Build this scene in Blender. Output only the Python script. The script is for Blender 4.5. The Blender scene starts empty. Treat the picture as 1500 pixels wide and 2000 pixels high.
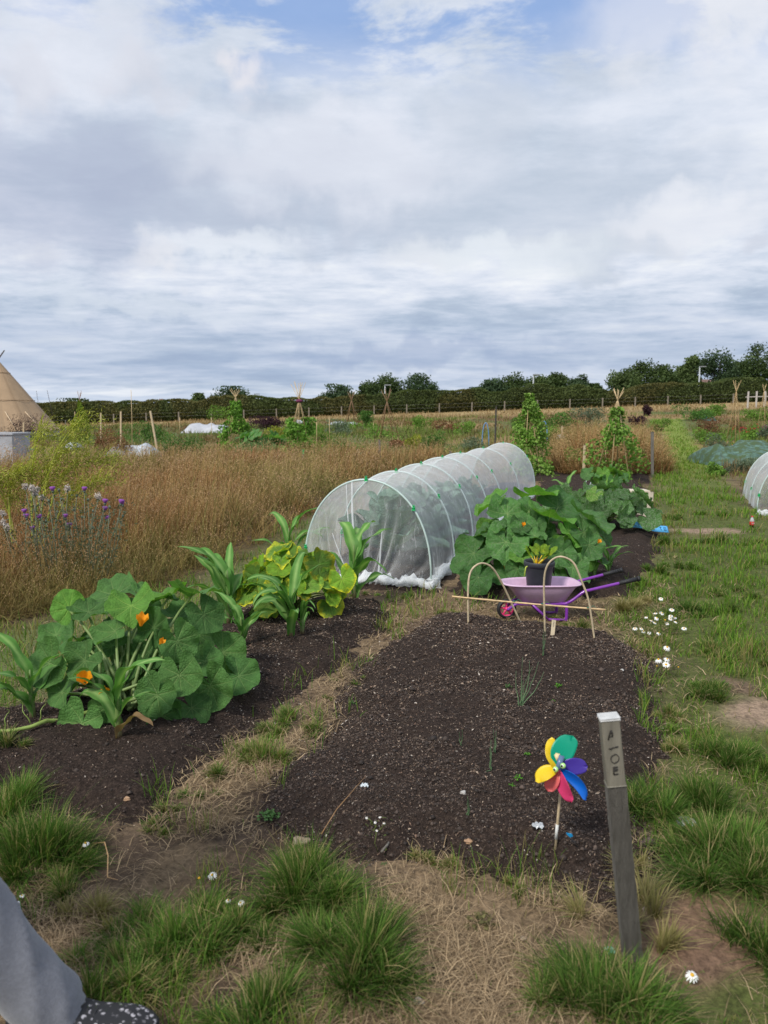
import bpy, math, random
import numpy as np
from mathutils import Vector, Matrix
random.seed(7)
rng = np.random.default_rng(7)
R = math.radians
SC = bpy.context.scene
COL = SC.collection
# ---------------- camera
CH = 1.55; PITCH = R(7.5); F = 1511.0
cd = bpy.data.cameras.new('camera'); cam = bpy.data.objects.new('camera', cd); COL.objects.link(cam)
cam.location = (0, 0, CH); cam.rotation_euler = (R(90) - PITCH, 0, 0)
cd.sensor_fit = 'VERTICAL'; cd.sensor_height = 24; cd.sensor_width = 18; cd.lens = F / 2000 * 24
cd.clip_start = 0.05; cd.clip_end = 5000
cd.dof.use_dof = True; cd.dof.focus_distance = 5.0; cd.dof.aperture_fstop = 2.6
SC.camera = cam
SC.view_settings.view_transform = 'Standard'
try: SC.view_settings.look = 'None'
except Exception: pass
SC.view_settings.exposure = 0.0; SC.view_settings.gamma = 1.0
# ---------------- node helper
class NT:
    def __init__(s, nt): s.nt = nt; s.n = nt.nodes; s.l = nt.links
    def new(s, t, **kw):
        o = s.n.new(t)
        for k, v in kw.items(): setattr(o, k, v)
        return o
    def lk(s, a, b): s.l.new(a, b)
    def setin(s, sock, v):
        if isinstance(v, bpy.types.NodeSocket): s.l.new(v, sock)
        elif v is not None:
            try: sock.default_value = v
            except Exception: sock.default_value = tuple(v) + (1,)
    def math(s, op, a, b=None, c=None, clamp=False):
        o = s.new('ShaderNodeMath', operation=op); o.use_clamp = clamp
        s.setin(o.inputs[0], a); s.setin(o.inputs[1], b); s.setin(o.inputs[2], c); return o.outputs[0]
    def vmath(s, op, a, b=None, sc=None):
        o = s.new('ShaderNodeVectorMath', operation=op)
        s.setin(o.inputs[0], a); s.setin(o.inputs[1], b)
        if sc is not None: s.setin(o.inputs['Scale'], sc)
        return o.outputs['Value'] if op in ('LENGTH', 'DISTANCE', 'DOT_PRODUCT') else o.outputs[0]
    def noise(s, vec, scale, detail=4, rough=.55, dist=0, w=None):
        o = s.new('ShaderNodeTexNoise')
        if vec is not None: s.lk(vec, o.inputs['Vector'])
        o.inputs['Scale'].default_value = scale; o.inputs['Detail'].default_value = detail
        o.inputs['Roughness'].default_value = rough; o.inputs['Distortion'].default_value = dist
        return o.outputs['Fac']
    def ramp(s, f, stops, interp='LINEAR'):
        o = s.new('ShaderNodeValToRGB'); o.color_ramp.interpolation = interp
        e = o.color_ramp.elements
        while len(e) < len(stops): e.new(.5)
        for i, (p, c) in enumerate(stops):
            e[i].position = p; e[i].color = tuple(c) + (1,) if len(c) == 3 else c
        s.setin(o.inputs[0], f); return o.outputs[0]
    def mix(s, f, a, b, mode='MIX'):
        o = s.new('ShaderNodeMix', data_type='RGBA', blend_type=mode)
        s.setin(o.inputs[0], f)
        for k, v in ((6, a), (7, b)):
            if isinstance(v, tuple) and len(v) == 3: v = v + (1,)
            s.setin(o.inputs[k], v)
        return o.outputs[2]
    def mapr(s, v, a, b, c=0., d=1., smooth=True):
        o = s.new('ShaderNodeMapRange'); o.interpolation_type = 'SMOOTHSTEP' if smooth else 'LINEAR'
        s.setin(o.inputs['Value'], v)
        for k, x in zip(('From Min', 'From Max', 'To Min', 'To Max'), (a, b, c, d)): s.setin(o.inputs[k], x)
        return o.outputs['Result']
# ---------------- ray helpers (reference frame of the photograph 1500x2000)
def ray(x, y):
    dx = (x - 750) / F; dy = (1000 - y) / F
    c, s = math.cos(PITCH), math.sin(PITCH)
    return np.array((dx, c + dy * s, -s + dy * c))
# ---------------- world
W = bpy.data.worlds.new('World'); SC.world = W; W.use_nodes = True
SUN_EL = R(48); SUN_AZ = R(-140)      # azimuth from +Y clockwise: the sun stands behind, to the left
def build_world():
    t = NT(W.node_tree); t.n.clear()
    out = t.new('ShaderNodeOutputWorld'); bg = t.new('ShaderNodeBackground'); t.lk(bg.outputs[0], out.inputs[0])
    tc = t.new('ShaderNodeTexCoord'); d = t.vmath('NORMALIZE', tc.outputs['Generated'])
    sp = t.new('ShaderNodeSeparateXYZ'); t.lk(d, sp.inputs[0]); dx, dy, dz = sp.outputs
    zc = t.math('ADD', t.math('MAXIMUM', dz, 0.0), 0.11)
    px = t.math('DIVIDE', dx, zc); py = t.math('DIVIDE', dy, zc)
    cb = t.new('ShaderNodeCombineXYZ'); t.lk(px, cb.inputs[0]); t.lk(py, cb.inputs[1]); p = cb.outputs[0]
    sky = t.new('ShaderNodeTexSky', sky_type='NISHITA'); sky.sun_disc = False
    sky.sun_elevation = SUN_EL; sky.sun_rotation = SUN_AZ
    skyc = t.mix(1.0, sky.outputs[0], (0.085, 0.085, 0.085), 'MULTIPLY')
    skyc = t.mix(.8, skyc, (.24, .43, .84))
    warp = t.vmath('ADD', p, t.vmath('SCALE', t.new('ShaderNodeTexNoise').outputs['Color'], sc=0.0))
    mp = t.new('ShaderNodeMapping'); t.lk(p, mp.inputs[0]); mp.inputs['Location'].default_value = (3.2, 1.3, 0); mp.inputs['Scale'].default_value = (.8, 1.0, 1)
    mp.inputs['Rotation'].default_value = (0, 0, R(6))
    q = mp.outputs[0]
    a = t.noise(q, .95, 3, .5, .2)
    b = t.noise(q, 2.9, 9, .62, .25)
    c = t.noise(q, 9.0, 8, .62, .2)
    f = t.math('ADD', t.math('ADD', t.math('MULTIPLY', a, .52), t.math('MULTIPLY', b, .36)), t.math('MULTIPLY', c, .12))
    col = t.ramp(f, [(.37, (.38, .46, .60)), (.44, (.48, .57, .70)), (.50, (.64, .71, .83)), (.55, (.76, .81, .91)), (.62, (.90, .93, .97))])
    # lighter towards the zenith, a blue grey belt low down, a pale strip on the skyline
    col = t.mix(t.mapr(dz, .10, .40, 0, .30), col, (.80, .84, .93))
    belt = t.math('MULTIPLY', t.mapr(dz, .012, .05), t.mapr(dz, .16, .055))
    strk = t.noise(q, 1.4, 5, .5, .4)
    beltc = t.mix(t.mapr(strk, .42, .62), (.36, .46, .64), (.54, .62, .77))
    col = t.mix(t.math('MULTIPLY', belt, .62), col, beltc)
    low = t.mapr(dz, .045, .0)
    col = t.mix(t.math('MULTIPLY', low, .75), col, t.mix(t.mapr(strk, .45, .6), (.50, .60, .76), (.80, .85, .92)))
    # blue gaps high up
    g = t.noise(q, 3.4, 9, .62, .3)
    bv = ray(720, 10); bv = bv / np.linalg.norm(bv); bd = t.vmath('LENGTH', t.vmath('MULTIPLY', t.vmath('SUBTRACT', d, tuple(bv)), (.30, 1, 1.0)))
    gap = t.math('MULTIPLY', t.mapr(t.math('ADD', g, t.mapr(bd, .13, 0, 0, .13, False)), .50, .64), t.mapr(dz, .33, .43))
    col = t.mix(t.math('MULTIPLY', gap, .8), col, skyc)
    # a few single cumulus heads, each at its own bearing and height
    wn = t.new('ShaderNodeTexNoise'); t.lk(d, wn.inputs['Vector']); wn.inputs['Scale'].default_value = 19; wn.inputs['Detail'].default_value = 8
    wv = t.vmath('SCALE', t.vmath('SUBTRACT', wn.outputs['Color'], (.5, .5, .5)), sc=.12)
    dw = t.vmath('ADD', d, wv)
    for (x, y, r, asp, cc, k) in [(462, 140, .036, 1., (.86, .84, .88), .75), (75, 150, .036, 1.2, (.60, .63, .72), .75), (262, 155, .034, 1.4, (.60, .63, .72), .75),
                                  (1330, 25, .07, 1.8, (.88, .88, .92), .5), (945, 215, .05, 1.6, (.60, .66, .76), .5), (825, 497, .033, 2.0, (.78, .81, .87), .7),
                                  (1250, 457, .03, 1.5, (.74, .77, .84), .7), (312, 505, .024, 1.8, (.88, .89, .93), .75), (1160, 490, .035, 1.8, (.52, .59, .70), .6),
                                  (1495, 475, .02, 1.4, (.62, .66, .76), .6), (80, 375, .10, 2.2, (.45, .50, .65), .6), (1050, 400, .08, 3.6, (.54, .61, .72), .6), (560, 430, .04, 5.0, (.54, .60, .72), .6), (640, 310, .07, 3.0, (.84, .86, .94), .6), (1000, 490, .03, 5, (.84, .89, .94), .6), (450, 480, .025, 4, (.86, .90, .96), .6), (1350, 420, .03, 4, (.86, .88, .94), .6), (130, 80, .07, 2, (.85, .87, .95), .5), (800, 690, .02, 12, (.34, .43, .62), .45), (300, 600, .02, 9, (.72, .78, .87), .5)]:
        v = ray(x, y); v = v / np.linalg.norm(v)
        df = t.vmath('MULTIPLY', t.vmath('SUBTRACT', dw, tuple(v)), (1 / asp, 1 / asp, 1.0))
        m = t.mapr(t.vmath('LENGTH', df), r * 1.15, r * .35, 0, k)
        col = t.mix(m, col, cc)
    below = t.mapr(dz, 0.0, -.03)
    col = t.mix(below, col, (.16, .15, .11))
    t.lk(col, bg.inputs[0]); bg.inputs[1].default_value = 1.0
build_world()
# ---------------- sun behind thin cloud
sl = bpy.data.lights.new('sun', 'SUN'); sl.energy = 3.4; sl.angle = R(13); sl.color = (1, .955, .86)
so = bpy.data.objects.new('sun', sl); COL.objects.link(so)
sdir = Vector((math.sin(SUN_AZ) * math.cos(SUN_EL), math.cos(SUN_AZ) * math.cos(SUN_EL), math.sin(SUN_EL)))
so.rotation_euler = sdir.to_track_quat('Z', 'Y').to_euler(); so.location = (0, 0, 30)
# ---------------- numpy noise
_h = np.random.default_rng(3).random((256, 256))
def vn(x, y, s=1.0, seed=0):
    x = np.asarray(x, float) * s + seed * 17.31; y = np.asarray(y, float) * s + seed * 9.77
    xi = np.floor(x).astype(int); yi = np.floor(y).astype(int); fx = x - xi; fy = y - yi
    fx = fx * fx * (3 - 2 * fx); fy = fy * fy * (3 - 2 * fy)
    g = lambda i, j: _h[i & 255, j & 255]
    return (g(xi, yi) * (1 - fx) + g(xi + 1, yi) * fx) * (1 - fy) + (g(xi, yi + 1) * (1 - fx) + g(xi + 1, yi + 1) * fx) * fy
def fbm(x, y, s=1.0, o=4, seed=0):
    r = 0; a = .5
    for k in range(o): r = r + a * vn(x, y, s * 2 ** k, seed + k); a *= .5
    return r / (1 - .5 ** o)
def sstep(a, b, x): t = np.clip((np.asarray(x, float) - a) / (b - a), 0, 1); return t * t * (3 - 2 * t)
# ---------------- terrain
def H(x, y):
    x = np.asarray(x, float); y = np.asarray(y, float)
    t = np.clip((y - 12) / 68, 0, 1.0); t = t * t * (1.6 - .6 * t)
    z = t * (1.1 + .033 * np.clip(x, -60, 90))
    z = z + (fbm(x, y, .9, 3, 5) - .5) * .05 + (fbm(x, y, 7, 3, 9) - .5) * .02 * (y < 25)
    return z
def gp(x, y):
    d = ray(x, y); Ys = np.geomspace(.4, 82, 260); f = CH + d[2] / d[1] * Ys - H(Ys * d[0] / d[1], Ys); k = np.nonzero(f < 0)[0]
    if len(k) == 0: Y = 72.
    elif k[0] == 0: Y = .4
    else:
        a, b = Ys[k[0] - 1], Ys[k[0]]
        for _ in range(22):
            m = (a + b) / 2
            if CH + d[2] / d[1] * m - H(m * d[0] / d[1], m) < 0: b = m
            else: a = m
        Y = (a + b) / 2
    return np.array((Y * d[0] / d[1], Y, float(H(Y * d[0] / d[1], Y))))
def at(x, y, Y):
    d = ray(x, y); k = Y / d[1]; return np.array((d[0] * k, Y, CH + d[2] * k))
def poly(pts): return np.array([gp(*p)[:2] for p in pts])
def sdist(P, x, y):
    x = np.asarray(x, float); y = np.asarray(y, float)
    d = np.full(x.shape, 1e9); ins = np.zeros(x.shape, bool); n = len(P)
    for i in range(n):
        a = P[i]; b = P[(i + 1) % n]; e = b - a
        t = np.clip(((x - a[0]) * e[0] + (y - a[1]) * e[1]) / (e @ e + 1e-12), 0, 1)
        d = np.minimum(d, np.hypot(x - a[0] - t * e[0], y - a[1] - t * e[1]))
        c = ((a[1] > y) != (b[1] > y)) & (x < (b[0] - a[0]) * (y - a[1]) / (b[1] - a[1] + 1e-12) + a[0]); ins ^= c
    return np.where(ins, d, -d)
BEDS = {
 'front': (poly([(480, 1600), (545, 1645), (700, 1690), (880, 1705), (1050, 1745), (1215, 1790), (1262, 1640), (1288, 1480), (1275, 1380), (1275, 1300), (1205, 1243), (1050, 1225), (920, 1208), (830, 1212), (765, 1250), (700, 1310), (640, 1400), (560, 1500)]), .10),
 'left': (poly([(-260, 1430), (-200, 1640), (0, 1575), (110, 1615), (270, 1598), (350, 1562), (430, 1490), (500, 1425), (640, 1325), (745, 1245), (775, 1205), (740, 1180), (640, 1172), (480, 1185), (330, 1275), (60, 1380)]), .09),
 'tunnel': (poly([(655, 1150), (850, 1160), (930, 1100), (1010, 1020), (1075, 962), (1000, 940), (880, 970), (640, 1100)]), .06),
 'right': (poly([(875, 1155), (930, 1175), (1080, 1180), (1225, 1165), (1275, 1110), (1292, 1045), (1262, 960), (1235, 918), (1060, 940), (985, 1020), (930, 1085)]), .10),
 'bean': (poly([(1030, 940), (1275, 945), (1262, 912), (1040, 915)]), .06),
}
def bed_h(k, x, y):
    P, hh = BEDS[k]
    sd = sdist(P, x, y) + (fbm(x, y, 3.5, 3, 21) - .5) * .22
    m = sstep(-.02, .26, sd)
    return H(x, y) - .045 * (sd < 0) * np.clip(-sd * 10, 0, 1) - .004 + m * hh + (sd > -.02) * ((fbm(x, y, 9, 4, 31) - .5) * .045 + (fbm(x, y, 34, 3, 33) - .5) * .022), sd
def S(x, y):
    z = H(x, y); s = np.full(np.shape(z), -9.)
    for k in BEDS:
        zb, sd = bed_h(k, x, y); z = np.maximum(z, zb); s = np.maximum(s, sd)
    return z, s
# ---------------- object helpers
def tag(o, label=None, cat=None, group=None, kind=None):
    if label: o['label'] = label
    if cat: o['category'] = cat
    if group: o['group'] = group
    if kind: o['kind'] = kind
    return o
def empty(name, loc, rz=0, label=None, cat=None, group=None):
    o = bpy.data.objects.new(name, None); COL.objects.link(o); o.location = tuple(loc); o.rotation_euler = (0, 0, rz)
    o.empty_display_size = .1
    return tag(o, label, cat, group)
def link(name, me, mat=None, parent=None):
    o = bpy.data.objects.new(name, me); COL.objects.link(o)
    if mat is not None and not me.materials: me.materials.append(mat)
    if parent is not None: o.parent = parent
    return o
def npmesh(name, V, loops, starts, totals, cols=None, smooth=False):
    me = bpy.data.meshes.new(name); V = np.asarray(V, np.float32)
    me.vertices.add(len(V)); me.vertices.foreach_set('co', V.ravel())
    me.loops.add(len(loops)); me.loops.foreach_set('vertex_index', np.asarray(loops, np.int32))
    me.polygons.add(len(starts)); me.polygons.foreach_set('loop_start', np.asarray(starts, np.int32))
    try: me.polygons.foreach_set('loop_total', np.asarray(totals, np.int32))
    except Exception: pass
    if smooth: me.polygons.foreach_set('use_smooth', np.ones(len(starts), bool))
    me.update(calc_edges=True)
    if cols is not None:
        a = me.color_attributes.new('Col', 'FLOAT_COLOR', 'POINT')
        c = np.ones((len(V), 4), np.float32); c[:, :3] = cols; a.data.foreach_set('color', c.ravel())
    return me
class MB:
    """collects shapes into one mesh"""
    def __init__(s): s.v = []; s.f = []; s.c = []; s.sm = []
    def add(s, V, Fs, col=(1, 1, 1), smooth=True):
        b = len(s.v); s.v += [tuple(v) for v in V]; s.f += [tuple(i + b for i in f) for f in Fs]; s.sm += [smooth] * len(Fs)
        s.c += ([tuple(col)] * len(V) if np.ndim(col) == 1 else [tuple(c) for c in col]); return s
    def tube(s, pts, rad, n=8, col=(1, 1, 1), caps=True, cols=None):
        pts = [Vector(p) for p in pts]; m = len(pts)
        if not hasattr(rad, '__len__'): rad = [rad] * m
        T = []
        for i in range(m):
            T.append((pts[min(i + 1, m - 1)] - pts[max(i - 1, 0)]).normalized())
        u = T[0].orthogonal().normalized(); V = []; C = []
        for i in range(m):
            u = (u - T[i] * u.dot(T[i])); u = u.normalized() if u.length > 1e-6 else T[i].orthogonal().normalized()
            w = T[i].cross(u)
            for k in range(n):
                a = 2 * math.pi * k / n; V.append(pts[i] + (u * math.cos(a) + w * math.sin(a)) * rad[i]); C.append(cols[i] if cols else col)
        Fs = [(i * n + k, i * n + (k + 1) % n, (i + 1) * n + (k + 1) % n, (i + 1) * n + k) for i in range(m - 1) for k in range(n)]
        if caps: Fs += [tuple(range(n))[::-1], tuple((m - 1) * n + k for k in range(n))]
        return s.add(V, Fs, C)
    def box(s, c, d, M=None, col=(1, 1, 1), bev=0, taper=1.0):
        c = Vector(c); x, y, z = [q / 2 for q in d]
        if bev:
            ring = [(x - bev, y), (-x + bev, y), (-x, y - bev), (-x, -y + bev), (-x + bev, -y), (x - bev, -y), (x, -y + bev), (x, y - bev)]
            V = []
            for zz, k in ((-z, -bev), (-z + bev, 0), (z - bev, 0), (z, -bev)):
                tp = taper if zz > 0 else 1
                for (a, b) in ring: V.append(((a + math.copysign(k, a)) * tp, (b + math.copysign(k, b)) * tp, zz))
            Fs = [(i * 8 + k, i * 8 + (k + 1) % 8, (i + 1) * 8 + (k + 1) % 8, (i + 1) * 8 + k) for i in range(3) for k in range(8)] + [tuple(range(8))[::-1], tuple(range(24, 32))]
        else:
            V = [(a, b, e) for e in (-z, z) for (a, b) in ((x, y), (-x, y), (-x, -y), (x, -y))]
            Fs = [(0, 1, 5, 4), (1, 2, 6, 5), (2, 3, 7, 6), (3, 0, 4, 7), (3, 2, 1, 0), (4, 5, 6, 7)]
        V = [Vector(v) for v in V]
        if M is not None: V = [M @ v for v in V]
        return s.add([v + c for v in V], Fs, col, smooth=False)
    def lathe(s, prof, n=20, c=(0, 0, 0), col=(1, 1, 1), M=None, cols=None):
        V = []; C = []
        for j, (r, z) in enumerate(prof):
            for k in range(n):
                a = 2 * math.pi * k / n; v = Vector((r * math.cos(a), r * math.sin(a), z))
                if M is not None: v = M @ v
                V.append(v + Vector(c)); C.append(cols[j] if cols else col)
        Fs = [(i * n + k, i * n + (k + 1) % n, (i + 1) * n + (k + 1) % n, (i + 1) * n + k) for i in range(len(prof) - 1) for k in range(n)]
        return s.add(V, Fs, C)
    def sphere(s, c, r, col=(1, 1, 1), n=12, sq=(1, 1, 1)):
        V = [Vector((math.sin(math.pi * j / n) * math.cos(2 * math.pi * k / n) * r * sq[0], math.sin(math.pi * j / n) * math.sin(2 * math.pi * k / n) * r * sq[1], math.cos(math.pi * j / n) * r * sq[2])) + Vector(c) for j in range(n + 1) for k in range(n)]
        return s.add(V, [(j * n + k, (j + 1) * n + k, (j + 1) * n + (k + 1) % n, j * n + (k + 1) % n) for j in range(n) for k in range(n)], col)
    def mesh(s, name):
        me = bpy.data.meshes.new(name); me.from_pydata(s.v, [], s.f)
        me.polygons.foreach_set('use_smooth', s.sm)
        a = me.color_attributes.new('Col', 'FLOAT_COLOR', 'POINT')
        c = np.ones((len(s.v), 4), np.float32)
        if s.v: c[:, :3] = np.array(s.c); a.data.foreach_set('color', c.ravel())
        return me
    def build(s, name, mat, parent=None): return link(name, s.mesh(name), mat, parent)
# ---------------- materials
def material(name, col=(.5, .5, .5), rough=.6, var=.25, vscale=8, bump=0, bscale=40, attr=True, trans=0, metal=0, spec=.5, dirt=None, stretch=None, sheen=0, coat=0, objcol=False, tcol=None):
    m = bpy.data.materials.new(name); m.use_nodes = True; t = NT(m.node_tree); t.n.clear()
    out = t.new('ShaderNodeOutputMaterial'); b = t.new('ShaderNodeBsdfPrincipled')
    tc = t.new('ShaderNodeTexCoord'); v = tc.outputs['Object']
    if stretch:
        mp = t.new('ShaderNodeMapping'); t.lk(v, mp.inputs[0]); mp.inputs['Scale'].default_value = stretch; v = mp.outputs[0]
    c = col + (1,)
    if attr:
        a = t.new('ShaderNodeAttribute', attribute_name='Col'); c = t.mix(1, col + (1,), a.outputs['Color'], 'MULTIPLY')
    if objcol:
        oi = t.new('ShaderNodeObjectInfo'); c = t.mix(1, c, oi.outputs['Color'], 'MULTIPLY')
    n = t.noise(v, vscale, 5, .6)
    k = t.mapr(n, .3, .7, 1 - var, 1 + var, False)
    kc = t.new('ShaderNodeCombineXYZ'); [t.lk(k, kc.inputs[i]) for i in range(3)]
    c = t.mix(1, c, kc.outputs[0], 'MULTIPLY')
    if dirt:
        dn = t.noise(v, dirt[1], 6, .65); c = t.mix(t.mapr(dn, dirt[2], dirt[3]), c, dirt[0])
    t.setin(b.inputs['Base Color'], c); b.inputs['Roughness'].default_value = rough; b.inputs['Metallic'].default_value = metal
    b.inputs['Specular IOR Level'].default_value = spec
    if coat: b.inputs['Coat Weight'].default_value = coat
    if sheen: b.inputs['Sheen Weight'].default_value = sheen
    if bump:
        bn = t.noise(v, bscale, 6, .6); bp = t.new('ShaderNodeBump'); bp.inputs['Strength'].default_value = bump; bp.inputs['Distance'].default_value = .01
        t.lk(bn, bp.inputs['Height']); t.lk(bp.outputs[0], b.inputs['Normal'])
    sh = b.outputs[0]
    if trans:
        tr = t.new('ShaderNodeBsdfTranslucent'); t.setin(tr.inputs[0], t.mix(1, c, tcol or (1.3, 1.5, .7), 'MULTIPLY'))
        mx = t.new('ShaderNodeMixShader'); mx.inputs[0].default_value = trans; t.lk(sh, mx.inputs[1]); t.lk(tr.outputs[0], mx.inputs[2]); sh = mx.outputs[0]
    t.lk(sh, out.inputs[0]); return m
M = {}
M['blade'] = material('grass_blade', (1, 1, 1), .7, .12, 3, trans=.3, spec=.10)
M['dryblade'] = material('dry_blade', (1, 1, 1), .8, .12, 3, trans=.2, spec=.1, tcol=(1.1, 1, .8))
M['card'] = material('small_leaf', (1, 1, 1), .65, .15, 2, trans=.25, spec=.15)
M['stem'] = material('plant_stem', (1, 1, 1), .5, .15, 20, trans=.1)
M['bamboo'] = material('bamboo_cane', (.52, .38, .20), .5, .25, 30, .2, 60, stretch=(1, 1, .2))
M['greywood'] = material('weathered_wood', (.16, .145, .125), .8, .35, 14, .6, 60, stretch=(6, 6, .4))
M['wood'] = material('pale_wood', (.55, .43, .27), .6, .25, 14, .3, 60, stretch=(6, 6, .5))
M['paint'] = material('plain_paint', (1, 1, 1), .45, .06, 10)
M['stone'] = material('pebble', (1, 1, 1), .8, .2, 40, .5, 60)
M['plastic'] = material('plastic', (1, 1, 1), .35, .05, 10, spec=.5)
# ---------------- zones
Z_PATH = poly([(1310, 2400), (1330, 1900), (1240, 1640), (1262, 1560), (1275, 1480), (1262, 1400), (1270, 1290), (1215, 1240), (1200, 1180), (1262, 1130), (1290, 1050), (1275, 960), (1285, 900), (1300, 850), (1270, 818), (1330, 818), (1345, 850), (1385, 900), (1430, 960), (1490, 1010), (1900, 1060), (2600, 1500), (2600, 2400)])
Z_MEADOW = poly([(-900, 1260), (0, 1228), (180, 1185), (330, 1150), (430, 1105), (520, 1055), (600, 1015), (650, 975), (760, 935), (900, 908), (905, 893), (600, 894), (300, 899), (0, 930), (-900, 960)])
Z_LAWN = poly([(-900, 1255), (0, 1225), (330, 1145), (600, 1010), (640, 985), (640, 1172), (480, 1185), (330, 1275), (60, 1390), (-200, 1440), (-900, 1500)])
Z_MID = poly([(640, 1172), (745, 1175), (860, 1160), (930, 1175), (1080, 1185), (1225, 1170), (1290, 1120), (1340, 1200), (1290, 1300), (1205, 1243), (1050, 1225), (920, 1208), (830, 1212), (770, 1250)])
Z_DOCK = poly([(1078, 925), (1160, 940), (1300, 925), (1292, 880), (1282, 862), (1080, 868)])
def zone_cols(x, y):
    x = np.asarray(x, float); y = np.asarray(y, float)
    n1 = fbm(x, y, .6, 4, 41)[:, None]; n2 = fbm(x, y, 3, 4, 43)[:, None]; n3 = fbm(x, y, .13, 4, 47)[:, None]; n4 = fbm(x, y * .45, .22, 4, 57)[:, None]
    def sel(P, s=.25): return sstep(-s, s, sdist(P, x, y) + (n2[:, 0] - .5) * .5)[:, None]
    c_straw = np.array((.185, .130, .078)); c_dirt = np.array((.075, .052, .036)); c_green = np.array((.085, .10, .028)); c_mead = np.array((.10, .062, .034))
    c_tan = np.array((.25, .165, .075)); c_ol = np.array((.10, .12, .04)); c_rb = np.array((.15, .085, .042))
    near = c_dirt * (1 - sstep(.40, .56, n2)) + c_straw * sstep(.40, .56, n2)
    far = c_tan * (1 - sstep(.42, .56, n3)) + c_ol * sstep(.42, .56, n3)
    far = far * (1 - .8 * sstep(.52, .62, n4)) + c_rb * .8 * sstep(.52, .62, n4)
    f = sstep(12, 26, y)[:, None]
    c = near * (1 - f) + far * f
    g = c_green * (1 - .45 * sstep(.55, .7, n1)) + np.array((.17, .135, .07)) * .45 * sstep(.55, .7, n1)
    pd = sel(Z_PATH); gf = sstep(9, 30, y)[:, None]
    g = g * (1 - gf) + np.array((.17, .22, .04)) * gf
    c = c * (1 - pd) + g * pd
    lw = sel(Z_LAWN); c = c * (1 - lw) + (c_green * 1.2 + .02) * lw
    mm = sel(Z_MEADOW, .4); c = c * (1 - mm) + c_mead * mm
    mm = sel(Z_DOCK, .4); c = c * (1 - mm) + c_mead * mm
    st = sstep(66, 74, y)[:, None]; c = c * (1 - st) + np.array((.34, .25, .12)) * st
    st = sstep(86, 96, y)[:, None]; c = c * (1 - st) + np.array((.08, .10, .04)) * st
    for (px_, py_, r, cc) in [(1375, 1036, .55, (.28, .20, .14)), (1480, 1392, .28, (.28, .20, .14)), (1350, 1800, .24, (.20, .125, .08)), (1330, 1855, .18, (.17, .105, .07)), (235, 1680, .2, (.10, .07, .048)), (1440, 1340, .15, (.15, .105, .07))]:
        p = gp(px_, py_); dd = np.hypot(x - p[0], (y - p[1]) * (.8 if r < .5 else 2.0)) + (n2[:, 0] - .5) * r * 1.1
        k = sstep(r, r * .55, dd)[:, None]; c = c * (1 - k) + np.array(cc) * k
    return c
def build_ground():
    ax = np.sinh(np.linspace(-1, 1, 560) * 7.3) / np.sinh(7.3) * 1500
    ay = np.sinh(np.linspace(-.72, 1, 640) * 7.2) / np.sinh(7.2) * 1500 + 2.4
    X, Y = np.meshgrid(ax, ay); x = X.ravel(); y = Y.ravel(); z = H(x, y)
    z = z + (fbm(x, y, 22, 3, 66) - .5) * .022 * (y < 12)
    nx, ny = len(ax), len(ay)
    i = np.arange(nx * (ny - 1)).reshape(ny - 1, nx)[:, :-1].ravel()
    L = np.stack([i, i + 1, i + nx + 1, i + nx], 1).ravel()
    me = npmesh('ground', np.stack([x, y, z], 1), L, np.arange(len(i)) * 4, np.full(len(i), 4), zone_cols(x, y), True)
    m = bpy.data.materials.new('earth_and_straw'); m.use_nodes = True; t = NT(m.node_tree); t.n.clear()
    out = t.new('ShaderNodeOutputMaterial'); b = t.new('ShaderNodeBsdfPrincipled'); t.lk(b.outputs[0], out.inputs[0])
    v = t.new('ShaderNodeTexCoord').outputs['Object']; a = t.new('ShaderNodeAttribute', attribute_name='Col').outputs['Color']
    n1 = t.noise(v, 45, 6, .65, .4); n2 = t.noise(v, 9, 5, .6); n3 = t.noise(v, 160, 4, .6)
    k = t.math('ADD', t.mapr(n1, .3, .7, .55, 1.45, False), t.mapr(n2, .3, .7, -.25, .25, False)); k = t.math('MULTIPLY', k, t.mapr(n3, .3, .7, .8, 1.2, False))
    kc = t.new('ShaderNodeCombineXYZ'); [t.lk(k, kc.inputs[j]) for j in range(3)]
    t.lk(t.mix(1, a, kc.outputs[0], 'MULTIPLY'), b.inputs['Base Color']); b.inputs['Roughness'].default_value = .9; b.inputs['Specular IOR Level'].default_value = .15
    bp = t.new('ShaderNodeBump'); bp.inputs['Strength'].default_value = .8; bp.inputs['Distance'].default_value = .015; t.lk(n1, bp.inputs['Height']); t.lk(bp.outputs[0], b.inputs['Normal'])
    tag(link('ground', me, m), kind='structure')
build_ground()
# soil
def soil_mat():
    m = bpy.data.materials.new('compost_soil'); m.use_nodes = True; t = NT(m.node_tree); t.n.clear()
    out = t.new('ShaderNodeOutputMaterial'); b = t.new('ShaderNodeBsdfPrincipled'); t.lk(b.outputs[0], out.inputs[0])
    v = t.new('ShaderNodeTexCoord').outputs['Object']
    n1 = t.noise(v, 70, 7, .68, .3); n2 = t.noise(v, 5, 5, .6); n3 = t.noise(v, 230, 3, .6)
    c = t.ramp(n1, [(.3, (.014, .010, .008)), (.5, (.040, .028, .023)), (.62, (.075, .053, .042)), (.72, (.14, .10, .075))])
    c = t.mix(t.mapr(n2, .35, .7, 0, .55), c, (.040, .029, .024))
    c = t.mix(t.mapr(n3, .62, .70), c, (.15, .11, .085))
    t.lk(c, b.inputs['Base Color']); b.inputs['Roughness'].default_value = .95; b.inputs['Specular IOR Level'].default_value = .12
    bp = t.new('ShaderNodeBump'); bp.inputs['Strength'].default_value = 1; bp.inputs['Distance'].default_value = .02; t.lk(n1, bp.inputs['Height']); t.lk(bp.outputs[0], b.inputs['Normal'])
    return m
M['soil'] = soil_mat()
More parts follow.
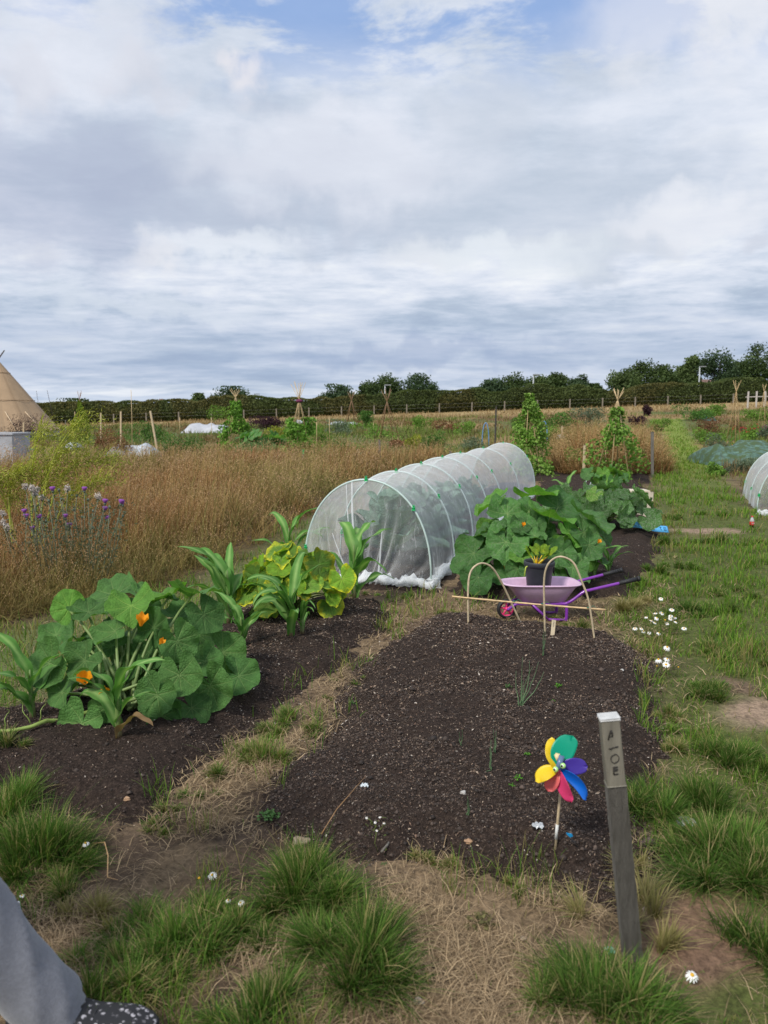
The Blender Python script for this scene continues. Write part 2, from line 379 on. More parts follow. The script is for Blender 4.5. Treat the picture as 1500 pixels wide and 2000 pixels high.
def build_bed(k, step, name='soil_bed'):
    P, hh = BEDS[k]; lo = P.min(0) - .3; hi = P.max(0) + .3
    ax = np.arange(lo[0], hi[0], step); ay = np.arange(lo[1], hi[1], step); X, Y = np.meshgrid(ax, ay); x = X.ravel(); y = Y.ravel()
    z, sd = bed_h(k, x, y); nx, ny = len(ax), len(ay)
    i = np.arange(nx * (ny - 1)).reshape(ny - 1, nx)[:, :-1].ravel(); q = np.stack([i, i + 1, i + nx + 1, i + nx], 1)
    q = q[(sd[q] > -.10).any(1)]
    used = np.unique(q); mp = np.zeros(len(x), int); mp[used] = np.arange(len(used)); q = mp[q]
    V = np.stack([x, y, z], 1)[used]
    me = npmesh(name, V, q.ravel(), np.arange(len(q)) * 4, np.full(len(q), 4), None, True)
    tag(link(name, me, M['soil']), kind='structure')
build_bed('front', .014); build_bed('left', .014); build_bed('tunnel', .025); build_bed('right', .025); build_bed('bean', .04)
# ---------------- vectorised scatter meshes
def U(n, a=0., b=1.): return rng.uniform(a, b, n)
def blades(name, P, h, w, az, lean, c0, c1, mat, kind='stuff', parent=None, seg=3, build=True, group=None):
    n = len(P); sp = [0, .4, .75, 1.] if seg == 3 else [0, .55, 1.]; wk = [1., .85, .55] if seg == 3 else [1, .7]
    dirv = np.stack([np.cos(az), np.sin(az), np.zeros(n)], 1); ta = az + np.pi / 2 + U(n, -.9, .9)
    sd = np.stack([np.cos(ta), np.sin(ta), np.zeros(n)], 1)
    V = []; C = []; h = h[:, None]; lean = lean[:, None]; w = w[:, None]
    for j, s in enumerate(sp):
        c = P + np.array([0, 0, 1.]) * h * (s * np.sqrt(np.clip(1 - lean ** 2 * .8, .02, 1)) - .35 * lean * s * s) + dirv * h * lean * (s * .35 + .65 * s * s)
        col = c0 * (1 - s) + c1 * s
        if j < len(wk): V += [c - sd * w * wk[j] / 2, c + sd * w * wk[j] / 2]; C += [col, col]
        else: V.append(c); C.append(col)
    k = len(V); V = np.stack(V, 1).reshape(-1, 3); C = np.stack(C, 1).reshape(-1, 3); b = np.arange(n)[:, None] * k
    if seg == 3: pat = [0, 1, 3, 2, 2, 3, 5, 4, 4, 5, 6]; tt = [4, 4, 3]; so_ = [0, 4, 8]; L = 11
    else: pat = [0, 1, 3, 2, 2, 3, 4]; tt = [4, 3]; so_ = [0, 4]; L = 7
    loops = (b + np.array(pat)).ravel(); st = (np.arange(n)[:, None] * L + np.array(so_)).ravel(); tot = np.tile(tt, n)
    me = npmesh(name, V, loops, st, tot, C)
    return tag(link(name, me, mat, parent), kind=kind, group=group)
def cards(name, P, s, c, mat, asp=1.7, up=0., kind=None, parent=None, flat=0.):
    n = len(P); a = rng.normal(size=(n, 3)); a[:, 2] += up; a /= np.linalg.norm(a, axis=1)[:, None]
    nn = rng.normal(size=(n, 3)); nn[:, 2] += flat; b = np.cross(a, nn); b /= np.linalg.norm(b, axis=1)[:, None]
    if flat: a = np.cross(b, nn / np.linalg.norm(nn, axis=1)[:, None]); a /= np.linalg.norm(a, axis=1)[:, None]
    s = (s if np.ndim(s) else np.full(n, s))[:, None]; fold = np.cross(a, b) * s * .18
    V = np.stack([P - a * s * .5, P - a * s * .05 + b * s / asp * .5 + fold, P + a * s * .5, P - a * s * .05 - b * s / asp * .5 + fold], 1).reshape(-1, 3)
    C = np.repeat(c, 4, 0); k = np.arange(n)[:, None] * 4
    loops = (k + np.array([0, 1, 2, 0, 2, 3])).ravel()
    me = npmesh(name, V, loops, np.arange(2 * n) * 3, np.full(2 * n, 3), C)
    return tag(link(name, me, mat, parent), kind=kind)
def cvar(n, c0, c1, v=.2):
    t = U(n)[:, None]; return (np.array(c0) * (1 - t) + np.array(c1) * t) * U(n, 1 - v, 1 + v)[:, None]
def polar(n, y0, y1, t0=-.75, t1=.85, pw=1.):
    u = U(n); Y = np.exp(np.log(y0) + (np.log(y1) - np.log(y0)) * u ** pw); X = Y * U(n, t0, t1); return X, Y
def put(x, y):
    z, s = S(x, y); return np.stack([x, y, z - .004], 1), s
# short green grass of path and lawns (clumpy)
def short_grass():
    x, y = polar(420000, 1.3, 60, -.9, 1.0)
    z, sb = S(x, y); g1 = fbm(x, y, 1.1, 3, 71); g2 = fbm(x, y, 5, 3, 73)
    dp = sdist(Z_PATH, x, y) + (g2 - .5) * .3; dl = sdist(Z_LAWN, x, y) + (g2 - .5) * .3; dm = sdist(Z_MID, x, y) + (g2 - .5) * .3
    clump = sstep(.36, .60, .45 * g1 + .55 * g2)
    d = np.where(dp > 0, .30 + .70 * clump, 0) + np.where(dl > 0, .35 * clump + .08, 0) + np.where(dm > 0, .45 * clump + .05, 0)
    d = np.maximum(d, np.where((y > 9) & (x > 1.0), .12 * clump, 0)); d = np.maximum(d, np.where(y < 4.6, .02 + .30 * sstep(.54, .68, g2), 0))
    for (px_, py_, r) in [(1375, 1036, .55), (1480, 1392, .26), (1350, 1800, .26), (1330, 1870, .22), (1440, 1340, .14), (240, 1690, .25)]:
        p = gp(px_, py_); d = np.where(np.hypot(x - p[0], (y - p[1]) * (1 if r < .5 else 2)) < r, d * .04, d)
    d = np.where(sb > .02 + .10 * (g2 > .55), 0, d)
    d = np.where(sdist(Z_MEADOW, x, y) > .1, 0, d)
    keep = U(len(x)) < d; x, y, z, clump, g1 = x[keep], y[keep], z[keep], clump[keep], g1[keep]; n = len(x)
    h = (.03 + .105 * clump ** 1.5 * U(n, .5, 1.25)) * np.clip(1 + (y - 6) * .01, .8, 1.2) * U(n, .6, 1.3); w = .0032 * np.clip(y / 3, .8, 12)
    dry = (U(n) < (.16 + .30 * sstep(.5, .62, fbm(x, y, .8, 3, 77))))[:, None]
    c1 = np.where(dry, cvar(n, (.36, .30, .13), (.24, .22, .07)), cvar(n, (.085, .20, .026), (.21, .33, .045)) * (.8 + .4 * g1[:, None]))
    far = sstep(9, 25, y)[:, None]; c1 = c1 * (1 - .5 * far) + np.array((.20, .29, .045)) * .5 * far
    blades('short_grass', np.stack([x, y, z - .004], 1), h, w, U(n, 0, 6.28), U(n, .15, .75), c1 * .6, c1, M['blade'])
    return n
print('short', short_grass())
# hero tufts:  px, py (centre of foot), radius m, blade length m, blades, dark 0..1 , spread, yellow share
TUFTS = [(60, 1690, .20, .24, 3600, .8, .9, .05), (20, 1590, .16, .18, 1200, .6, .8, .1), (140, 1720, .12, .14, 800, .3, .8, .3), (600, 1760, .15, .22, 3800, .6, .9, .08),
         (690, 1890, .16, .21, 4200, .6, .95, .06), (560, 1850, .12, .12, 1000, .5, .9, .12), (360, 1840, .20, .15, 3600, .5, .9, .12), (250, 1900, .16, .13, 2000, .2, .9, .3), (440, 1810, .12, .13, 900, .5, .9, .15),
         (500, 1985, .12, .15, 1700, .5, .9, .1), (200, 1960, .13, .10, 900, .2, .9, .3), (1180, 1990, .17, .20, 4200, .6, .95, .12), (1310, 1990, .1, .14, 900, .4, .9, .25), (1080, 1960, .07, .13, 500, .6, .9, .2),
         (1285, 1590, .13, .19, 2600, .7, .9, .03), (1375, 1575, .12, .18, 1500, .75, .8, .03), (1440, 1700, .22, .20, 4200, .5, .9, .08), (1480, 1840, .14, .16, 1600, .8, .9, .08), (1540, 1720, .2, .2, 1800, .5, .9, .08),
         (1470, 1620, .15, .13, 1200, .4, .9, .1), (1420, 1490, .17, .13, 2200, .6, .9, .05), (1340, 1440, .10, .11, 900, .5, .9, .1), (1500, 1500, .2, .12, 1200, .5, .9, .1), (1380, 1350, .18, .12, 1600, .5, .9, .12), (1465, 1290, .2, .1, 1100, .4, .9, .2),
         (1400, 1270, .18, .1, 900, .3, .9, .25), (1350, 1200, .22, .13, 1800, .75, .9, .03), (1410, 1190, .2, .1, 1000, .5, .9, .1), (1275, 1120, .16, .13, 1300, .6, .9, .05), (1330, 1110, .2, .11, 1300, .6, .9, .05), (1250, 1140, .1, .1, 500, .4, .9, .1),
         (1440, 1160, .3, .1, 1200, .4, .9, .2), (1400, 1060, .3, .11, 1100, .6, .9, .1), (1310, 1060, .2, .13, 900, .7, .9, .05), (1450, 1060, .3, .1, 900, .5, .9, .1), (1320, 1015, .3, .12, 1100, .6, .9, .1), (1400, 1005, .3, .1, 900, .5, .9, .1),
         (560, 1430, .14, .10, 2000, -.1, .8, .35), (590, 1405, .10, .11, 900, 0, .8, .3), (520, 1480, .15, .10, 1800, -.1, .8, .4), (440, 1515, .10, .07, 900, 0, .9, .3), (392, 1550, .07, .06, 350, .3, .9, .1), (330, 1580, .05, .06, 260, .1, .9, .3),
         (700, 1335, .05, .05, 160, .1, .9, .2), (640, 1365, .05, .04, 140, .1, .9, .3), (650, 1330, .04, .04, 100, .1, .9, .3),
         (1305, 1400, .10, .07, 1500, -.2, .9, .5), (1310, 1470, .07, .08, 700, -.2, .9, .5), (1000, 1735, .05, .05, 500, -.1, .9, .5), (900, 1690, .07, .05, 500, -.2, .9, .6), (830, 1680, .06, .05, 350, -.2, .9, .6),
         (10, 1500, .1, .14, 500, .3, .9, .3), (310, 1615, .07, .07, 400, 0, .9, .4), (980, 1225, .09, .09, 700, -.1, .8, .5), (1060, 1215, .12, .10, 900, -.1, .8, .45), (1130, 1228, .14, .08, 800, .1, .9, .3), (720, 1165, .12, .06, 700, .2, .9, .2), (790, 1165, .1, .07, 600, -.2, .9, .5), (870, 1200, .12, .06, 600, -.2, .9, .5), (1225, 1190, .16, .13, 1100, -.5, .9, .95), (1270, 1180, .1, .1, 500, -.5, .9, .9),
         (150, 1800, .12, .12, 500, -.5, .9, 1.), (230, 1800, .1, .12, 350, -.5, .9, 1.), (1255, 1780, .06, .22, 200, -.4, .6, .9), (1290, 1850, .06, .17, 240, -.5, .6, 1.), (1180, 1800, .1, .16, 260, -.3, .7, .85), (1240, 1700, .07, .16, 240, -.3, .7, .8)]
def tufts():
    Ps = []; hs = []; ws = []; az = []; ln = []; C = []
    for (px_, py_, r, L, n, dk, sp, yl) in TUFTS:
        g = gp(px_, py_); K = max(3, int(n / 260)); r = r * .92
        ca = U(K, 0, 6.283); cq = np.sqrt(U(K)) * r * .95; cx = g[0] + np.cos(ca) * cq * U(K, .8, 1.35); cy = g[1] + np.sin(ca) * cq * .9; kh = U(K, .45, 1.15) * (1.15 - .45 * cq / r); kr = r * U(K, .16, .42); kc = U(K, .72, 1.25); kaz = U(K, 0, 6.283)
        k = rng.integers(0, K, n); a = U(n, 0, 6.283); q = np.abs(rng.normal(size=n)) * kr[k] * .6; x = cx[k] + np.cos(a) * q; y = cy[k] + np.sin(a) * q
        P, s = put(x, y); Ps.append(P); flop = U(n) < .16; out = np.arctan2(y - g[1], x - g[0]); rad = np.clip(np.hypot(x - g[0], y - g[1]) / r, 0, 1.2)
        hs.append(L * kh[k] * U(n, .45, 1.1) * np.where(flop, 1.25, 1)); ws.append(.0031 * U(n, .6, 1.5) * max(1, g[1] / 4))
        sel = U(n); az.append(np.where(sel < .35, a, np.where(sel < .75, out + rng.normal(size=n) * .7, kaz[k] + rng.normal(size=n) * .5))); ln.append(np.clip(rad * .5 * sp + U(n, .0, .55) + flop * .35, .05, 1.0))
        base = np.array((.075, .175, .028)) * (1 - .28 * dk); b2 = np.array((.17, .28, .052)) * (1 - .28 * dk)
        c = cvar(n, base, b2, .25) * kc[k][:, None] * .86; dry = U(n) < yl + .10; c[dry] = cvar(dry.sum(), (.42, .33, .17), (.24, .23, .08)); C.append(c)
    C = np.concatenate(C)
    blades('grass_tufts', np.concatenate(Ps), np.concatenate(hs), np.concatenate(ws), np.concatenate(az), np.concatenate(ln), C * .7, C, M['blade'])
tufts()
# straw lying flat
def straw():
    x, y = polar(210000, 1.25, 9, -.8, 1.0, .8)
    z, sb = S(x, y); g = fbm(x, y, 2.2, 4, 81); inp = sdist(Z_PATH, x, y) > 0; inm = sdist(Z_MID, x, y) > 0
    gap = sstep(-.35, -.02, sb)
    d = np.where(y < 4.4, .15 + .85 * sstep(.34, .52, g), .15 + .5 * (gap > 0) * sstep(.4, .6, g)); d = np.where(inp, d * .22, d); d = np.where(inm, .5, d)
    d = np.where(sb > .05, 0, d); d = np.where((sb > -.02) & (sb <= .05), d * .35, d); d = np.where(sdist(Z_MEADOW, x, y) > 0, 0, d); d = np.where(sdist(Z_LAWN, x, y) > 0, d * .3, d)
    for (px_, py_, r) in [(1350, 1800, .24), (1330, 1870, .2), (1375, 1036, .5), (1480, 1392, .25)]:
        p = gp(px_, py_); d = np.where(np.hypot(x - p[0], y - p[1]) < r, d * .12, d)
    k = U(len(x)) < d; x, y, z = x[k], y[k], z[k]; n = len(x)
    c = cvar(n, (.52, .39, .24), (.24, .17, .10), .35)
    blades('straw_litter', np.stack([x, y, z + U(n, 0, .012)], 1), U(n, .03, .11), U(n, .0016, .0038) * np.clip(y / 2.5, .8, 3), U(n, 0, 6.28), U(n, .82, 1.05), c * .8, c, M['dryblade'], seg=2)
    return n
print('straw', straw())
# wood chips and flecks on the compost
def chips():
    X = []; 
    for k, n in (('front', 60000), ('left', 34000), ('right', 16000), ('tunnel', 8000)):
        P = BEDS[k][0]; lo = P.min(0) - .15; hi = P.max(0) + .15; x = U(n * 3, lo[0], hi[0]); y = U(n * 3, lo[1], hi[1])
        q = sdist(P, x, y) > -.06; X.append(np.stack([x[q][:n], y[q][:n]], 1))
    X = np.concatenate(X); dn = fbm(X[:, 0], X[:, 1], 3, 3, 91); X = X[U(len(X)) < .3 + 1.2 * sstep(.4, .62, dn)]
    x, y = X[:, 0], X[:, 1]; z, s = S(x, y); n = len(x)
    P = np.stack([x, y, z + .002], 1); s_ = rng.lognormal(math.log(.0066), .45, n) * np.clip(y / 3.2, .9, 1.7)
    pal = np.array([(.16, .10, .07), (.24, .17, .12), (.10, .07, .05), (.36, .28, .21), (.13, .09, .065), (.5, .44, .38), (.075, .052, .04), (.18, .13, .10)])
    c = pal[rng.choice(len(pal), n, p=[.22, .13, .2, .07, .16, .035, .12, .065])] * U(n, .7, 1.25)[:, None]
    cards('wood_chips', P, s_, c, M['stone'], 2.6, kind='stuff', flat=2.2)
    # darker crumbs of compost with body
    m2 = 40000; k = rng.choice(n, m2 * 1 if m2 < n else n, replace=False); xx = x[k] + U(len(k), -.05, .05); yy = y[k] + U(len(k), -.05, .05); zz, ss = S(xx, yy); q = ss > .0; xx, yy, zz = xx[q], yy[q], zz[q]; n = len(xx)
    r = rng.lognormal(math.log(.0042), .45, n)
    o = np.array([(1, 0, 0), (0, 1, 0), (-1, 0, 0), (0, -1, 0), (0, 0, .8), (0, 0, -.5)]) ; jit = rng.uniform(.6, 1.3, (n, 6, 1))
    ang = U(n, 0, 6.28); ca, sa = np.cos(ang), np.sin(ang)
    ox = o[None, :, 0] * ca[:, None] - o[None, :, 1] * sa[:, None]; oy = o[None, :, 0] * sa[:, None] + o[None, :, 1] * ca[:, None]
    O = np.stack([ox, oy, np.broadcast_to(o[None, :, 2], ox.shape)], 2) * jit * r[:, None, None]
    V = (np.stack([xx, yy, zz + r * .2], 1)[:, None, :] + O).reshape(-1, 3); f = np.array([0, 1, 4, 1, 2, 4, 2, 3, 4, 3, 0, 4, 1, 0, 5, 2, 1, 5, 3, 2, 5, 0, 3, 5])
    L = (np.arange(n)[:, None] * 6 + f).ravel(); C = np.repeat(cvar(n, (.022, .015, .012), (.085, .06, .047), .3), 6, 0)
    tag(link('soil_crumbs', npmesh('soil_crumbs', V, L, np.arange(8 * n) * 3, np.full(8 * n, 3), C), M['stone']), kind='stuff')
chips()
# ---------------- tall dry meadow
def meadow():
    def region(P, n, lo, hi, y0, y1, t0, t1, name, pinkness, hk=1.):
        x, y = polar(n, y0, y1, t0, t1); sd = sdist(P, x, y) + (fbm(x, y, 1.5, 3, 55) - .5) * .5
        k = (sd > 0) & (U(n) < .35 + .65 * sstep(.3, .6, fbm(x, y, 2, 3, 56))); x, y, sd = x[k], y[k], sd[k]; n = len(x)
        P_, _ = put(x, y); g = fbm(x, y, .7, 3, 58)
        h = (lo + (hi - lo) * U(n)) * (.42 + 1.05 * fbm(x, y, 1.6, 3, 59)) * (.7 + .6 * g) * np.clip(.55 + sd, .55, 1) * hk; w = .0042 * np.clip(y / 5.5, 1, 5)
        cc = fbm(x, y, .5, 3, 60)[:, None]; t = sstep(.42, .62, cc)
        c = cvar(n, (.42, .235, .095), (.23, .12, .05), .4) * (1 - t) + cvar(n, (.44, .31, .13), (.24, .155, .06), .4) * t; g3 = sstep(.50, .64, fbm(x, y * .6, .45, 3, 64))[:, None] * .65; c = c * (1 - g3) + cvar(n, (.20, .20, .06), (.32, .29, .10), .3) * g3
        gr = U(n) < .10 + .12 * (sd < .8); c[gr] = cvar(gr.sum(), (.16, .17, .05), (.24, .22, .07))
        wind = .6 + rng.normal(size=n) * (1.2 + 1.2 * (sd < .7))
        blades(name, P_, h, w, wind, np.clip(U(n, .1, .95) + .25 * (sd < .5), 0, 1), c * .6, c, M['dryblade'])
        # seed heads
        m = rng.choice(n, int(n * .26), replace=False); hh = h[m]; q = P_[m] + np.stack([np.cos(wind[m]) * hh * .35, np.sin(wind[m]) * hh * .35, hh * U(len(m), .72, .98)], 1)
        rep = 5; q = np.repeat(q, rep, 0) + rng.normal(size=(len(q) * rep, 3)) * np.array((.022, .022, .035)) * np.clip(np.repeat(y[m], rep) / 6, 1, 2.2)[:, None]
        pk = sstep(.38, .6, np.repeat(fbm(x[m], y[m], .35, 3, 62), rep))[:, None] * pinkness
        c2 = cvar(len(q), (.40, .25, .12), (.56, .39, .20), .3) * (1 - pk) + cvar(len(q), (.46, .28, .18), (.58, .39, .26), .25) * pk
        cards('seed_heads', q, .010 * np.clip(np.repeat(y[m], rep) / 5.5, 1, 3.2), c2, M['dryblade'], 2.4, up=.6, kind='stuff')
    region(Z_MEADOW, 230000, .35, .80, 4.2, 34, -1.0, .25, 'meadow_grass', .6)
    region(Z_DOCK, 90000, .6, 1.15, 12, 30, .15, .42, 'dock_grass', 0.)
meadow()
def far_grass():
    x, y = polar(150000, 10, 80, -.75, .8, .9)
    g = fbm(x, y * .5, .35, 4, 101); sb = S(x, y)[1]
    keep = (sb < -.05) & (sdist(Z_PATH, x, y) < -.2) & (sdist(Z_MEADOW, x, y) < -.2) & (U(len(x)) < .35 + .65 * sstep(.35, .6, g)) & ~((x > 1.2) & (y < 14) & (x < 3.4))
    x, y = x[keep], y[keep]; n = len(x); P, _ = put(x, y); t = sstep(.36, .52, fbm(x, y * .6, .25, 3, 103))[:, None]; t2 = sstep(.5, .62, fbm(x, y * .6, .3, 3, 105))[:, None]
    c = cvar(n, (.33, .23, .11), (.22, .15, .07)) * (1 - t) + cvar(n, (.12, .19, .04), (.22, .28, .07)) * t
    c = c * (1 - t2 * .7) + cvar(n, (.22, .12, .06), (.15, .08, .045)) * t2 * .7
    st = (y > 66)[:, None]; c = np.where(st, cvar(n, (.45, .33, .17), (.36, .25, .12)), c)
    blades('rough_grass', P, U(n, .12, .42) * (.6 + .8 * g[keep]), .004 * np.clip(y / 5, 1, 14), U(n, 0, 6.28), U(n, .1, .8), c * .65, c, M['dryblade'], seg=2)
far_grass()
# =================== squash, courgette, corn and cabbage plants
def leaf_mat(name, g, vein, mottle=0., yellow=0., trans=.25, rough=.62):
    m = bpy.data.materials.new(name); m.use_nodes = True; t = NT(m.node_tree); t.n.clear()
    out = t.new('ShaderNodeOutputMaterial'); b = t.new('ShaderNodeBsdfPrincipled')
    tc = t.new('ShaderNodeTexCoord'); v = tc.outputs['Object']; sp = t.new('ShaderNodeSeparateXYZ'); t.lk(v, sp.inputs[0]); X, Y, _ = sp.outputs
    oi = t.new('ShaderNodeObjectInfo'); rnd = oi.outputs['Random']
    off = t.vmath('ADD', v, t.vmath('SCALE', (13.1, 7.7, 3.3), sc=t.math('MULTIPLY', rnd, 9.0)))
    rr = t.math('SQRT', t.math('ADD', t.math('MULTIPLY', X, X), t.math('MULTIPLY', Y, Y)))
    vm = None; hm = None
    for a in (0, 38, -38, 78, -78, 128, -128):
        ca, sa = math.sin(R(a)), math.cos(R(a))
        along = t.math('ADD', t.math('MULTIPLY', X, ca), t.math('MULTIPLY', Y, sa)); across = t.math('ABSOLUTE', t.math('SUBTRACT', t.math('MULTIPLY', X, sa), t.math('MULTIPLY', Y, ca)))
        wd = t.math('MAXIMUM', t.math('SUBTRACT', .036, t.math('MULTIPLY', rr, .027)), .006)
        q = t.math('MULTIPLY', t.mapr(t.math('DIVIDE', across, wd), 1.0, .35), t.mapr(along, .0, .03))
        # side veins leave the main one in a V
        sv = t.math('FRACT', t.math('MULTIPLY', t.math('SUBTRACT', along, t.math('MULTIPLY', across, 1.15)), 5.5))
        sv = t.math('MULTIPLY', t.math('MULTIPLY', t.mapr(t.math('ABSOLUTE', t.math('SUBTRACT', sv, .5)), .085, .03), t.mapr(across, .30, .12)), t.mapr(along, .1, .2))
        q = t.math('MAXIMUM', q, t.math('MULTIPLY', sv, .33))
        vm = q if vm is None else t.math('MAXIMUM', vm, q)
    n1 = t.noise(off, 2.2, 4, .55); n2 = t.noise(off, 9, 5, .6)
    c = t.mix(t.mapr(n1, .3, .7), tuple(np.array(g) * .82), tuple(np.array(g) * 1.25))
    if mottle: c = t.mix(t.math('MULTIPLY', t.mapr(n2, .50, .60), mottle), c, (.22, .27, .19))
    if yellow:
        e = t.math('ADD', t.math('MULTIPLY', rr, .75), t.math('MULTIPLY', t.noise(off, 3.2, 6, .65), .9)); e = t.math('ADD', e, t.math('MULTIPLY', rnd, .34))
        k = t.mapr(e, 1.17, 1.66, 0, yellow); k = t.math('MULTIPLY', k, t.mapr(vm, .6, 0., .35, 1))
        c = t.mix(k, c, (.62, .55, .03))
    c = t.mix(t.math('MULTIPLY', vm, .55), c, vein)
    c = t.mix(1, c, oi.outputs['Color'], 'MULTIPLY')
    geo = t.new('ShaderNodeNewGeometry'); c2 = t.mix(1, c, (1.25, 1.22, 1.2), 'MULTIPLY'); c = t.mix(geo.outputs['Backfacing'], c, c2)
    t.lk(c, b.inputs['Base Color']); b.inputs['Roughness'].default_value = rough; b.inputs['Specular IOR Level'].default_value = .16
    vo = t.new('ShaderNodeTexVoronoi', feature='DISTANCE_TO_EDGE'); t.lk(off, vo.inputs['Vector']); vo.inputs['Scale'].default_value = 7.5
    hgt = t.math('ADD', t.math('MULTIPLY', t.mapr(vo.outputs['Distance'], 0, .22), .6), t.math('MULTIPLY', vm, -.9)); hgt = t.math('ADD', hgt, t.math('MULTIPLY', n2, .5))
    bp = t.new('ShaderNodeBump'); bp.inputs['Strength'].default_value = .55; bp.inputs['Distance'].default_value = .012; t.lk(hgt, bp.inputs['Height']); t.lk(bp.outputs[0], b.inputs['Normal'])
    tr = t.new('ShaderNodeBsdfTranslucent'); t.lk(t.mix(1, c, (1.5, 1.7, .6), 'MULTIPLY'), tr.inputs[0])
    mx = t.new('ShaderNodeMixShader'); mx.inputs[0].default_value = trans; t.lk(b.outputs[0], mx.inputs[1]); t.lk(tr.outputs[0], mx.inputs[2]); t.lk(mx.outputs[0], out.inputs[0])
    return m
M['pumpkin'] = leaf_mat('pumpkin_leaf', (.076, .168, .046), (.22, .32, .12))
M['courgette'] = leaf_mat('courgette_leaf', (.070, .168, .046), (.19, .29, .11), mottle=.25)
M['mottled'] = leaf_mat('mottled_leaf', (.074, .170, .046), (.17, .23, .12), mottle=.8)
M['yellowed'] = leaf_mat('yellowed_leaf', (.115, .225, .035), (.22, .28, .08), yellow=1.)
M['cabbage'] = leaf_mat('cabbage_leaf', (.12, .20, .15), (.30, .36, .30), trans=.1, rough=.5)
M['petal'] = material('orange_petal', (.85, .36, .012), .5, .15, 20, trans=.3, tcol=(1, .9, .6))
def squash_leaf(seed, cup=.2, serr=.036, nr=9, na=72, fold=0.):
    r_ = np.random.default_rng(seed); ph = r_.uniform(0, 6.28, 6); V = []; bx, by = r_.uniform(-.22, .22, 2)
    for j in range(nr + 1):
        q = j / nr
        for k in range(na):
            th = 2 * math.pi * k / na            # 0 = tip (+y)
            d = abs((th + math.pi) % (2 * math.pi) - math.pi)
            rad = 1 + .03 * math.cos(5 * th) + .07 * math.cos(th) + .035 * math.sin(3 * th + ph[0]) + serr * (abs(math.sin(th * 13 + ph[1])) ** .6 - .4) * (q > .9)
            rad *= 1 - .9 * math.exp(-((math.pi - d) / .20) ** 2)
            rad *= 1 + .10 * math.exp(-((math.pi - d - .55) / .25) ** 2)
            r = rad * q; x = r * math.sin(th); y = r * math.cos(th)
            z = cup * r * r * (1 + .35 * math.cos(2 * th + ph[2])) + .115 * math.sin(4 * th + ph[3]) * r ** 2.5 + .062 * math.sin(9 * th + ph[4]) * r ** 4 + .03 * math.sin(3.2 * x + ph[5]) * math.sin(2.8 * y)
            for a in (0, 38, -38, 78, -78, 128, -128):
                dd = abs((th - R(a) + math.pi) % (2 * math.pi) - math.pi) * r; z -= .035 * math.exp(-(dd / .07) ** 2) * min(r * 3, 1)
            z += fold * abs(x) ** 1.5
            z -= .16 * max(0, y) ** 2.2
            z += bx * x * abs(x) + by * y * abs(y) + .10 * math.sin(2 * th + ph[4]) * r * r; V.append((x, y, z))
    F_ = [(j * na + k, j * na + (k + 1) % na, (j + 1) * na + (k + 1) % na, (j + 1) * na + k) for j in range(nr) for k in range(na)]
    mb = MB(); mb.add(V, F_); return mb
_lv = {}
def leaf_mesh(kind, seed, mat, **kw):
    key = (kind, seed, mat.name)
    if key not in _lv:
        me = squash_leaf(seed, **kw).mesh('leaf') if kind == 'squash' else cabbage_leaf(seed).mesh('leaf')
        me.materials.append(mat); _lv[key] = me
    return _lv[key]
def orient(nrm, tip):
    n = Vector(nrm).normalized(); t = Vector(tip); t = t - n * t.dot(n)
    if t.length < 1e-4: t = n.orthogonal()
    t.normalize(); s = t.cross(n); return Matrix((s, t, n)).transposed()
def add_leaf(root, rl, mat, pos, r, nrm, tip, tint=1., kind='squash', seed=None, **kw):
    nrm = Vector(nrm).normalized() + Vector([random.uniform(-.38, .38) for _ in range(3)]); me = leaf_mesh(kind, random.randrange(9) if seed is None else seed, mat, **kw)
    o = bpy.data.objects.new('leaf', me); COL.objects.link(o); o.parent = root
    o.matrix_local = Matrix.Translation(Vector(pos) - Vector(rl)) @ (orient(nrm, tip).to_4x4()) @ Matrix.Diagonal((r * random.uniform(.92, 1.08), r, r, 1))
    tt = np.array(tint if hasattr(tint, '__len__') else (tint,) * 3) * random.uniform(.85, 1.25)
    o.color = (*tt, 1); return o
def petiole(mb, b, e, r, droop=.0, col=(.18, .26, .08)):
    b = Vector(b); e = Vector(e); d = e - b; mid = b + d * .5 + Vector((-d.x * .12, -d.y * .12, abs(d.length) * (.12 - droop)))
    P = [b * (1 - s) ** 2 + mid * 2 * s * (1 - s) + e * s * s for s in (0, .2, .4, .6, .8, 1)]
    mb.tube(P, [r * 1.25, r * 1.1, r, r * .9, r * .8, r * .7], 7, col, cols=[(.12, .17, .06), col, col, col, col, (.22, .30, .10)])
def flower(root, rl, pos, d, s):
    mb = MB(); d = Vector(d).normalized(); u = d.orthogonal().normalized(); w = d.cross(u); V = []; Fs = []
    n = 25
    for j in range(6):
        q = j / 5
        for k in range(n):
            a = 2 * math.pi * k / n; pt = abs(math.cos(2.5 * a)); rad = s * (.12 + .42 * q ** 1.5 * (1 + .1 * math.sin(7 * a))); z = s * q * (.75 + .45 * pt * q)
            V.append((u * math.cos(a) + w * math.sin(a)) * rad + d * z)
    for j in range(5):
        for k in range(n): Fs.append((j * n + k, j * n + (k + 1) % n, (j + 1) * n + (k + 1) % n, (j + 1) * n + k))
    mb.add(V, Fs); o = mb.build('flower', M['petal'], root); o.location = Vector(pos) - Vector(rl); return o
def plant(name, label, cat, base, group=None): return empty(name, base, 0, label, cat, group), Vector(base)
def gnd(x, y): return float(S(np.array([x]), np.array([y]))[0][0])
def gpS(x, y):
    d = ray(x, y); p = gp(x, y); z = gnd(p[0], p[1])
    for _ in range(8):
        Y = (z - CH) / d[2] * d[1]; X = Y * d[0] / d[1]; z = .5 * z + .5 * gnd(X, Y)
    return np.array((X, Y, z))
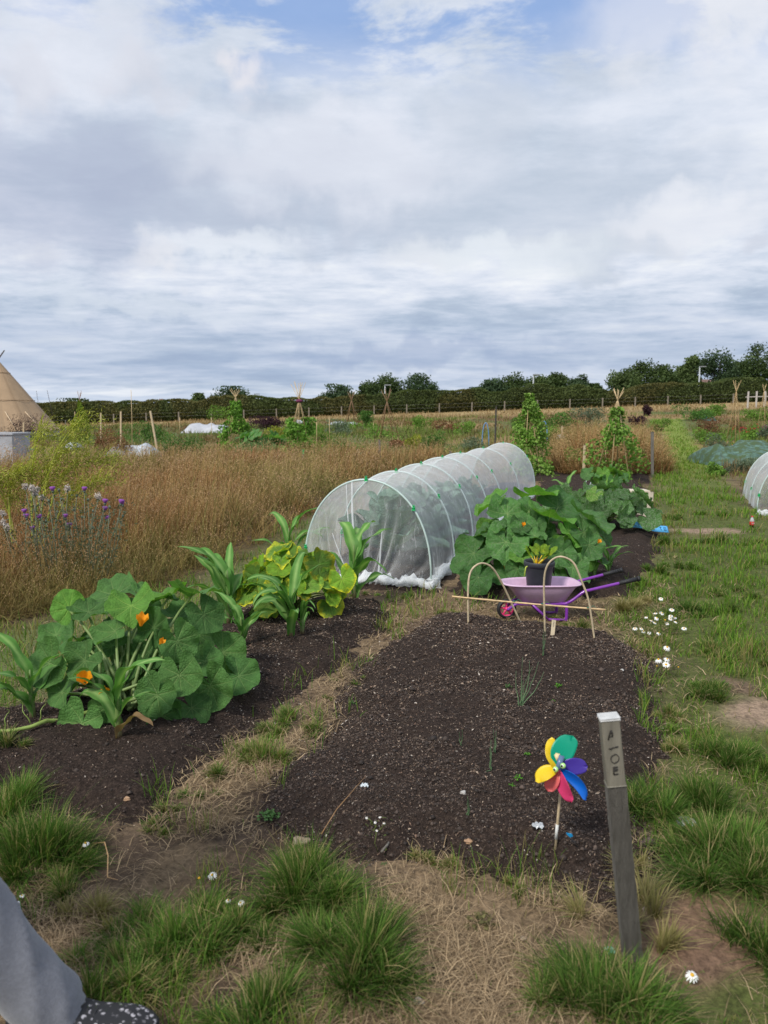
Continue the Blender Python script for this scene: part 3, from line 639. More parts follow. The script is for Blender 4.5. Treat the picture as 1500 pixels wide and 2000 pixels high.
# hero leaves of the big pumpkin:  px, py, depth, radius px, normal, tip(dx,dz), tint
b = gpS(225, 1395)
root, rl = plant('pumpkin_plant', 'large pumpkin plant with broad dark green leaves and orange flowers at the front left', 'squash plant', b)
ST = MB()
G1 = (1, 1, 1); GB = (1.5, 1.55, .95); GD = (.8, .85, .85); GL = (1.15, 1.15, 1.1)
HERO = [(97, 1294, 3.62, 46, (-.35, -.75, .55), (-.7, -.6), GL), (135, 1188, 3.95, 34, (.45, -.7, .5), (-.4, .8), GB), (172, 1195, 3.92, 36, (.35, -.6, .75), (.6, .5), G1), (256, 1182, 3.85, 43, (0, -.45, .9), (.1, -.9), GB),
        (222, 1160, 4.15, 46, (-.1, -.3, 1), (-.6, .4), G1), (297, 1166, 4.10, 44, (.1, -.3, 1), (.5, .4), GL), (330, 1160, 4.05, 36, (-.3, -.5, .8), (-.3, .9), GB), (376, 1157, 4.05, 48, (.15, -.12, 1), (1, .15), GL), (398, 1200, 3.95, 38, (.55, -.7, .4), (.3, -.9), GD),
        (225, 1232, 3.78, 40, (0, -.6, .8), (-.7, -.1), GL), (300, 1226, 3.8, 38, (-.3, -.8, .5), (.3, .7), GD), (346, 1252, 3.76, 40, (.25, -.85, .5), (.35, -.9), G1), (166, 1290, 3.58, 38, (-.1, -.7, .7), (-.5, -.8), G1),
        (435, 1275, 3.95, 44, (.35, -.85, .45), (.7, -.7), GL), (466, 1320, 3.88, 38, (.35, -.75, .6), (.8, -.6), GD), (350, 1318, 3.62, 42, (.1, -.8, .6), (.1, -1), GL), (410, 1340, 3.70, 45, (.2, -.8, .6), (.4, -.9), G1),
        (307, 1357, 3.52, 40, (0, -.75, .65), (-.2, -1), G1), (374, 1382, 3.60, 38, (.2, -.75, .6), (.4, -.9), GD), (320, 1398, 3.52, 34, (0, -.65, .75), (-.3, -.8), GD), (160, 1413, 3.44, 46, (-.05, -.75, .65), (-.1, -1), GL),
        (122, 1352, 3.56, 30, (-.4, -.7, .6), (-.5, -.8), G1), (208, 1378, 3.48, 30, (0, -.7, .6), (-.1, -1), G1), (190, 1235, 3.95, 32, (-.2, -.5, .8), (-.5, .5), GD), (400, 1290, 3.85, 34, (.3, -.7, .6), (.3, -.9), GD),
        (270, 1290, 3.9, 36, (.1, -.5, .8), (.2, -.9), GD), (240, 1330, 3.85, 34, (-.1, -.6, .8), (-.2, -.9), GD), (345, 1205, 4.2, 34, (.2, -.4, .9), (.6, .2), GD), (140, 1240, 4.0, 36, (-.4, -.5, .7), (-.9, .1), GD),
        (300, 1260, 4.0, 36, (.1, -.5, .8), (.4, -.5), GD), (110, 1240, 4.15, 30, (-.4, -.4, .8), (-.8, .3), G1), (200, 1320, 3.8, 32, (-.2, -.6, .7), (-.3, -.8), GD), (280, 1325, 3.85, 34, (0, -.7, .7), (.2, -.9), GD), (330, 1285, 3.95, 34, (.2, -.6, .7), (.5, -.8), GD), (235, 1282, 4.0, 36, (-.1, -.6, .7), (-.4, -.8), GD), (262, 1365, 3.72, 28, (0, -.7, .7), (0, -1), GD), (250, 1245, 4.15, 36, (0, -.5, .8), (0, .8), GD), (180, 1262, 4.05, 34, (-.3, -.5, .8), (-.8, .2), GD), (150, 1335, 3.8, 32, (-.3, -.6, .7), (-.6, -.7), GD), (388, 1240, 4.1, 36, (.3, -.5, .7), (.8, 0), GD), (280, 1195, 4.25, 34, (0, -.5, .8), (.1, .9), G1), (256, 1302, 3.74, 34, (-.1, -.7, .6), (-.3, -.9), GD), (218, 1262, 3.82, 30, (-.2, -.7, .7), (-.6, .3), GD), (292, 1272, 3.78, 32, (.1, -.7, .6), (.3, -.8), GD)]
for i, (x, y, Y, r, nr, tp, tint) in enumerate(HERO):
    p = at(x, y, Y); rm = r / F * Y * 1.07
    add_leaf(root, rl, M['pumpkin'], p, rm, nr, (tp[0], .15, tp[1]), tint, cup=.22)
    bb = Vector(b) + Vector((random.uniform(-.12, .12), random.uniform(-.05, .2), .03))
    e = Vector(p) - orient(nr, (tp[0], .15, tp[1])) @ Vector((0, 0, .015)); petiole(ST, bb - rl, e - rl, .0085)
vine = [at(118, 1408, 3.52), gpS(90, 1420) + (0, 0, .03), gpS(60, 1428) + (0, 0, .02), gpS(20, 1436) + (0, 0, .02), gpS(-30, 1440) + (0, 0, .03), gpS(-80, 1430) + (0, 0, .05)]
ST.tube([Vector(v) - rl for v in [Vector(b) + Vector((0, 0, .05))] + [Vector(q) for q in vine]], [.012, .011, .010, .009, .008, .007, .005], 8, (.28, .38, .09))
for (x, y, dx, dz) in [(60, 1425, -.05, .12), (20, 1436, -.09, -.03), (78, 1420, .03, .10), (10, 1436, .02, .1)]:
    q = Vector(gpS(x, y)) + Vector((0, 0, .02)) - rl; P = [q + Vector((dx * s + .012 * math.sin(s * 9) * s, .02 * math.cos(s * 9) * s, dz * s + .01)) for s in np.linspace(0, 1, 9)]
    ST.tube(P, [.003 - .002 * s for s in np.linspace(0, 1, 9)], 5, (.30, .40, .10))
ST.build('stems', M['stem'], root)
for (x, y, Y, d, s) in [(165, 1335, 3.46, (.2, -.5, .6), .075), (183, 1352, 3.46, (.9, -.3, -.1), .07), (275, 1222, 3.72, (.3, -.3, 1), .065), (312, 1258, 3.66, (.5, -.3, .6), .035), (198, 1350, 3.52, (.3, -.2, .3), .03)]:
    flower(root, rl, at(x, y, Y), d, s * .85)
# generic dome of leaves
def dome(root, rl, c, rx, ry, h, n, lr, mat, seed, tint=(.75, 1.3), st=None, young=.15, kind='squash', low=.06):
    rr = random.Random(seed); st = st or MB()
    for i in range(n):
        a = rr.uniform(0, 6.283); q = math.sqrt(rr.uniform(.02, 1)); x = math.cos(a) * q * rx; y = math.sin(a) * q * ry
        z = h * (math.sqrt(max(0, 1 - q * q * .92)) * rr.uniform(.55, 1.02)) + low
        nr = Vector((math.cos(a) * q * 1.2 + rr.uniform(-.45, .45), math.sin(a) * q * 1.2 + rr.uniform(-.45, .45) - .25, .7 + rr.uniform(-.1, .4)))
        tp = Vector((math.cos(a) + rr.uniform(-.6, .6), math.sin(a) + rr.uniform(-.6, .6), -.5 * q))
        p = Vector(c) + Vector((x, y, z)); k = rr.uniform(*tint); t3 = (k, k, k) if rr.random() > young else (1.55, 1.5, .9)
        random.seed(seed * 100 + i); add_leaf(root, rl, mat, p, lr * rr.uniform(.6, 1.15), nr, tp, t3, kind)
        petiole(st, Vector(c) + Vector((rr.uniform(-.1, .1), rr.uniform(-.1, .1), .03)) - rl, p - Vector((0, 0, .01)) - rl, lr * .055)
    return st
# yellowing courgette
b = gpS(560, 1212); b = np.array((b[0], b[1] + .2, gnd(b[0], b[1] + .2)))
root, rl = plant('courgette_plant', 'yellowing squash plant with pale edged leaves behind the small corn stalks', 'squash plant', b)
st = dome(root, rl, Vector(b), .38, .30, .42, 54, .100, M['yellowed'], 11, (.7, 1.35), young=.2)
for (x, y, r, nr, tp, tt) in [(645, 1180, 32, (.4, -.8, .5), (.7, -.6), (.8, .85, .95)), (668, 1130, 26, (.3, -.7, .6), (.2, -.8), (1.5, 1.45, .9)), (627, 1110, 32, (.1, -.4, .9), (.9, .1), (1.2, 1.2, 1)), (555, 1085, 24, (0, -.5, .8), (0, .9), (1.5, 1.4, .9)),
                              (505, 1133, 24, (-.1, -.4, .9), (-.8, .2), (1.3, 1.3, .8)), (500, 1210, 26, (-.2, -.8, .5), (0, -1), (.8, .85, .8)), (520, 1195, 22, (0, -.8, .5), (0, -1), (1.2, 1.2, .9)), (600, 1090, 26, (0, -.5, .9), (.6, .6), (1.5, 1.4, .9)), (470, 1145, 22, (-.3, -.5, .8), (-.9, 0), (1.4, 1.3, .8))]:
    Y = 5.4 if y > 1120 else 5.7; p = at(x, y, Y); add_leaf(root, rl, M['yellowed'], p, r / F * Y, nr, (tp[0], .1, tp[1]), tt); petiole(st, Vector((0, 0, .03)), Vector(p) - rl, .006)
st.build('stems', M['stem'], root)
# big dark courgette on the right
b = gpS(1045, 1150); b = np.array((b[0], b[1] + .3, gnd(b[0], b[1] + .3)))
root, rl = plant('courgette_plant', 'big dark green courgette plant spreading behind the toy wheelbarrow', 'courgette plant', b)
st = dome(root, rl, Vector(b), .50, .42, .50, 38, .13, M['courgette'], 21, (.7, 1.15))
for (x, y, Y, r, nr, tp, tt) in [(988, 1058, 6.35, 42, (-.1, -.85, .5), (-.1, -1), GL), (925, 1080, 6.45, 38, (-.5, -.7, .5), (-.8, -.6), G1), (990, 1003, 6.7, 40, (-.2, -.6, .7), (.6, .7), GL), (962, 982, 6.9, 36, (-.1, -.3, .9), (-.9, .2), GB), (1033, 998, 6.7, 28, (.1, -.7, .6), (.2, .9), G1),
                                 (1075, 1008, 6.55, 46, (.05, -.4, .9), (-.9, .2), GB), (1049, 966, 6.9, 40, (0, -.3, .9), (.1, .9), GB), (1154, 1014, 6.6, 44, (.2, -.35, .9), (.9, -.2), GL), (1090, 990, 6.9, 40, (.1, -.5, .8), (.8, .1), GD), (960, 1038, 6.5, 32, (-.3, -.5, .8), (-.7, .4), G1),
                                 (1044, 1046, 6.3, 22, (0, -.6, .7), (.8, .2), GL), (1112, 1042, 6.4, 30, (.2, -.7, .6), (.2, -.9), GB), (1140, 1040, 6.45, 30, (.4, -.6, .6), (.6, -.6), G1), (1096, 1080, 6.25, 28, (.1, -.85, .4), (0, -1), G1), (1060, 1072, 6.25, 26, (0, -.85, .4), (-.3, -.9), G1),
                                 (1119, 1108, 6.2, 36, (.1, -.8, .55), (.3, -.8), GL), (934, 1128, 6.25, 32, (-.3, -.8, .45), (-.4, -.9), GD), (966, 1112, 6.35, 28, (-.1, -.8, .5), (.2, -.9), GD), (1151, 1064, 6.35, 30, (.4, -.7, .5), (.5, -.7), G1), (1010, 1110, 6.25, 24, (-.1, -.8, .5), (-.4, -.8), G1), (1085, 1128, 6.25, 22, (.1, -.8, .5), (.2, -.9), G1),
                                 (910, 1100, 6.6, 28, (-.6, -.4, .6), (-.9, -.3), GD), (1165, 1085, 6.5, 26, (.5, -.6, .5), (.9, -.3), GD), (1180, 1050, 6.7, 26, (.5, -.5, .6), (.9, -.2), G1)]:
    p = at(x, y, Y); add_leaf(root, rl, M['courgette'], p, r / F * Y * 1.05, nr, (tp[0], .1, tp[1]), tt); petiole(st, Vector((random.uniform(-.1, .1), 0, .03)), Vector(p) - rl, .007)
st.build('stems', M['stem'], root)
for (x, y, d) in [(1022, 1028, (0, -.6, .8)), (993, 1107, (-.8, -.5, .1)), (1168, 1061, (.3, -.6, .8))]: flower(root, rl, at(x, y, 6.3), d, .032)
# mottled plant further back
b = gpS(1185, 1035); b = np.array((b[0], b[1] + .3, gnd(b[0], b[1] + .3)))
root, rl = plant('courgette_plant', 'white mottled courgette plant next to the pallet planter and grass path', 'courgette plant', b)
st = dome(root, rl, Vector(b), .74, .60, .44, 70, .125, M['mottled'], 31, (.75, 1.2), young=.12)
st.build('stems', M['stem'], root)
flower(root, rl, at(1185, 1030, 8.3), (-.8, -.2, .4), .05)
# leaf tuft plants seen behind the net and at mid distance
def simple_squash(px_, py_, rx, ry, h, n, lr, mat, seed, label, group=None, Yo=.2):
    b = gpS(px_, py_); b = np.array((b[0], b[1] + Yo, gnd(b[0], b[1] + Yo))); root, rl = plant('squash_plant', label, 'squash plant', b, group)
    dome(root, rl, Vector(b), rx, ry, h, n, lr, mat, seed).build('stems', M['stem'], root); return root
simple_squash(512, 895, .95, .7, .75, 34, .26, M['courgette'], 41, 'leafy green squash plant between the two bean wigwams on the left')
simple_squash(1185, 968, .45, .35, .42, 20, .13, M['courgette'], 43, 'low squash plant at the foot of the right bean wigwam')
# ---------------- corn
M['corn'] = material('corn_leaf', (1, 1, 1), .55, .12, 6, trans=.28, spec=.18, stretch=(1, 1, 1))
def corn(px_, py_, hgt, n, seed, label, L=.34, wd=.045, Yo=0., leanx=0., azs=None, brown=False):
    rr = random.Random(seed); b = gpS(px_, py_); b = np.array((b[0], b[1] + Yo, gnd(b[0], b[1] + Yo) - .01))
    root, rl = plant('corn_plant', label, 'corn plant', b, 'young sweetcorn plants')
    mb = MB(); P = [Vector((leanx * s * s, 0, hgt * .62 * s)) for s in np.linspace(0, 1, 8)]; gc = (.14, .22, .06)
    mb.tube(P, [.016, .015, .014, .0125, .011, .009, .007, .004], 9, gc, cols=[(.22, .15, .09), (.17, .17, .07)] + [gc] * 6); mb.build('stalk', M['stem'], root)
    for i in range(n):
        s0 = .12 + .8 * i / n; a = azs[i] if azs else rr.uniform(0, 6.28); Li = L * 1.22 * (1.1 - .35 * abs(s0 - .5)) * rr.uniform(.8, 1.15); up = rr.uniform(.7, 1.2) + s0 * .8; dr = rr.uniform(.7, 1.8)
        o = P[int(s0 * 7)]; d = Vector((math.cos(a), math.sin(a), 0)); side = Vector((-math.sin(a), math.cos(a), 0)); V = []; C = []; ph = rr.uniform(0, 6); tw = rr.uniform(-.7, .7)
        m = 18; pos = o.copy(); ang = math.atan(up * 2.2); br = (i == 0 and brown)
        for j in range(m + 1):
            q = j / m; w = wd * 1.5 * (math.sin(math.pi * min(1, .18 + .82 * q)) ** .75) * (1 - .1 * q) if q < 1 else .001
            tdir = d * math.cos(ang) + Vector((0, 0, 1)) * math.sin(ang); nn = side.cross(tdir) * -1
            sd = side * math.cos(tw * q) + nn * math.sin(tw * q); nn2 = sd.cross(tdir)
            for k, u in enumerate((-1, -.55, -.08, .08, .55, 1)):
                wav = .20 * w * math.sin(q * 15 + ph + (u > 0) * 1.3) * abs(u) ** 2
                V.append(pos + sd * (u * w / 2) + nn2 * (-abs(u) * w * .22 * (1 - q) + wav))
                c = (.090, .215, .045) if abs(u) > .1 else (.22, .36, .11); c = tuple(np.array(c) * (1 + .25 * s0) * rr.uniform(.93, 1.07))
                if br: c = (.25, .16, .08)
                C.append(c)
            pos = pos + tdir * (Li / m); ang -= dr * (.35 + 1.6 * q) / m * 1.35
        Fs = [(j * 6 + k, j * 6 + k + 1, (j + 1) * 6 + k + 1, (j + 1) * 6 + k) for j in range(m) for k in range(5)]
        q_ = MB(); q_.add(V, Fs, C); q_.build('leaf', M['corn'], root)
corn(232, 1438, .44, 7, 1, 'front corn plant with a dried brown bottom leaf in front of the pumpkin plant', .27, .042, azs=[-.4, 2.6, .1, -2.6, 2.9, -.2, -.6], brown=True)
corn(64, 1402, .40, 6, 2, 'corn plant at the far left beside the pumpkin leaves', .26, .042, azs=[-2.6, 3.5, .6, -2.2, .1, 3.0])
corn(432, 1236, .62, 9, 3, 'tall broad leaved corn plant between pumpkin and yellowing squash', .40, .055, Yo=.25)
corn(540, 1160, .72, 8, 4, 'corn plant behind the yellowing squash with leaves arching to the right', .44, .05, Yo=.9, azs=[.3, 3, .2, -2, .1, 2.2, .2, .5])
corn(472, 1262, .32, 7, 5, 'short corn plant beside the right edge of the pumpkin leaves', .24, .038)
corn(568, 1242, .52, 9, 6, 'corn plant standing in front of the yellowing squash', .34, .045, leanx=.03)
corn(690, 1182, .72, 8, 7, 'corn plant with twisted upright leaves against the netting tunnel', .42, .068, Yo=.2, azs=[.4, 2.5, 1.2, 5.5, 1.5, .3, 2.0, 1.0])
corn(590, 1235, .25, 5, 8, 'smallest corn shoot right of the corn in front of the yellowing squash', .2, .02)
corn(1165, 1150, .36, 7, 9, 'slim corn shoot at the right edge of the big courgette plant', .26, .028, Yo=.1)
corn(1195, 1120, .26, 6, 10, 'low corn shoot on bare soil behind the barrow handles', .24, .03, Yo=.1)
corn(1115, 985, .50, 4, 12, 'upright corn shoot rising behind the big courgette plant', .3, .05, Yo=.3)
# ---------------- cabbages under the net
def cabbage_leaf(seed):
    r_ = np.random.default_rng(seed + 90); ph = r_.uniform(0, 6.28, 5); V = []; nu, nv = 13, 15
    for j in range(nv):
        q = j / (nv - 1); w = .52 * math.sin(math.pi * min(1, q * .86 + .10)) ** .7
        for k in range(nu):
            u = -1 + 2 * k / (nu - 1); x = u * w; y = q * 1.5 - .35; z = .30 * q * q - .55 * max(0, q - .55) ** 2 * 2 + .16 * abs(u) ** 1.6 * w * 2 + .05 * math.sin(7 * q * 2 + ph[0] + u) * abs(u) ** 2 + .02 * math.sin(9 * x + ph[1]) - .03 * math.exp(-(u * w / .05) ** 2)
            V.append((x, y - .0, z))
    mb = MB(); mb.add(V, [(j * nu + k, j * nu + k + 1, (j + 1) * nu + k + 1, (j + 1) * nu + k) for j in range(nv - 1) for k in range(nu - 1)]); return mb
def cabbage(x, y, s, seed, label, n=16):
    b = Vector((x, y, gnd(x, y))); root, rl = plant('cabbage_plant', label, 'cabbage', b, 'cabbages under the netting'); rr = random.Random(seed); st = MB()
    st.tube([(0, 0, 0), (.01, 0, s * .25), (0, 0, s * .5)], [.02, .018, .015], 8, (.22, .27, .17))
    for i in range(n):
        a = i * 2.4 + rr.uniform(-.3, .3); t = i / n; el = .15 + 1.15 * t; d = Vector((math.cos(a) * math.cos(el), math.sin(a) * math.cos(el), math.sin(el)))
        r = s * (.55 - .22 * t) * rr.uniform(.85, 1.1); p = b + Vector((0, 0, s * (.12 + .42 * t))) + d * r * .62
        nr = Vector((-math.cos(a) * math.sin(el), -math.sin(a) * math.sin(el), math.cos(el))); k = rr.uniform(.8, 1.25)
        
        lx = (np.array((p.x, p.y)) - TA) @ TN; zz = p.z - b.z; lim = .16 + .35 * max(0, zz - .25)
        if lx < lim: p += Vector((TN[0], TN[1], 0)) * (lim - lx)
        if lx > 1.22 - lim: p += Vector((TN[0], TN[1], 0)) * (1.22 - lim - lx)
        random.seed(seed * 50 + i); add_leaf(root, b, M['cabbage'], p, r, nr, d, (k, k, k), 'cabbage'); st.tube([(0, 0, s * (.12 + .4 * t)), p - b - d * r * .3], [.008, .006], 6, (.30, .36, .25))
    st.build('stems', M['stem'], root)
TA = np.array((.42, 6.75)); TD = np.array((.30, .954)); TN = np.array((-.954, .30))
def tpos(a, c): q = TA + TD * a + TN * c; return q
for i, (a, c, s, lab) in enumerate([(.75, .62, .56, 'nearest blue green cabbage under the netting tunnel'), (1.40, .50, .52, 'second cabbage along the right side of the netting tunnel'), (1.9, .72, .54, 'cabbage at the left side of the netting tunnel'),
                                    (2.5, .56, .50, 'cabbage in the middle of the netting tunnel'), (3.3, .60, .46, 'cabbage in the third bay of the netting tunnel'), (4.4, .6, .44, 'farthest small cabbage under the netting tunnel')]):
    p = tpos(a, c); cabbage(p[0], p[1], s * 1.12, 60 + i, lab, 20)
# =================== the netting tunnel
def net_mat(name, al, col=(.80, .84, .86)):
    m = bpy.data.materials.new(name); m.use_nodes = True; t = NT(m.node_tree); t.n.clear()
    out = t.new('ShaderNodeOutputMaterial'); v = t.new('ShaderNodeTexCoord').outputs['Object']
    lw = t.new('ShaderNodeLayerWeight'); lw.inputs[0].default_value = .5
    n = t.noise(v, 5, 6, .65, .8); mp = t.new('ShaderNodeMapping'); t.lk(v, mp.inputs[0]); mp.inputs['Scale'].default_value = (9, 3, 2.2); n2 = t.noise(mp.outputs[0], 3, 5, .6, 1.2)
    # threads seen edge-on close up: thin cloth covers more at a grazing view
    g = t.math('POWER', lw.outputs['Facing'], 2.2)
    a = t.math('ADD', al, t.math('MULTIPLY', g, .42)); a = t.math('ADD', a, t.mapr(n, .45, .68, 0, .10)); a = t.math('ADD', a, t.mapr(n2, .57, .66, 0, .16)); a = t.math('MINIMUM', a, .92)
    d = t.new('ShaderNodeBsdfDiffuse'); d.inputs[0].default_value = col + (1,); tl = t.new('ShaderNodeBsdfTranslucent'); tl.inputs[0].default_value = col + (1,)
    ms = t.new('ShaderNodeMixShader'); ms.inputs[0].default_value = .4; t.lk(d.outputs[0], ms.inputs[1]); t.lk(tl.outputs[0], ms.inputs[2])
    tr = t.new('ShaderNodeBsdfTransparent'); mx = t.new('ShaderNodeMixShader'); t.lk(a, mx.inputs[0]); t.lk(tr.outputs[0], mx.inputs[1]); t.lk(ms.outputs[0], mx.inputs[2]); t.lk(mx.outputs[0], out.inputs[0])
    return m
M['net'] = net_mat('insect_net', .15, (.93, .95, .96)); M['netdense'] = net_mat('bunched_net', .40, (.93, .95, .96))
M['hoop'] = material('hoop_tube', (.50, .62, .58), .4, .1, 10, attr=False)
M['clip'] = material('green_clip', (.01, .38, .10), .4, .1, 10, attr=False)
def tunnel(A, D, N, hoops, w, h, label, front=True):
    A = np.array(A); b = Vector((A[0], A[1], gnd(*A))); root = empty('net_tunnel', b, 0, label, 'netting tunnel')
    def pt(a, u, k=1., zofs=0.):
        th = math.pi * u; c = w / 2 * (1 - math.cos(th) * k); q = A + D * a + N * c
        z = gnd(q[0], q[1]) if u in (0, 1) else None
        return q, math.sin(th) ** .85 * h * k
    def P(a, u, k=1., e=0.):
        q, z = pt(a, u, k); g0 = H(A[0] + D[0] * a, A[1] + D[1] * a) + .04; return Vector((q[0], q[1], float(g0) + z + e))
    for a in hoops:
        mb = MB(); mb.tube([P(a, u) - b for u in np.linspace(0, 1, 33)], .0085, 8); mb.build('hoop', M['hoop'], root)
        for u in (.5, .24, .93):
            c = MB(); p = P(a, u) - b; c.box(p, (.026, .036, .024), bev=.005); c.box(p + Vector((0, 0, .022)), (.018, .03, .02), bev=.004); c.build('clip', M['clip'], root)
    # net
    V = []; nu = 72; rows = []
    for i in range(len(hoops) - 1):
        for s in np.linspace(0, 1, 14, endpoint=(i == len(hoops) - 2)): rows.append((hoops[i] + (hoops[i + 1] - hoops[i]) * s, math.sin(math.pi * s)))
    for (a, sag) in rows:
        for k in range(nu + 1):
            u = k / nu; q = P(a, u, 1.012 - .05 * sag * (.4 + .6 * math.sin(math.pi * u)) + .006 * math.sin(a * 23 + u * 40) * sag)
            fw = .02 * math.sin(a * 31 + 5 * math.sin(a * 7)) * (abs(u - .5) * 2) ** 6; q += Vector((N[0] * fw, N[1] * fw, 0)); V.append(q - b)
    F_ = [(j * (nu + 1) + k, j * (nu + 1) + k + 1, (j + 1) * (nu + 1) + k + 1, (j + 1) * (nu + 1) + k) for j in range(len(rows) - 1) for k in range(nu)]
    mb = MB(); mb.add(V, F_); mb.build('netting', M['net'], root)
    rg = random.Random(5)
    # gathered ends: cloth hangs from the hoop to a bunch on the ground
    for end, a0, sg in ((0, hoops[0], -1), (1, hoops[-1], 1)):
        mb = MB(); V = []; nv = 12; nu2 = 110
        for j in range(nv + 1):
            s = j / nv
            for k in range(nu2 + 1):
                u = k / nu2; top = P(a0, u, 1.012); th = math.pi * u; cx = w / 2 * (1 - math.cos(th) * (1 - .45 * s)); ao = a0 + sg * (.02 + .24 * s ** 1.3) ; q = A + D * ao + N * cx
                gz = float(H(q[0], q[1])) + .04; z = top.z * (1 - s) + gz * s + 0.; fl = (.012 + .03 * s) * math.sin(u * 62 + 3 * math.sin(u * 17)) * min(1, s * 3)
                z = max(z + .0, gz); V.append(Vector((q[0] * s + top.x * (1 - s) + D[0] * fl, q[1] * s + top.y * (1 - s) + D[1] * fl, z)) - b)
        mb.add(V, [(j * (nu2 + 1) + k, j * (nu2 + 1) + k + 1, (j + 1) * (nu2 + 1) + k + 1, (j + 1) * (nu2 + 1) + k) for j in range(nv) for k in range(nu2)])
        mb.build('end_netting', M['net'], root)
    # bunched hem along the ground, right side and front
    def hem(path, rad, seed, nm='hem'):
        mb = MB(); rg = random.Random(seed); n = len(path)
        for lay in range(5):
            V = []; m = 14; r0 = rad * (.5 + .22 * lay)
            for j, p in enumerate(path):
                t = Vector(path[min(j + 1, n - 1)]) - Vector(path[max(j - 1, 0)]); t.normalize(); sd = t.cross(Vector((0, 0, 1))); f = r0 * (.65 + .35 * math.sin(j * .9 + lay * 2) + rg.uniform(-.4, .4))
                for k in range(m):
                    a = 2 * math.pi * k / m; rr = f * (1 + .28 * math.sin(a * 4 + j * .8 + lay) + rg.uniform(-.12, .12)); V.append(Vector(p) + sd * math.cos(a) * rr * 1.1 + Vector((0, 0, max(-.01, rad * .45 + math.sin(a) * rr * .8))))
            mb.add(V, [(j * m + k, j * m + (k + 1) % m, (j + 1) * m + (k + 1) % m, (j + 1) * m + k) for j in range(n - 1) for k in range(m)])
        mb.build(nm, M['netdense'], root)
    def gl(q): return Vector((q[0], q[1], gnd(q[0], q[1]))) - b
    hem([gl(A + D * a + N * (.015 * math.sin(a * 5) - .02)) for a in np.arange(-.05, hoops[-1], .07)], .042, 1)
    if front: hem([gl(A + D * (-.12 - .12 * math.sin(math.pi * s) + .02 * math.sin(s * 20)) + N * (w * s)) for s in np.linspace(-.04, 1.0, 46)], .044, 2)
    # long creases hanging in the cloth
    if front:
        for (u, sw, r) in [(.57, .16, .011), (.60, .15, .005), (.72, .5, .005), (.36, .9, .007)]:
            mb = MB(); top = P(hoops[0], u, 1.0); pts = []
            e = A + D * (-.20) + N * (w * u * .62 + .18)
            e = Vector((e[0], e[1], gnd(e[0], e[1]) + .03)); off = Vector((N[0], N[1], 0)) * (.02 * sw)
            s0 = 0 if u < .62 and u > .52 else .45
            for s in np.linspace(s0, 1, 14): pts.append(top * (1 - s) + e * s + off * math.sin(s * 5) - Vector((D[0], D[1], 0)) * .05 * math.sin(math.pi * s) - b)
            mb.tube(pts, [r * (.5 + .9 * k / 13 + .15 * math.sin(k * 2)) for k in range(14)], 7); mb.build('crease', M['netdense'], root)
    return root
HOOPS = [0, .95, 1.95, 3.0, 4.1, 5.9, 8.0]
tunnel(TA, TD, TN, HOOPS, 1.22, .90, 'long arched tunnel of white insect netting over the cabbages')
# =================== hard objects of the near plot
def mats(name, c, rough=.5, **k): return material(name, c, rough, k.pop('var', .08), k.pop('vscale', 20), attr=False, **k)
M['purple'] = mats('purple_enamel', (.20, .035, .34), .32, coat=.3); M['pink'] = mats('pale_pink_enamel', (.62, .42, .58), .4, coat=.2, dirt=((.32, .22, .26), 60, .66, .74))
M['black'] = mats('black_rubber', (.015, .015, .017), .55, bump=.2, bscale=200); M['hotpink'] = mats('pink_plastic', (.75, .05, .20), .4)
M['potblack'] = mats('black_pot_plastic', (.028, .031, .038), .5, var=.3, vscale=9)
def V3(p): return Vector(tuple(p))
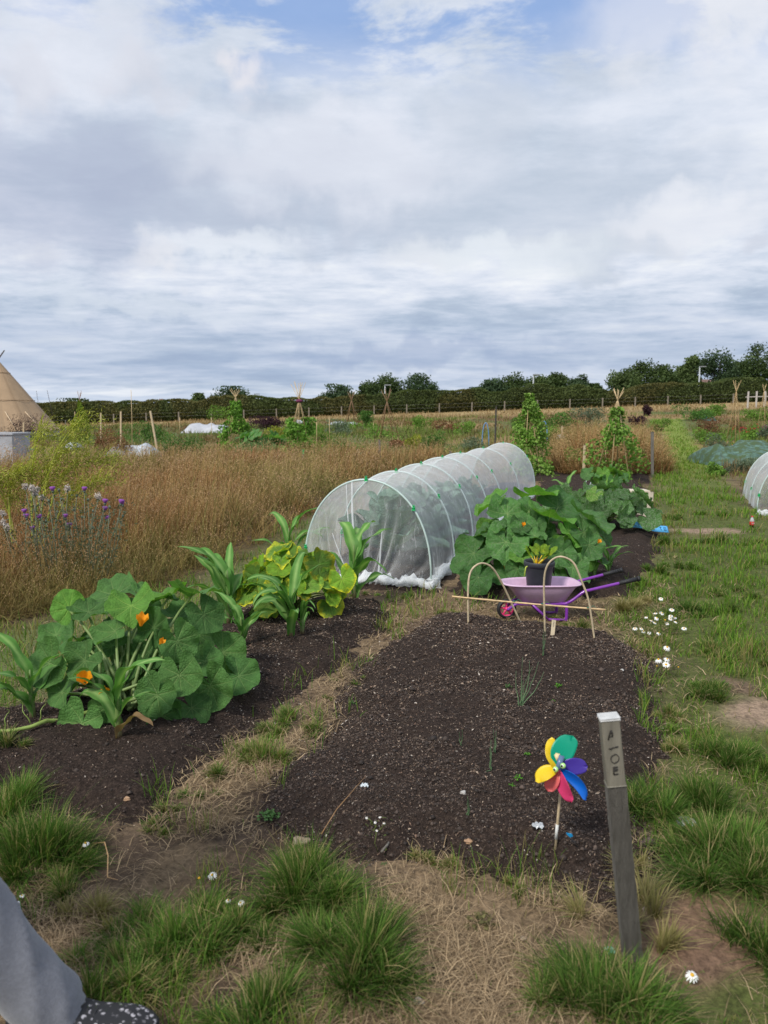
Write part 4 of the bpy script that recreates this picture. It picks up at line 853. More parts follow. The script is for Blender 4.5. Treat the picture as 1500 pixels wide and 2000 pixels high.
# ---- marker post
def post():
    b = V3(gpS(1235, 1872)); top = V3(at(1189, 1402, b.y + .02)); ax = (top - b); L = ax.length; ax.normalize()
    root = empty('marker_post', b, 0, 'leaning grey ribbed wooden marker post with letters near its top', 'marker post')
    fwd = Vector((-.06, -1, 0)); sx = ax.cross(fwd).normalized(); fy = ax.cross(sx).normalized()
    RM = Matrix((sx, fy, ax)).transposed(); w = .051; d = .046; split = L * .735
    # ribbed lower shaft
    mb = MB(); V = []; n = 28; prof = []
    for i in range(n + 1):
        x = -w / 2 + w * i / n; prof.append((x, -d / 2 + (.0030 if i % 2 else -.0004)))
    prof += [(w / 2, -d / 2 + d * k / 6) for k in range(1, 6)] + [(w / 2 - w * k / 8, d / 2) for k in range(9)] + [(-w / 2, d / 2 - d * k / 6) for k in range(1, 6)]
    m = len(prof); zs = np.linspace(-.12, split, 40)
    for z in zs:
        for (x, y) in prof: V.append(RM @ Vector((x + .0006 * math.sin(z * 90), y, z)))
    mb.add(V, [(j * m + k, j * m + (k + 1) % m, (j + 1) * m + (k + 1) % m, (j + 1) * m + k) for j in range(len(zs) - 1) for k in range(m)] , smooth=False)
    gm = material('ribbed_grey_timber', (.135, .125, .108), .85, .3, 10, .7, 55, stretch=(5, 5, .5), attr=False, dirt=((.07, .065, .05), 6, .55, .7)); mb.build('shaft', gm, root)
    mb = MB(); mb.box(RM @ Vector((0, 0, (split + L) / 2 + .0005)), (w - .001, d, L - split), RM, bev=.002)
    mb.build('planed_head', material('planed_grey_timber', (.17, .155, .12), .7, .3, 10, .3, 55, stretch=(5, 5, .4), attr=False, dirt=((.25, .185, .11), 7, .58, .7)), root)
    mb = MB(); mb.box(RM @ Vector((0, 0, L + .003)), (w + .001, d + .001, .006), RM, bev=.0015)
    mb.build('cut_top', material('sunbleached_endgrain', (.50, .50, .49), .8, .2, 40, .5, 90, attr=False), root)
    ink = material('burnt_marking', (.030, .026, .022), .8, .3, 30, attr=False)
    def glyph(strokes, cz, cx=0., k=1.):
        g = MB()
        for st, rr in strokes:
            g.tube([RM @ Vector((cx + x * k, -d / 2 - .0016, cz + z * k)) for (x, z) in st], rr, 6)
        g.build('letter', ink, root)
    glyph([([(-.010, -.012), (-.002, .012), (.001, .014)], .0016), ([(.001, .014), (.003, .006), (.002, -.004)], .0017), ([(-.002, .010), (.001, .006)], .0024), ([(-.006, -.004), (.001, -.003)], .0009)], L - .040, -.002)
    glyph([([(-.013, -.002), (-.003, 0), (.002, .001), (.013, .003)], .0013), ([(-.010, -.003), (-.004, -.001)], .0019), ([(.006, .001), (.012, .003)], .0018)], L - .076, 0)
    glyph([([(.011 * math.sin(a), .012 * math.cos(a) - (.002 if math.sin(a) < 0 else 0)) for a in np.linspace(0, 6.283, 20)], .0012)], L - .106, .001)
    glyph([([(-.006, -.011), (-.006, .011)], .0018), ([(-.006, .010), (.006, .011)], .0018), ([(-.006, .004), (.006, .004)], .0016), ([(-.006, 0), (.004, 0)], .0012), ([(-.006, -.010), (.006, -.009)], .0014)], L - .142, .0005)
post()
# ---- pinwheel
def pinwheel():
    PK = 1.48; b = V3(gpS(1084, 1657)); hub = V3(at(1084, 1503, b.y - .10)); root = empty('pinwheel', b, 0, 'rainbow pinwheel toy on a wooden stick stuck in the soil', 'pinwheel')
    top = V3(at(1099, 1500, b.y + .015)) - b; st = MB(); low = Vector((0, 0, -.03))
    st.tube([low, top * .5, top + Vector((.001, 0, .012))], .0046, 12); st.build('stick', M['wood'], root)
    wp = MB(); wp.tube([top * .12, top * .30], [.0052, .0051], 12); wp.build('tape_band', mats('white_tape', (.62, .62, .60), .5), root)
    hc = hub - b; hc = top + Vector((-.024, -.035, .014))
    nrm = Vector((-.25, -.90, .35)).normalized(); sx = Vector((0, 0, 1)).cross(nrm).normalized(); sx = -sx if sx.x < 0 else sx; uy = nrm.cross(sx); uy = -uy if uy.z < 0 else uy
    def W_(x, y, z): return hc + (sx * x + uy * y + nrm * z) * PK
    PXS = .0016   # metres per photograph pixel at this distance
    cols = {'y': (.85, .62, .02), 'g': (0, .36, .22), 'v': (.065, .035, .33), 'b': (.0, .14, .62), 'p': (.72, .06, .20), 'p2': (.75, .16, .16)}
    def petal(ang, L, wid, col, curl, bend, notch=True, twist=0, ab=0.):
        nu, nv = 13, 15; V = []; ca, sa = math.cos(ang), math.sin(ang)
        for j in range(nv):
            q = j / (nv - 1); w = wid * (math.sin(math.pi * (.06 + .80 * q)) ** .75) * (1 if q < .86 else math.sqrt(max(0, 1 - ((q - .86) / .14) ** 2)) * .999 + .001)
            for k in range(nu):
                u = -1 + 2 * k / (nu - 1); r = L * q * (1 - (.14 * math.exp(-(u / .28) ** 2) * q ** 6 if notch else 0)); s = w * u
                s2 = s; z = .012 + curl * (u + 1) ** 2 * wid * .5 * math.sin(math.pi * min(q * 1.15, 1)) + bend * q * q * L + twist * u * q * wid
                a2 = ab * q * q; x = r * math.cos(a2) - s2 * math.sin(a2); y = r * math.sin(a2) + s2 * math.cos(a2)
                V.append(W_(x * ca - y * sa, x * sa + y * ca, z))
        mb = MB(); mb.add(V, [(j * nu + k, j * nu + k + 1, (j + 1) * nu + k + 1, (j + 1) * nu + k) for j in range(nv - 1) for k in range(nu - 1)])
        o = mb.build('petal', mt[col], root); md = o.modifiers.new('thickness', 'SOLIDIFY'); md.thickness = .0006
    mt = {k: material('petal_' + k, c, .35, .04, 10, attr=False, trans=.25, tcol=(1.2, 1.2, 1.2)) for k, c in cols.items()}
    petal(R(118), .070, .0135, 'y', .6, .05, False, 0, -.25); petal(R(195), .056, .0150, 'y', 1.0, .15, False, .5, .3)
    petal(R(80), .082, .026, 'g', .2, .02, True, 0, -.2); petal(R(18), .066, .0185, 'v', .15, -.05, True, 0, -.1)
    petal(R(-22), .086, .0125, 'b', .9, .02, False, -.6, -.35); petal(R(-72), .074, .0140, 'p', .7, .05, False, .4, .15); petal(R(-112), .054, .0155, 'p2', .25, -.1, False, .2, 0)
    # clear inner vane, beak shaped flap, eyes
    mb = MB(); mb.add([W_(-.012, .036, .016), W_(.004, .034, .021), W_(-.003, .018, .024)], [(0, 1, 2)]); o = mb.build('flap', mats('cream_plastic', (.70, .55, .30), .4), root); o.modifiers.new('thickness', 'SOLIDIFY').thickness = .0008
    mb = MB(); mb.add([W_(.002, .032, .024), W_(.014, .030, .022), W_(.006, .002, .030), W_(-.005, .004, .029)], [(0, 1, 2, 3)]); o = mb.build('vane', mats('smoky_plastic', (.10, .16, .28), .3), root); o.modifiers.new('thickness', 'SOLIDIFY').thickness = .0008
    for (x, y, z) in ((-.004, .001, .033), (.0115, .010, .028)):
        e = MB(); e.sphere(W_(x, y, z), .0064 * PK, n=14); ee = e.build('eye', mats('lime_eye', (.42, .72, .22), .3, coat=.5), root)
        e = MB(); e.sphere(W_(x - .0008, y, z) + nrm * .0036, .0066, n=12); e.build('eye_white', mats('eye_white', (.8, .82, .78), .25), ee)
        e = MB(); e.sphere(W_(x - .0022, y - .0004, z) + nrm * .0075, .0040, n=12); e.build('pupil', mats('eye_black', (.01, .01, .01), .2), ee)
    e = MB(); e.tube([top + Vector((.001, 0, .008)), hc + nrm * .022], .002, 8); e.build('pin', M['black'], root)
pinwheel()
# ---- cane hoops and the cane tied across them
def bent(name, label, pts, r, group=None):
    b = V3(gpS(*pts[0][:2])); Y0 = b.y; root = empty(name, b, 0, label, 'cane hoop', group); e = V3(gpS(*pts[-1][:2])); P = []
    n = len(pts)
    for i, (x, y) in enumerate(pts):
        Y = Y0 + (e.y - Y0) * i / (n - 1); P.append(V3(at(x, y, Y)) - b)
    P[0].z -= .03; P[-1].z -= .03
    Q = []                       # Catmull-Rom
    for i in range(len(P) - 1):
        p0, p1, p2, p3 = P[max(i - 1, 0)], P[i], P[i + 1], P[min(i + 2, len(P) - 1)]
        for s in np.linspace(0, 1, 6, endpoint=False): Q.append(.5 * ((2 * p1) + (p2 - p0) * s + (2 * p0 - 5 * p1 + 4 * p2 - p3) * s * s + (3 * p1 - p0 - 3 * p2 + p3) * s ** 3))
    Q.append(P[-1]); mb = MB(); mb.tube(Q, [r * (1 + .12 * (k % 9 == 0)) for k in range(len(Q))], 8); mb.build('cane', M['cane'], root); return root, b
M['cane'] = material('split_cane', (.50, .40, .26), .5, .25, 30, .2, 60)
M['twine'] = mats('green_twine', (.03, .22, .14), .7)
hA, bA = bent('cane_hoop', 'left bent cane hoop stuck in the bed in front of the wheelbarrow wheel', [(915, 1216), (914, 1160), (918, 1120), (932, 1103), (948, 1101), (964, 1112), (980, 1138), (1000, 1180), (1025, 1226)], .0068, 'bent cane hoops over the bed')
hB, bB = bent('cane_hoop', 'right bent cane hoop standing in front of the black pot and barrow frame', [(1065, 1236), (1063, 1180), (1063, 1130), (1070, 1103), (1086, 1089), (1104, 1089), (1122, 1102), (1136, 1135), (1150, 1175), (1162, 1245)], .0066, 'bent cane hoops over the bed')
def crosscane():
    a = V3(at(883, 1165, bA.y + .04)); c = V3(at(1183, 1191, bB.y + .02)); root = empty('bamboo_cane', a, 0, 'long straight cane tied level across the two bent hoops', 'cane')
    P = [(c - a) * s + Vector((0, 0, -.004 * math.sin(math.pi * s))) for s in np.linspace(0, 1, 22)]; mb = MB(); mb.tube(P, [.0062 * (1 + .14 * (k % 5 == 0)) for k in range(22)], 8, (1.15, 1.0, .8)); mb.build('cane', M['cane'], root)
    for x, dz in ((1007, 1175), (1063, 1181), (1150, 1188)):
        k = (x - 883) / 300; p = (c - a) * k; mb = MB(); mb.tube([p + Vector((.009 * math.cos(t), -.011 * math.sin(t), .009 * math.sin(t * 1.0) + .004 * math.cos(t * .5))) for t in np.linspace(0, 12, 26)] + [p + Vector((.03, -.01, .02)), p + Vector((.06, -.01, -.005))], .0016, 5); mb.build('twine', M['twine'], root)
crosscane()
# ---- plant label
def plabel(px_, py_, toppx, w, label, seed):
    b = V3(gpS(px_, py_)); t = V3(at(*toppx, b.y + .01)); root = empty('plant_label', b, 0, label, 'plant label'); mb = MB(); ax = (t - b); L = ax.length; ax.normalize(); f = Vector((0, -1, 0)); sx = ax.cross(f).normalized(); fy = ax.cross(sx)
    RM = Matrix((sx, fy, ax)).transposed(); mb.box(ax * (L / 2 - .02), (w, .0022, L + .04), RM, bev=.0008); mb.build('board', material('pale_label_wood', (.66, .55, .38), .6, .12, 20, attr=False), root)
    ink = MB(); rr = random.Random(seed)
    for i in range(7):
        z = L * .90 - i * .0052; P = [RM @ Vector((-.004 + .008 * k / 3 * (1 if i % 2 else .8), -.0022, z + rr.uniform(-.0018, .0018))) for k in range(4)]; ink.tube(P, .0006, 5)
    ink.build('handwriting', mats('pencil', (.05, .05, .05), .7), root)
plabel(1079, 1241, (1082, 1211), .026, 'small pale wooden plant label upright between hoops', 3)
# ---- toy wheelbarrow
def barrow():
    w0 = V3(gpS(990, 1212)); w0.y += .03; w0.z = float(H(w0.x, w0.y)) + .01; root = empty('toy_wheelbarrow', w0, 0, "child's wheelbarrow with pale pink tray and purple tube frame", 'wheelbarrow')
    k = .0037     # metres per photograph pixel at the barrow
    # local frame: x towards the handles, y across, z up; wheel centre at (0,0,.075)
    mb = MB(); cy = .0
    T = .072
    t = MB(); prof = [(T * .72, -.018), (T * .9, -.021), (T, -.012), (T * 1.02, 0), (T, .012), (T * .9, .021), (T * .72, .018)]
    RY = Matrix.Rotation(R(90), 3, 'X'); t.lathe(prof + [prof[0]], 28, (0, 0, T), M=RY)
    wh = t.build('tyre', M['black'], root)
    rm = MB(); rm.lathe([(T * .74, -.016), (T * .66, -.014), (T * .64, 0), (T * .66, .014), (T * .74, .016)], 28, (0, 0, T), M=RY)
    for i in range(5):
        a = i * 2 * math.pi / 5 + .4; rm.tube([Vector((0, 0, T)), Vector((T * .68 * math.cos(a), 0, T + T * .68 * math.sin(a)))], [.009, .006], 8)
    rm.lathe([(.001, -.022), (.014, -.022), (.014, .022), (.001, .022)], 14, (0, 0, T), M=RY); rm.build('rim', M['hotpink'], root)
    # tray, open basin
    L0, L1, zr, zb = -.03, .53, .275, .135
    def ring(x0, x1, w0_, w1_, z, e, n=48):
        V = []
        for i in range(n):
            a = 2 * math.pi * i / n; c, s = math.cos(a), math.sin(a); sx = math.copysign(abs(c) ** e, c); sy = math.copysign(abs(s) ** e, s)
            x = (x0 + x1) / 2 + (x1 - x0) / 2 * sx; ww = w0_ + (w1_ - w0_) * (x - x0) / (x1 - x0); V.append(Vector((x, sy * ww / 2, z + .02 * (x0 + x1 - 2 * x) / -(x1 - x0) * 0)))
        return V
    rings = [ring(L0 - .016, L1 + .016, .29, .37, zr - .006, .55), ring(L0 - .016, L1 + .016, .29, .37, zr, .55), ring(L0, L1, .27, .35, zr + .003, .55), ring(L0 + .02, L1 - .02, .26, .33, zr - .012, .55), ring(.10, .42, .17, .22, zb + .012, .5), ring(.115, .405, .15, .20, zb + .005, .5),
             ring(.115, .405, .15, .20, zb, .5), ring(.092, .43, .18, .235, zb + .004, .5), ring(.01, .50, .265, .335, zr - .03, .55), ring(L0 + .004, L1 - .004, .275, .352, zr - .008, .55), ring(L0 - .012, L1 + .012, .286, .366, zr - .009, .55)]
    V = sum(rings, []); n = 48; m = len(rings); mb.add(V, [(j * n + i, j * n + (i + 1) % n, ((j + 1) % m) * n + (i + 1) % n, ((j + 1) % m) * n + i) for j in range(m) for i in range(n)])
    mb.add([v for v in rings[5]], [tuple(range(n))], smooth=False); mb.add([v - Vector((0, 0, 0)) for v in rings[6]], [tuple(range(n))[::-1]], smooth=False)
    mb.build('tray', M['pink'], root)
    tr = .0115
    def bez(P, r=tr): 
        Q = []
        P = [Vector(p) for p in P]
        for i in range(len(P) - 1):
            p0, p1, p2, p3 = P[max(i - 1, 0)], P[i], P[i + 1], P[min(i + 2, len(P) - 1)]
            for s in np.linspace(0, 1, 7, endpoint=False): Q.append(.5 * ((2 * p1) + (p2 - p0) * s + (2 * p0 - 5 * p1 + 4 * p2 - p3) * s * s + (3 * p1 - p0 - 3 * p2 + p3) * s ** 3))
        return Q + [P[-1]]
    for s in (-1, 1):
        f = MB(); f.tube(bez([(0, s * .035, T), (.06, s * .05, .118), (.12, s * .075, .124), (.38, s * .10, .124), (.45, s * .12, .15), (.54, s * .135, .222), (.60, s * .14, .238), (.84, s * .15, .292)]), tr, 10); f.build('frame_tube', M['purple'], root)
        g = MB(); g.tube([(.80, s * .1485, .283), (.945, s * .153, .315)], [.0155, .0155], 12); g.tube([(.938, s * .153, .3135), (.955, s * .1535, .317)], [.019, .019], 12)
        for q in range(7): g.tube([(.815 + q * .018, s * .1488, .2864 + q * .004), (.822 + q * .018, s * .149, .288 + q * .004)], .0166, 12)
        g.build('handle_grip', M['black'], root)
        g = MB(); g.tube(bez([(.30, s * .09, .125), (.38, s * .10, .128), (.42, s * .105, .110), (.425, s * .108, .03), (.42, s * .108, .0)]), tr, 10); g.build('leg', M['purple'], root)
        g = MB(); g.tube([(.17, s * .085, .122), (.29, s * .10, .008)], [tr * .8, tr * .8], 10); g.tube([(.29, s * .10, .010), (.42, s * .108, .006)], [tr * .8, tr * .8], 10); g.build('brace', M['purple'], root)
    ax_ = MB(); ax_.tube([(0, -.04, T), (0, .04, T)], .006, 10); ax_.build('axle', M['purple'], root)
    root.rotation_euler = (0, R(.5), R(7)); root.scale = (1.0, 1.0, 1.0)
    return root
bw = barrow()
bpy.context.view_layer.update()
BM = bw.matrix_basis.copy()
BM = Matrix.Translation(bw.location) @ bw.rotation_euler.to_matrix().to_4x4()
pb = BM @ Vector((.245, .01, .146))
def pot():
    root = empty('plant_pot', pb, 0, 'black plastic pot standing in the pink wheelbarrow tray', 'plant pot'); mb = MB()
    mb.lathe([(.001, 0), (.066, 0), (.070, .006), (.088, .172), (.089, .176), (.097, .178), (.099, .182), (.099, .200), (.096, .203), (.092, .201), (.090, .186), (.068, .02), (.001, .018)], 36); mb.build('wall', M['potblack'], root); root.scale = (1.16, 1.16, 1.4)
    s = MB(); s.lathe([(.001, .160), (.04, .163), (.0868, .158)], 24); s.build('compost', M['soil'], root)
    r2 = empty('chard_plant', pb + Vector((0, 0, .228)), 0, 'small chard plant with yellow stalks growing in the black pot', 'chard'); st = MB(); rr = random.Random(4)
    mt_ = leaf_mat('chard_leaf', (.16, .27, .03), (.55, .50, .04)); 
    for i, (a, L, tl) in enumerate([(3.3, .15, .9), (2.7, .11, .6), (.2, .16, 1.0), (-.4, .12, .9), (4.0, .10, .5), (.9, .11, .5), (1.9, .12, .4), (5.2, .07, .9), (3.6, .12, 1.1), (0., .1, .6)]):
        d = Vector((math.cos(a) * tl, math.sin(a) * tl * .6, 1)).normalized(); e = d * L * .72 + Vector((0, 0, .02)); st.tube([(-.02, -.01, -.01), e * .5 + Vector((-.01, 0, .012)), e], [.006, .0045, .003], 7, (.85, .55, .02) if i < 8 else (.6, .6, .1))
        nr = Vector((-d.x * 1.2, -d.y - .4, .55)); add_leaf(r2, Vector((0, 0, 0)), mt_, e + d * .028, .055 * rr.uniform(.8, 1.15), nr, d, rr.uniform(.9, 1.3), 'cabbage', seed=i % 4)
    st.tube([(-.03, -.02, .0), (-.07, -.04, .04), (-.11, -.06, .018), (-.125, -.08, -.05)], [.006, .005, .006, .003], 7, (.40, .46, .06)); st.build('stalks', M['stem'], r2)
pot()
# ---- small litter on the bed
def bits():
    b = V3(gpS(1112, 1655)); r = empty('plant_label', b, 0, 'tiny bright blue plastic tag on a dark stick beside the pinwheel', 'plant label'); m = MB(); m.tube([(.030, .0, -.004), (.012, .004, .02), (0, .005, .036)], .0025, 6); m.build('stick', M['black'], r)
    m = MB(); V = [(-.012, 0, .052), (.006, -.003, .050), (.012, 0, .040), (.002, .003, .034), (-.010, .002, .046)]; m.add(V + [(x, y + .002, z) for x, y, z in V], [(0, 1, 2, 3, 4), (9, 8, 7, 6, 5)] + [(i, (i + 1) % 5, 5 + (i + 1) % 5, 5 + i) for i in range(5)], smooth=False); m.build('tag', mats('blue_plastic', (.02, .36, .75), .4), r)
    def scrap(px_, py_, s, mat, name, label, cat, seed):
        b = V3(gpS(px_, py_)); rr = random.Random(seed); m = MB(); n = 7; V = []
        for i in range(n):
            for j in range(n):
                x = (i / (n - 1) - .5) * s * (1 - .4 * abs(j / (n - 1) - .3)); y = (j / (n - 1) - .5) * s * .8; V.append((x + rr.uniform(-.05, .05) * s, y, .004 + .22 * s * abs(math.sin(i * 1.1 + j * .7 + seed)) + .1 * s * rr.random()))
        m.add(V, [(i * n + j, i * n + j + 1, (i + 1) * n + j + 1, (i + 1) * n + j) for i in range(n - 1) for j in range(n - 1)], smooth=False); o = m.build(name, mat, None); o.location = b; tag(o, label, cat); o.modifiers.new('thickness', 'SOLIDIFY').thickness = .0008
    clear = mats('clear_film', (.42, .44, .46), .25, var=.3, spec=.6)
    scrap(1050, 1618, .042, clear, 'plastic_scrap', 'crumpled clear plastic scrap on the soil left of the pinwheel stick', 'plastic scrap', 1)
    scrap(1338, 1612, .075, clear, 'plastic_scrap', 'larger torn clear plastic scrap in the grass right of the marker post', 'plastic scrap', 2)
    scrap(712, 1538, .032, mats('white_scrap', (.55, .60, .62), .5), 'plastic_scrap', 'small white crumpled scrap on the front of the main bed', 'plastic scrap', 3)
    scrap(1190, 1862, .032, mats('teal_film', (.08, .30, .25), .4), 'plastic_scrap', 'teal plastic scrap in the grass at the foot of the marker post', 'plastic scrap', 4)
    def stone(px_, py_, s, c, label, seed):
        b = V3(gpS(px_, py_)); rr = random.Random(seed); m = MB(); n = 12; V = []
        for j in range(n + 1):
            for k in range(n):
                a = 2 * math.pi * k / n; t = math.pi * j / n; q = s * (1 + .22 * math.sin(3 * a + seed) * math.sin(t) + .15 * math.sin(5 * t + seed * 2) + rr.uniform(-.07, .07)); V.append((q * math.sin(t) * math.cos(a), q * .8 * math.sin(t) * math.sin(a), q * .62 * math.cos(t) + s * .3))
        m.add(V, [(j * n + k, (j + 1) * n + k, (j + 1) * n + (k + 1) % n, j * n + (k + 1) % n) for j in range(n) for k in range(n)], c, smooth=False); o = m.build('stone', M['stone']); o.location = b; tag(o, label, 'stone')
    for i, (x, y, s, c, l) in enumerate([(588, 1650, .030, (.30, .23, .16), 'pale brown stone on the bed edge behind the middle grass tuft'), (248, 1562, .012, (.40, .25, .15), 'small orange stone at the near edge of the left bed'), (817, 1958, .014, (.28, .24, .20), 'grey brown stone in the straw at the bottom of the photo'),
                                         (915, 1645, .014, (.36, .22, .13), 'orange brown stone in the middle front of the main bed'), (905, 1550, .011, (.42, .40, .38), 'light grey pebble in the middle of the main bed'), (1215, 1310, .010, (.55, .53, .50), 'white pebble at the right edge of the main bed'), (1022, 1835, .011, (.34, .27, .2), 'tan pebble in the straw left of the marker post')]): stone(x, y, s, c, l, i + 1)
    b = V3(gpS(756, 1655)); m = MB(); m.tube([(-.020, -.035, .004), (0, 0, .008), (.016, .045, .007)], [.004, .0045, .003], 7); o = m.build('stick', M['greywood']); o.location = b; tag(o, 'short grey stick lying at the front edge of the main bed', 'stick')
    b = V3(gpS(680, 1600)); m = MB(); m.tube([(-.09, -.10, .0), (-.04, -.02, .05), (.02, .05, .09), (.06, .10, .115)], [.0018, .0016, .0012, .0006], 6, (.6, .42, .28)); o = m.build('dead_stem', M['cane']); o.location = b; tag(o, 'thin brown dead stem leaning over the bed behind the middle grass tuft', 'dead stem')
    b = V3(gpS(205, 1690)); m = MB(); m.tube([(-.09, .10, .02), (-.02, .06, .05), (.02, -.02, .05), (.045, -.10, .02), (.09, -.13, .03)], [.002, .002, .002, .0018, .001], 6, (1.1, .85, .6)); o = m.build('dead_stem', M['cane']); o.location = b; tag(o, 'long bent straw stem crossing bare ground beside the left grass tuft', 'dead stem')
bits()
# ---- onions, seedlings, small weeds
def thin_plant(px_, py_, leaves, label, name='onion_plant', cat='onion plant', group=None, c=(.10, .17, .08), r=.0028):
    b = V3(gpS(px_, py_)); root = empty(name, b, 0, label, cat, group)
    for (x, y, bend) in leaves:
        e = V3(at(x, y, b.y + random.uniform(-.05, .05))) - b; m = MB(); P = [Vector((random.uniform(-.006, .006), 0, -.01)) * (1 - s) + e * s + Vector((bend * math.sin(math.pi * s), 0, abs(bend) * .5 * math.sin(math.pi * s))) for s in np.linspace(0, 1, 9)]
        m.tube(P, [r * (1 - .75 * s) for s in np.linspace(0, 1, 9)], 6, c, cols=[tuple(np.array(c) * (1.6 - .6 * s)) for s in np.linspace(0, 1, 9)]); m.build('leaf', M['stem'], root)
thin_plant(1016, 1380, [(1021, 1283, 0), (1040, 1302, -.01), (1052, 1292, .01), (1062, 1312, .02), (1008, 1310, -.01), (1022, 1330, 0), (1034, 1290, .015)], 'tallest spring onion clump in the middle of the main bed')
thin_plant(1060, 1280, [(1063, 1225, 0), (1060, 1240, .004), (1066, 1232, .003), (1064, 1250, 0)], 'single spring onion beside the foot of the right cane hoop')
thin_plant(957, 1503, [(959, 1445, 0), (956, 1460, .003), (944, 1508, .012), (960, 1470, 0)], 'short onion with one yellow leaf in the front half of the bed')
thin_plant(967, 1468, [(964, 1425, 0), (969, 1428, 0)], 'thin two leaved onion just behind the short onion')
thin_plant(914, 1590, [(913, 1555, 0), (915, 1562, .002)], 'tiny onion sprout near the front edge of the bed')
thin_plant(900, 1455, [(903, 1425, .002), (897, 1430, 0)], 'faint onion sprout left of the short onion')
def seedling(px_, py_, s, n, label, c=(.10, .24, .04), seed=0, tall=.5):
    b = V3(gpS(px_, py_)); root = empty('seedling', b, 0, label, 'seedling'); P = []; rr = np.random.default_rng(seed + 5)
    m = MB()
    for i in range(n):
        a = i * 2.4; q = s * (.3 + .7 * i / n); e = Vector((math.cos(a) * q, math.sin(a) * q, s * tall * (1.2 - .6 * i / n))); m.tube([(0, 0, 0), e * .6 + Vector((0, 0, .1 * s)), e], [.0012, .001, .0007], 5, c); P += [tuple(e + Vector(rr.normal(size=3)) * s * .12) for _ in range(4)]
    m.build('stems', M['stem'], root); P = np.array(P); cards('leaves', P, s * .38, cvar(len(P), np.array(c) * .8, np.array(c) * 1.5), M['card'], 1.3, flat=1.5, parent=root)
for i, a in enumerate([(1030, 1475, .016, 7, 'bright green two part seedling left of the pinwheel petals'), (1012, 1522, .020, 8, 'bright green seedling lower left of the pinwheel'), (1000, 1535, .014, 6, 'small bright seedling beside the lower left seedling'), (1090, 1342, .024, 9, 'lime green seedling right of the tallest onion clump'),
                       (1081, 1370, .012, 6, 'dim small seedling below the lime green seedling'), (992, 1343, .026, 8, 'pale green flat weed left of the tallest onion clump'), (524, 1600, .040, 14, 'feathery green weed at the near left corner of the main bed'), (795, 1168, .045, 10, 'small green weed with narrow leaves in front of the netting hem'),
                       (690, 1375, .02, 7, 'little green weed on the strip between the two beds'), (937, 1810, .045, 14, 'reddish green weed in the straw below the main bed'), (750, 1690, .012, 6, 'tiny blue green weed at the front bed edge')]):
    seedling(*a, c=(.10, .27, .03) if i < 5 else ((.13, .12, .05) if i == 9 else (.09, .18, .06)), seed=i)
# ---- daisies
M['white'] = mats('white_petal', (.80, .80, .78), .6); M['yolk'] = mats('flower_disc', (.75, .42, .02), .7)
def daisy_parts(root, rl, pos, s, face, drop=0., bud=False):
    pos = Vector(pos) - Vector(rl); n = Vector(face).normalized(); u = n.orthogonal().normalized(); w = n.cross(u)
    c = MB(); c.lathe([(.001, s * .22), (s * .12, s * .19), (s * .21, s * .06), (s * .20, 0), (.001, -.02 * s)], 12, M=Matrix((u, w, n)).transposed(), c=pos); c.build('disc', M['yolk'], root)
    if bud: return
    m = MB()
    for i in range(13):
        a = 2 * math.pi * i / 13 + random.uniform(-.1, .1); d = u * math.cos(a) + w * math.sin(a); t = n.cross(d); L = s * random.uniform(.5, .62); dr = n * (-drop * L)
        V = [pos + d * s * .15 - t * s * .05, pos + d * s * .15 + t * s * .05, pos + d * (s * .15 + L * .6) + t * s * .095 + dr * .4, pos + d * (s * .15 + L * .97) + t * s * .04 + dr, pos + d * (s * .15 + L * .97) - t * s * .04 + dr, pos + d * (s * .15 + L * .6) - t * s * .095 + dr * .4]
        m.add(V, [(0, 1, 2, 5), (5, 2, 3, 4)])
    m.build('petals', M['white'], root)
def daisies(px_, py_, fl, label, L=.10, leafn=300, spread=.12, Yo=0):
    b = V3(gpS(px_, py_)); root = empty('daisy_plant', b, 0, label, 'daisy plant'); st = MB(); P = []
    for (x, y, s) in fl:
        Y = b.y + random.uniform(-.05, .09) + (y - py_ + 30) * -.002; g = V3(at(x, y, Y)); g.z = max(g.z, gnd(g.x, g.y) + .03); base = Vector((g.x + random.uniform(-.03, .03), g.y + random.uniform(-.02, .05), gnd(g.x, g.y)))
        mid = (g + base) / 2 + Vector((random.uniform(-.015, .015), 0, 0)); st = MB(); st.tube([base - b, mid - b, g - b], [.0018, .0015, .0012], 5, (.14, .18, .05)); st.build('stem', M['stem'], root); daisy_parts(root, b, g, s, (random.uniform(-.3, .3), random.uniform(-.7, -.1), 1), random.uniform(0, .8), random.random() < .15)
        for k in range(max(1, leafn // len(fl))): q = random.random(); P.append(tuple(base.lerp(g, q * .9) - b + Vector((random.gauss(0, .02), random.gauss(0, .02), random.gauss(0, .008)))))
    P = np.array(P); cards('leaves', P, .014, cvar(len(P), (.10, .14, .04), (.17, .20, .06)), M['card'], 3.5, parent=root)
random.seed(77)
daisies(1290, 1245, [(1240, 1227, .026), (1283, 1207, .026), (1293, 1197, .026), (1310, 1203, .026), (1299, 1211, .026), (1320, 1214, .02), (1336, 1227, .028), (1287, 1236, .026), (1268, 1236, .02), (1291, 1169, .024), (1312, 1191, .028), (1253, 1228, .02), (1257, 1233, .02), (1279, 1216, .02), (1303, 1218, .02), (1309, 1209, .022), (1272, 1212, .018), (1262, 1205, .018), (1318, 1206, .02), (1280, 1198, .02)], 'daisy cluster with many white flowers beside the grass path', leafn=600)
daisies(1298, 1325, [(1286, 1288, .030), (1303, 1287, .026), (1301, 1298, .032), (1283, 1301, .022), (1303, 1264, .03), (1325, 1303, .022)], 'daisy clump with five flowers on the right edge of the main bed', leafn=200)
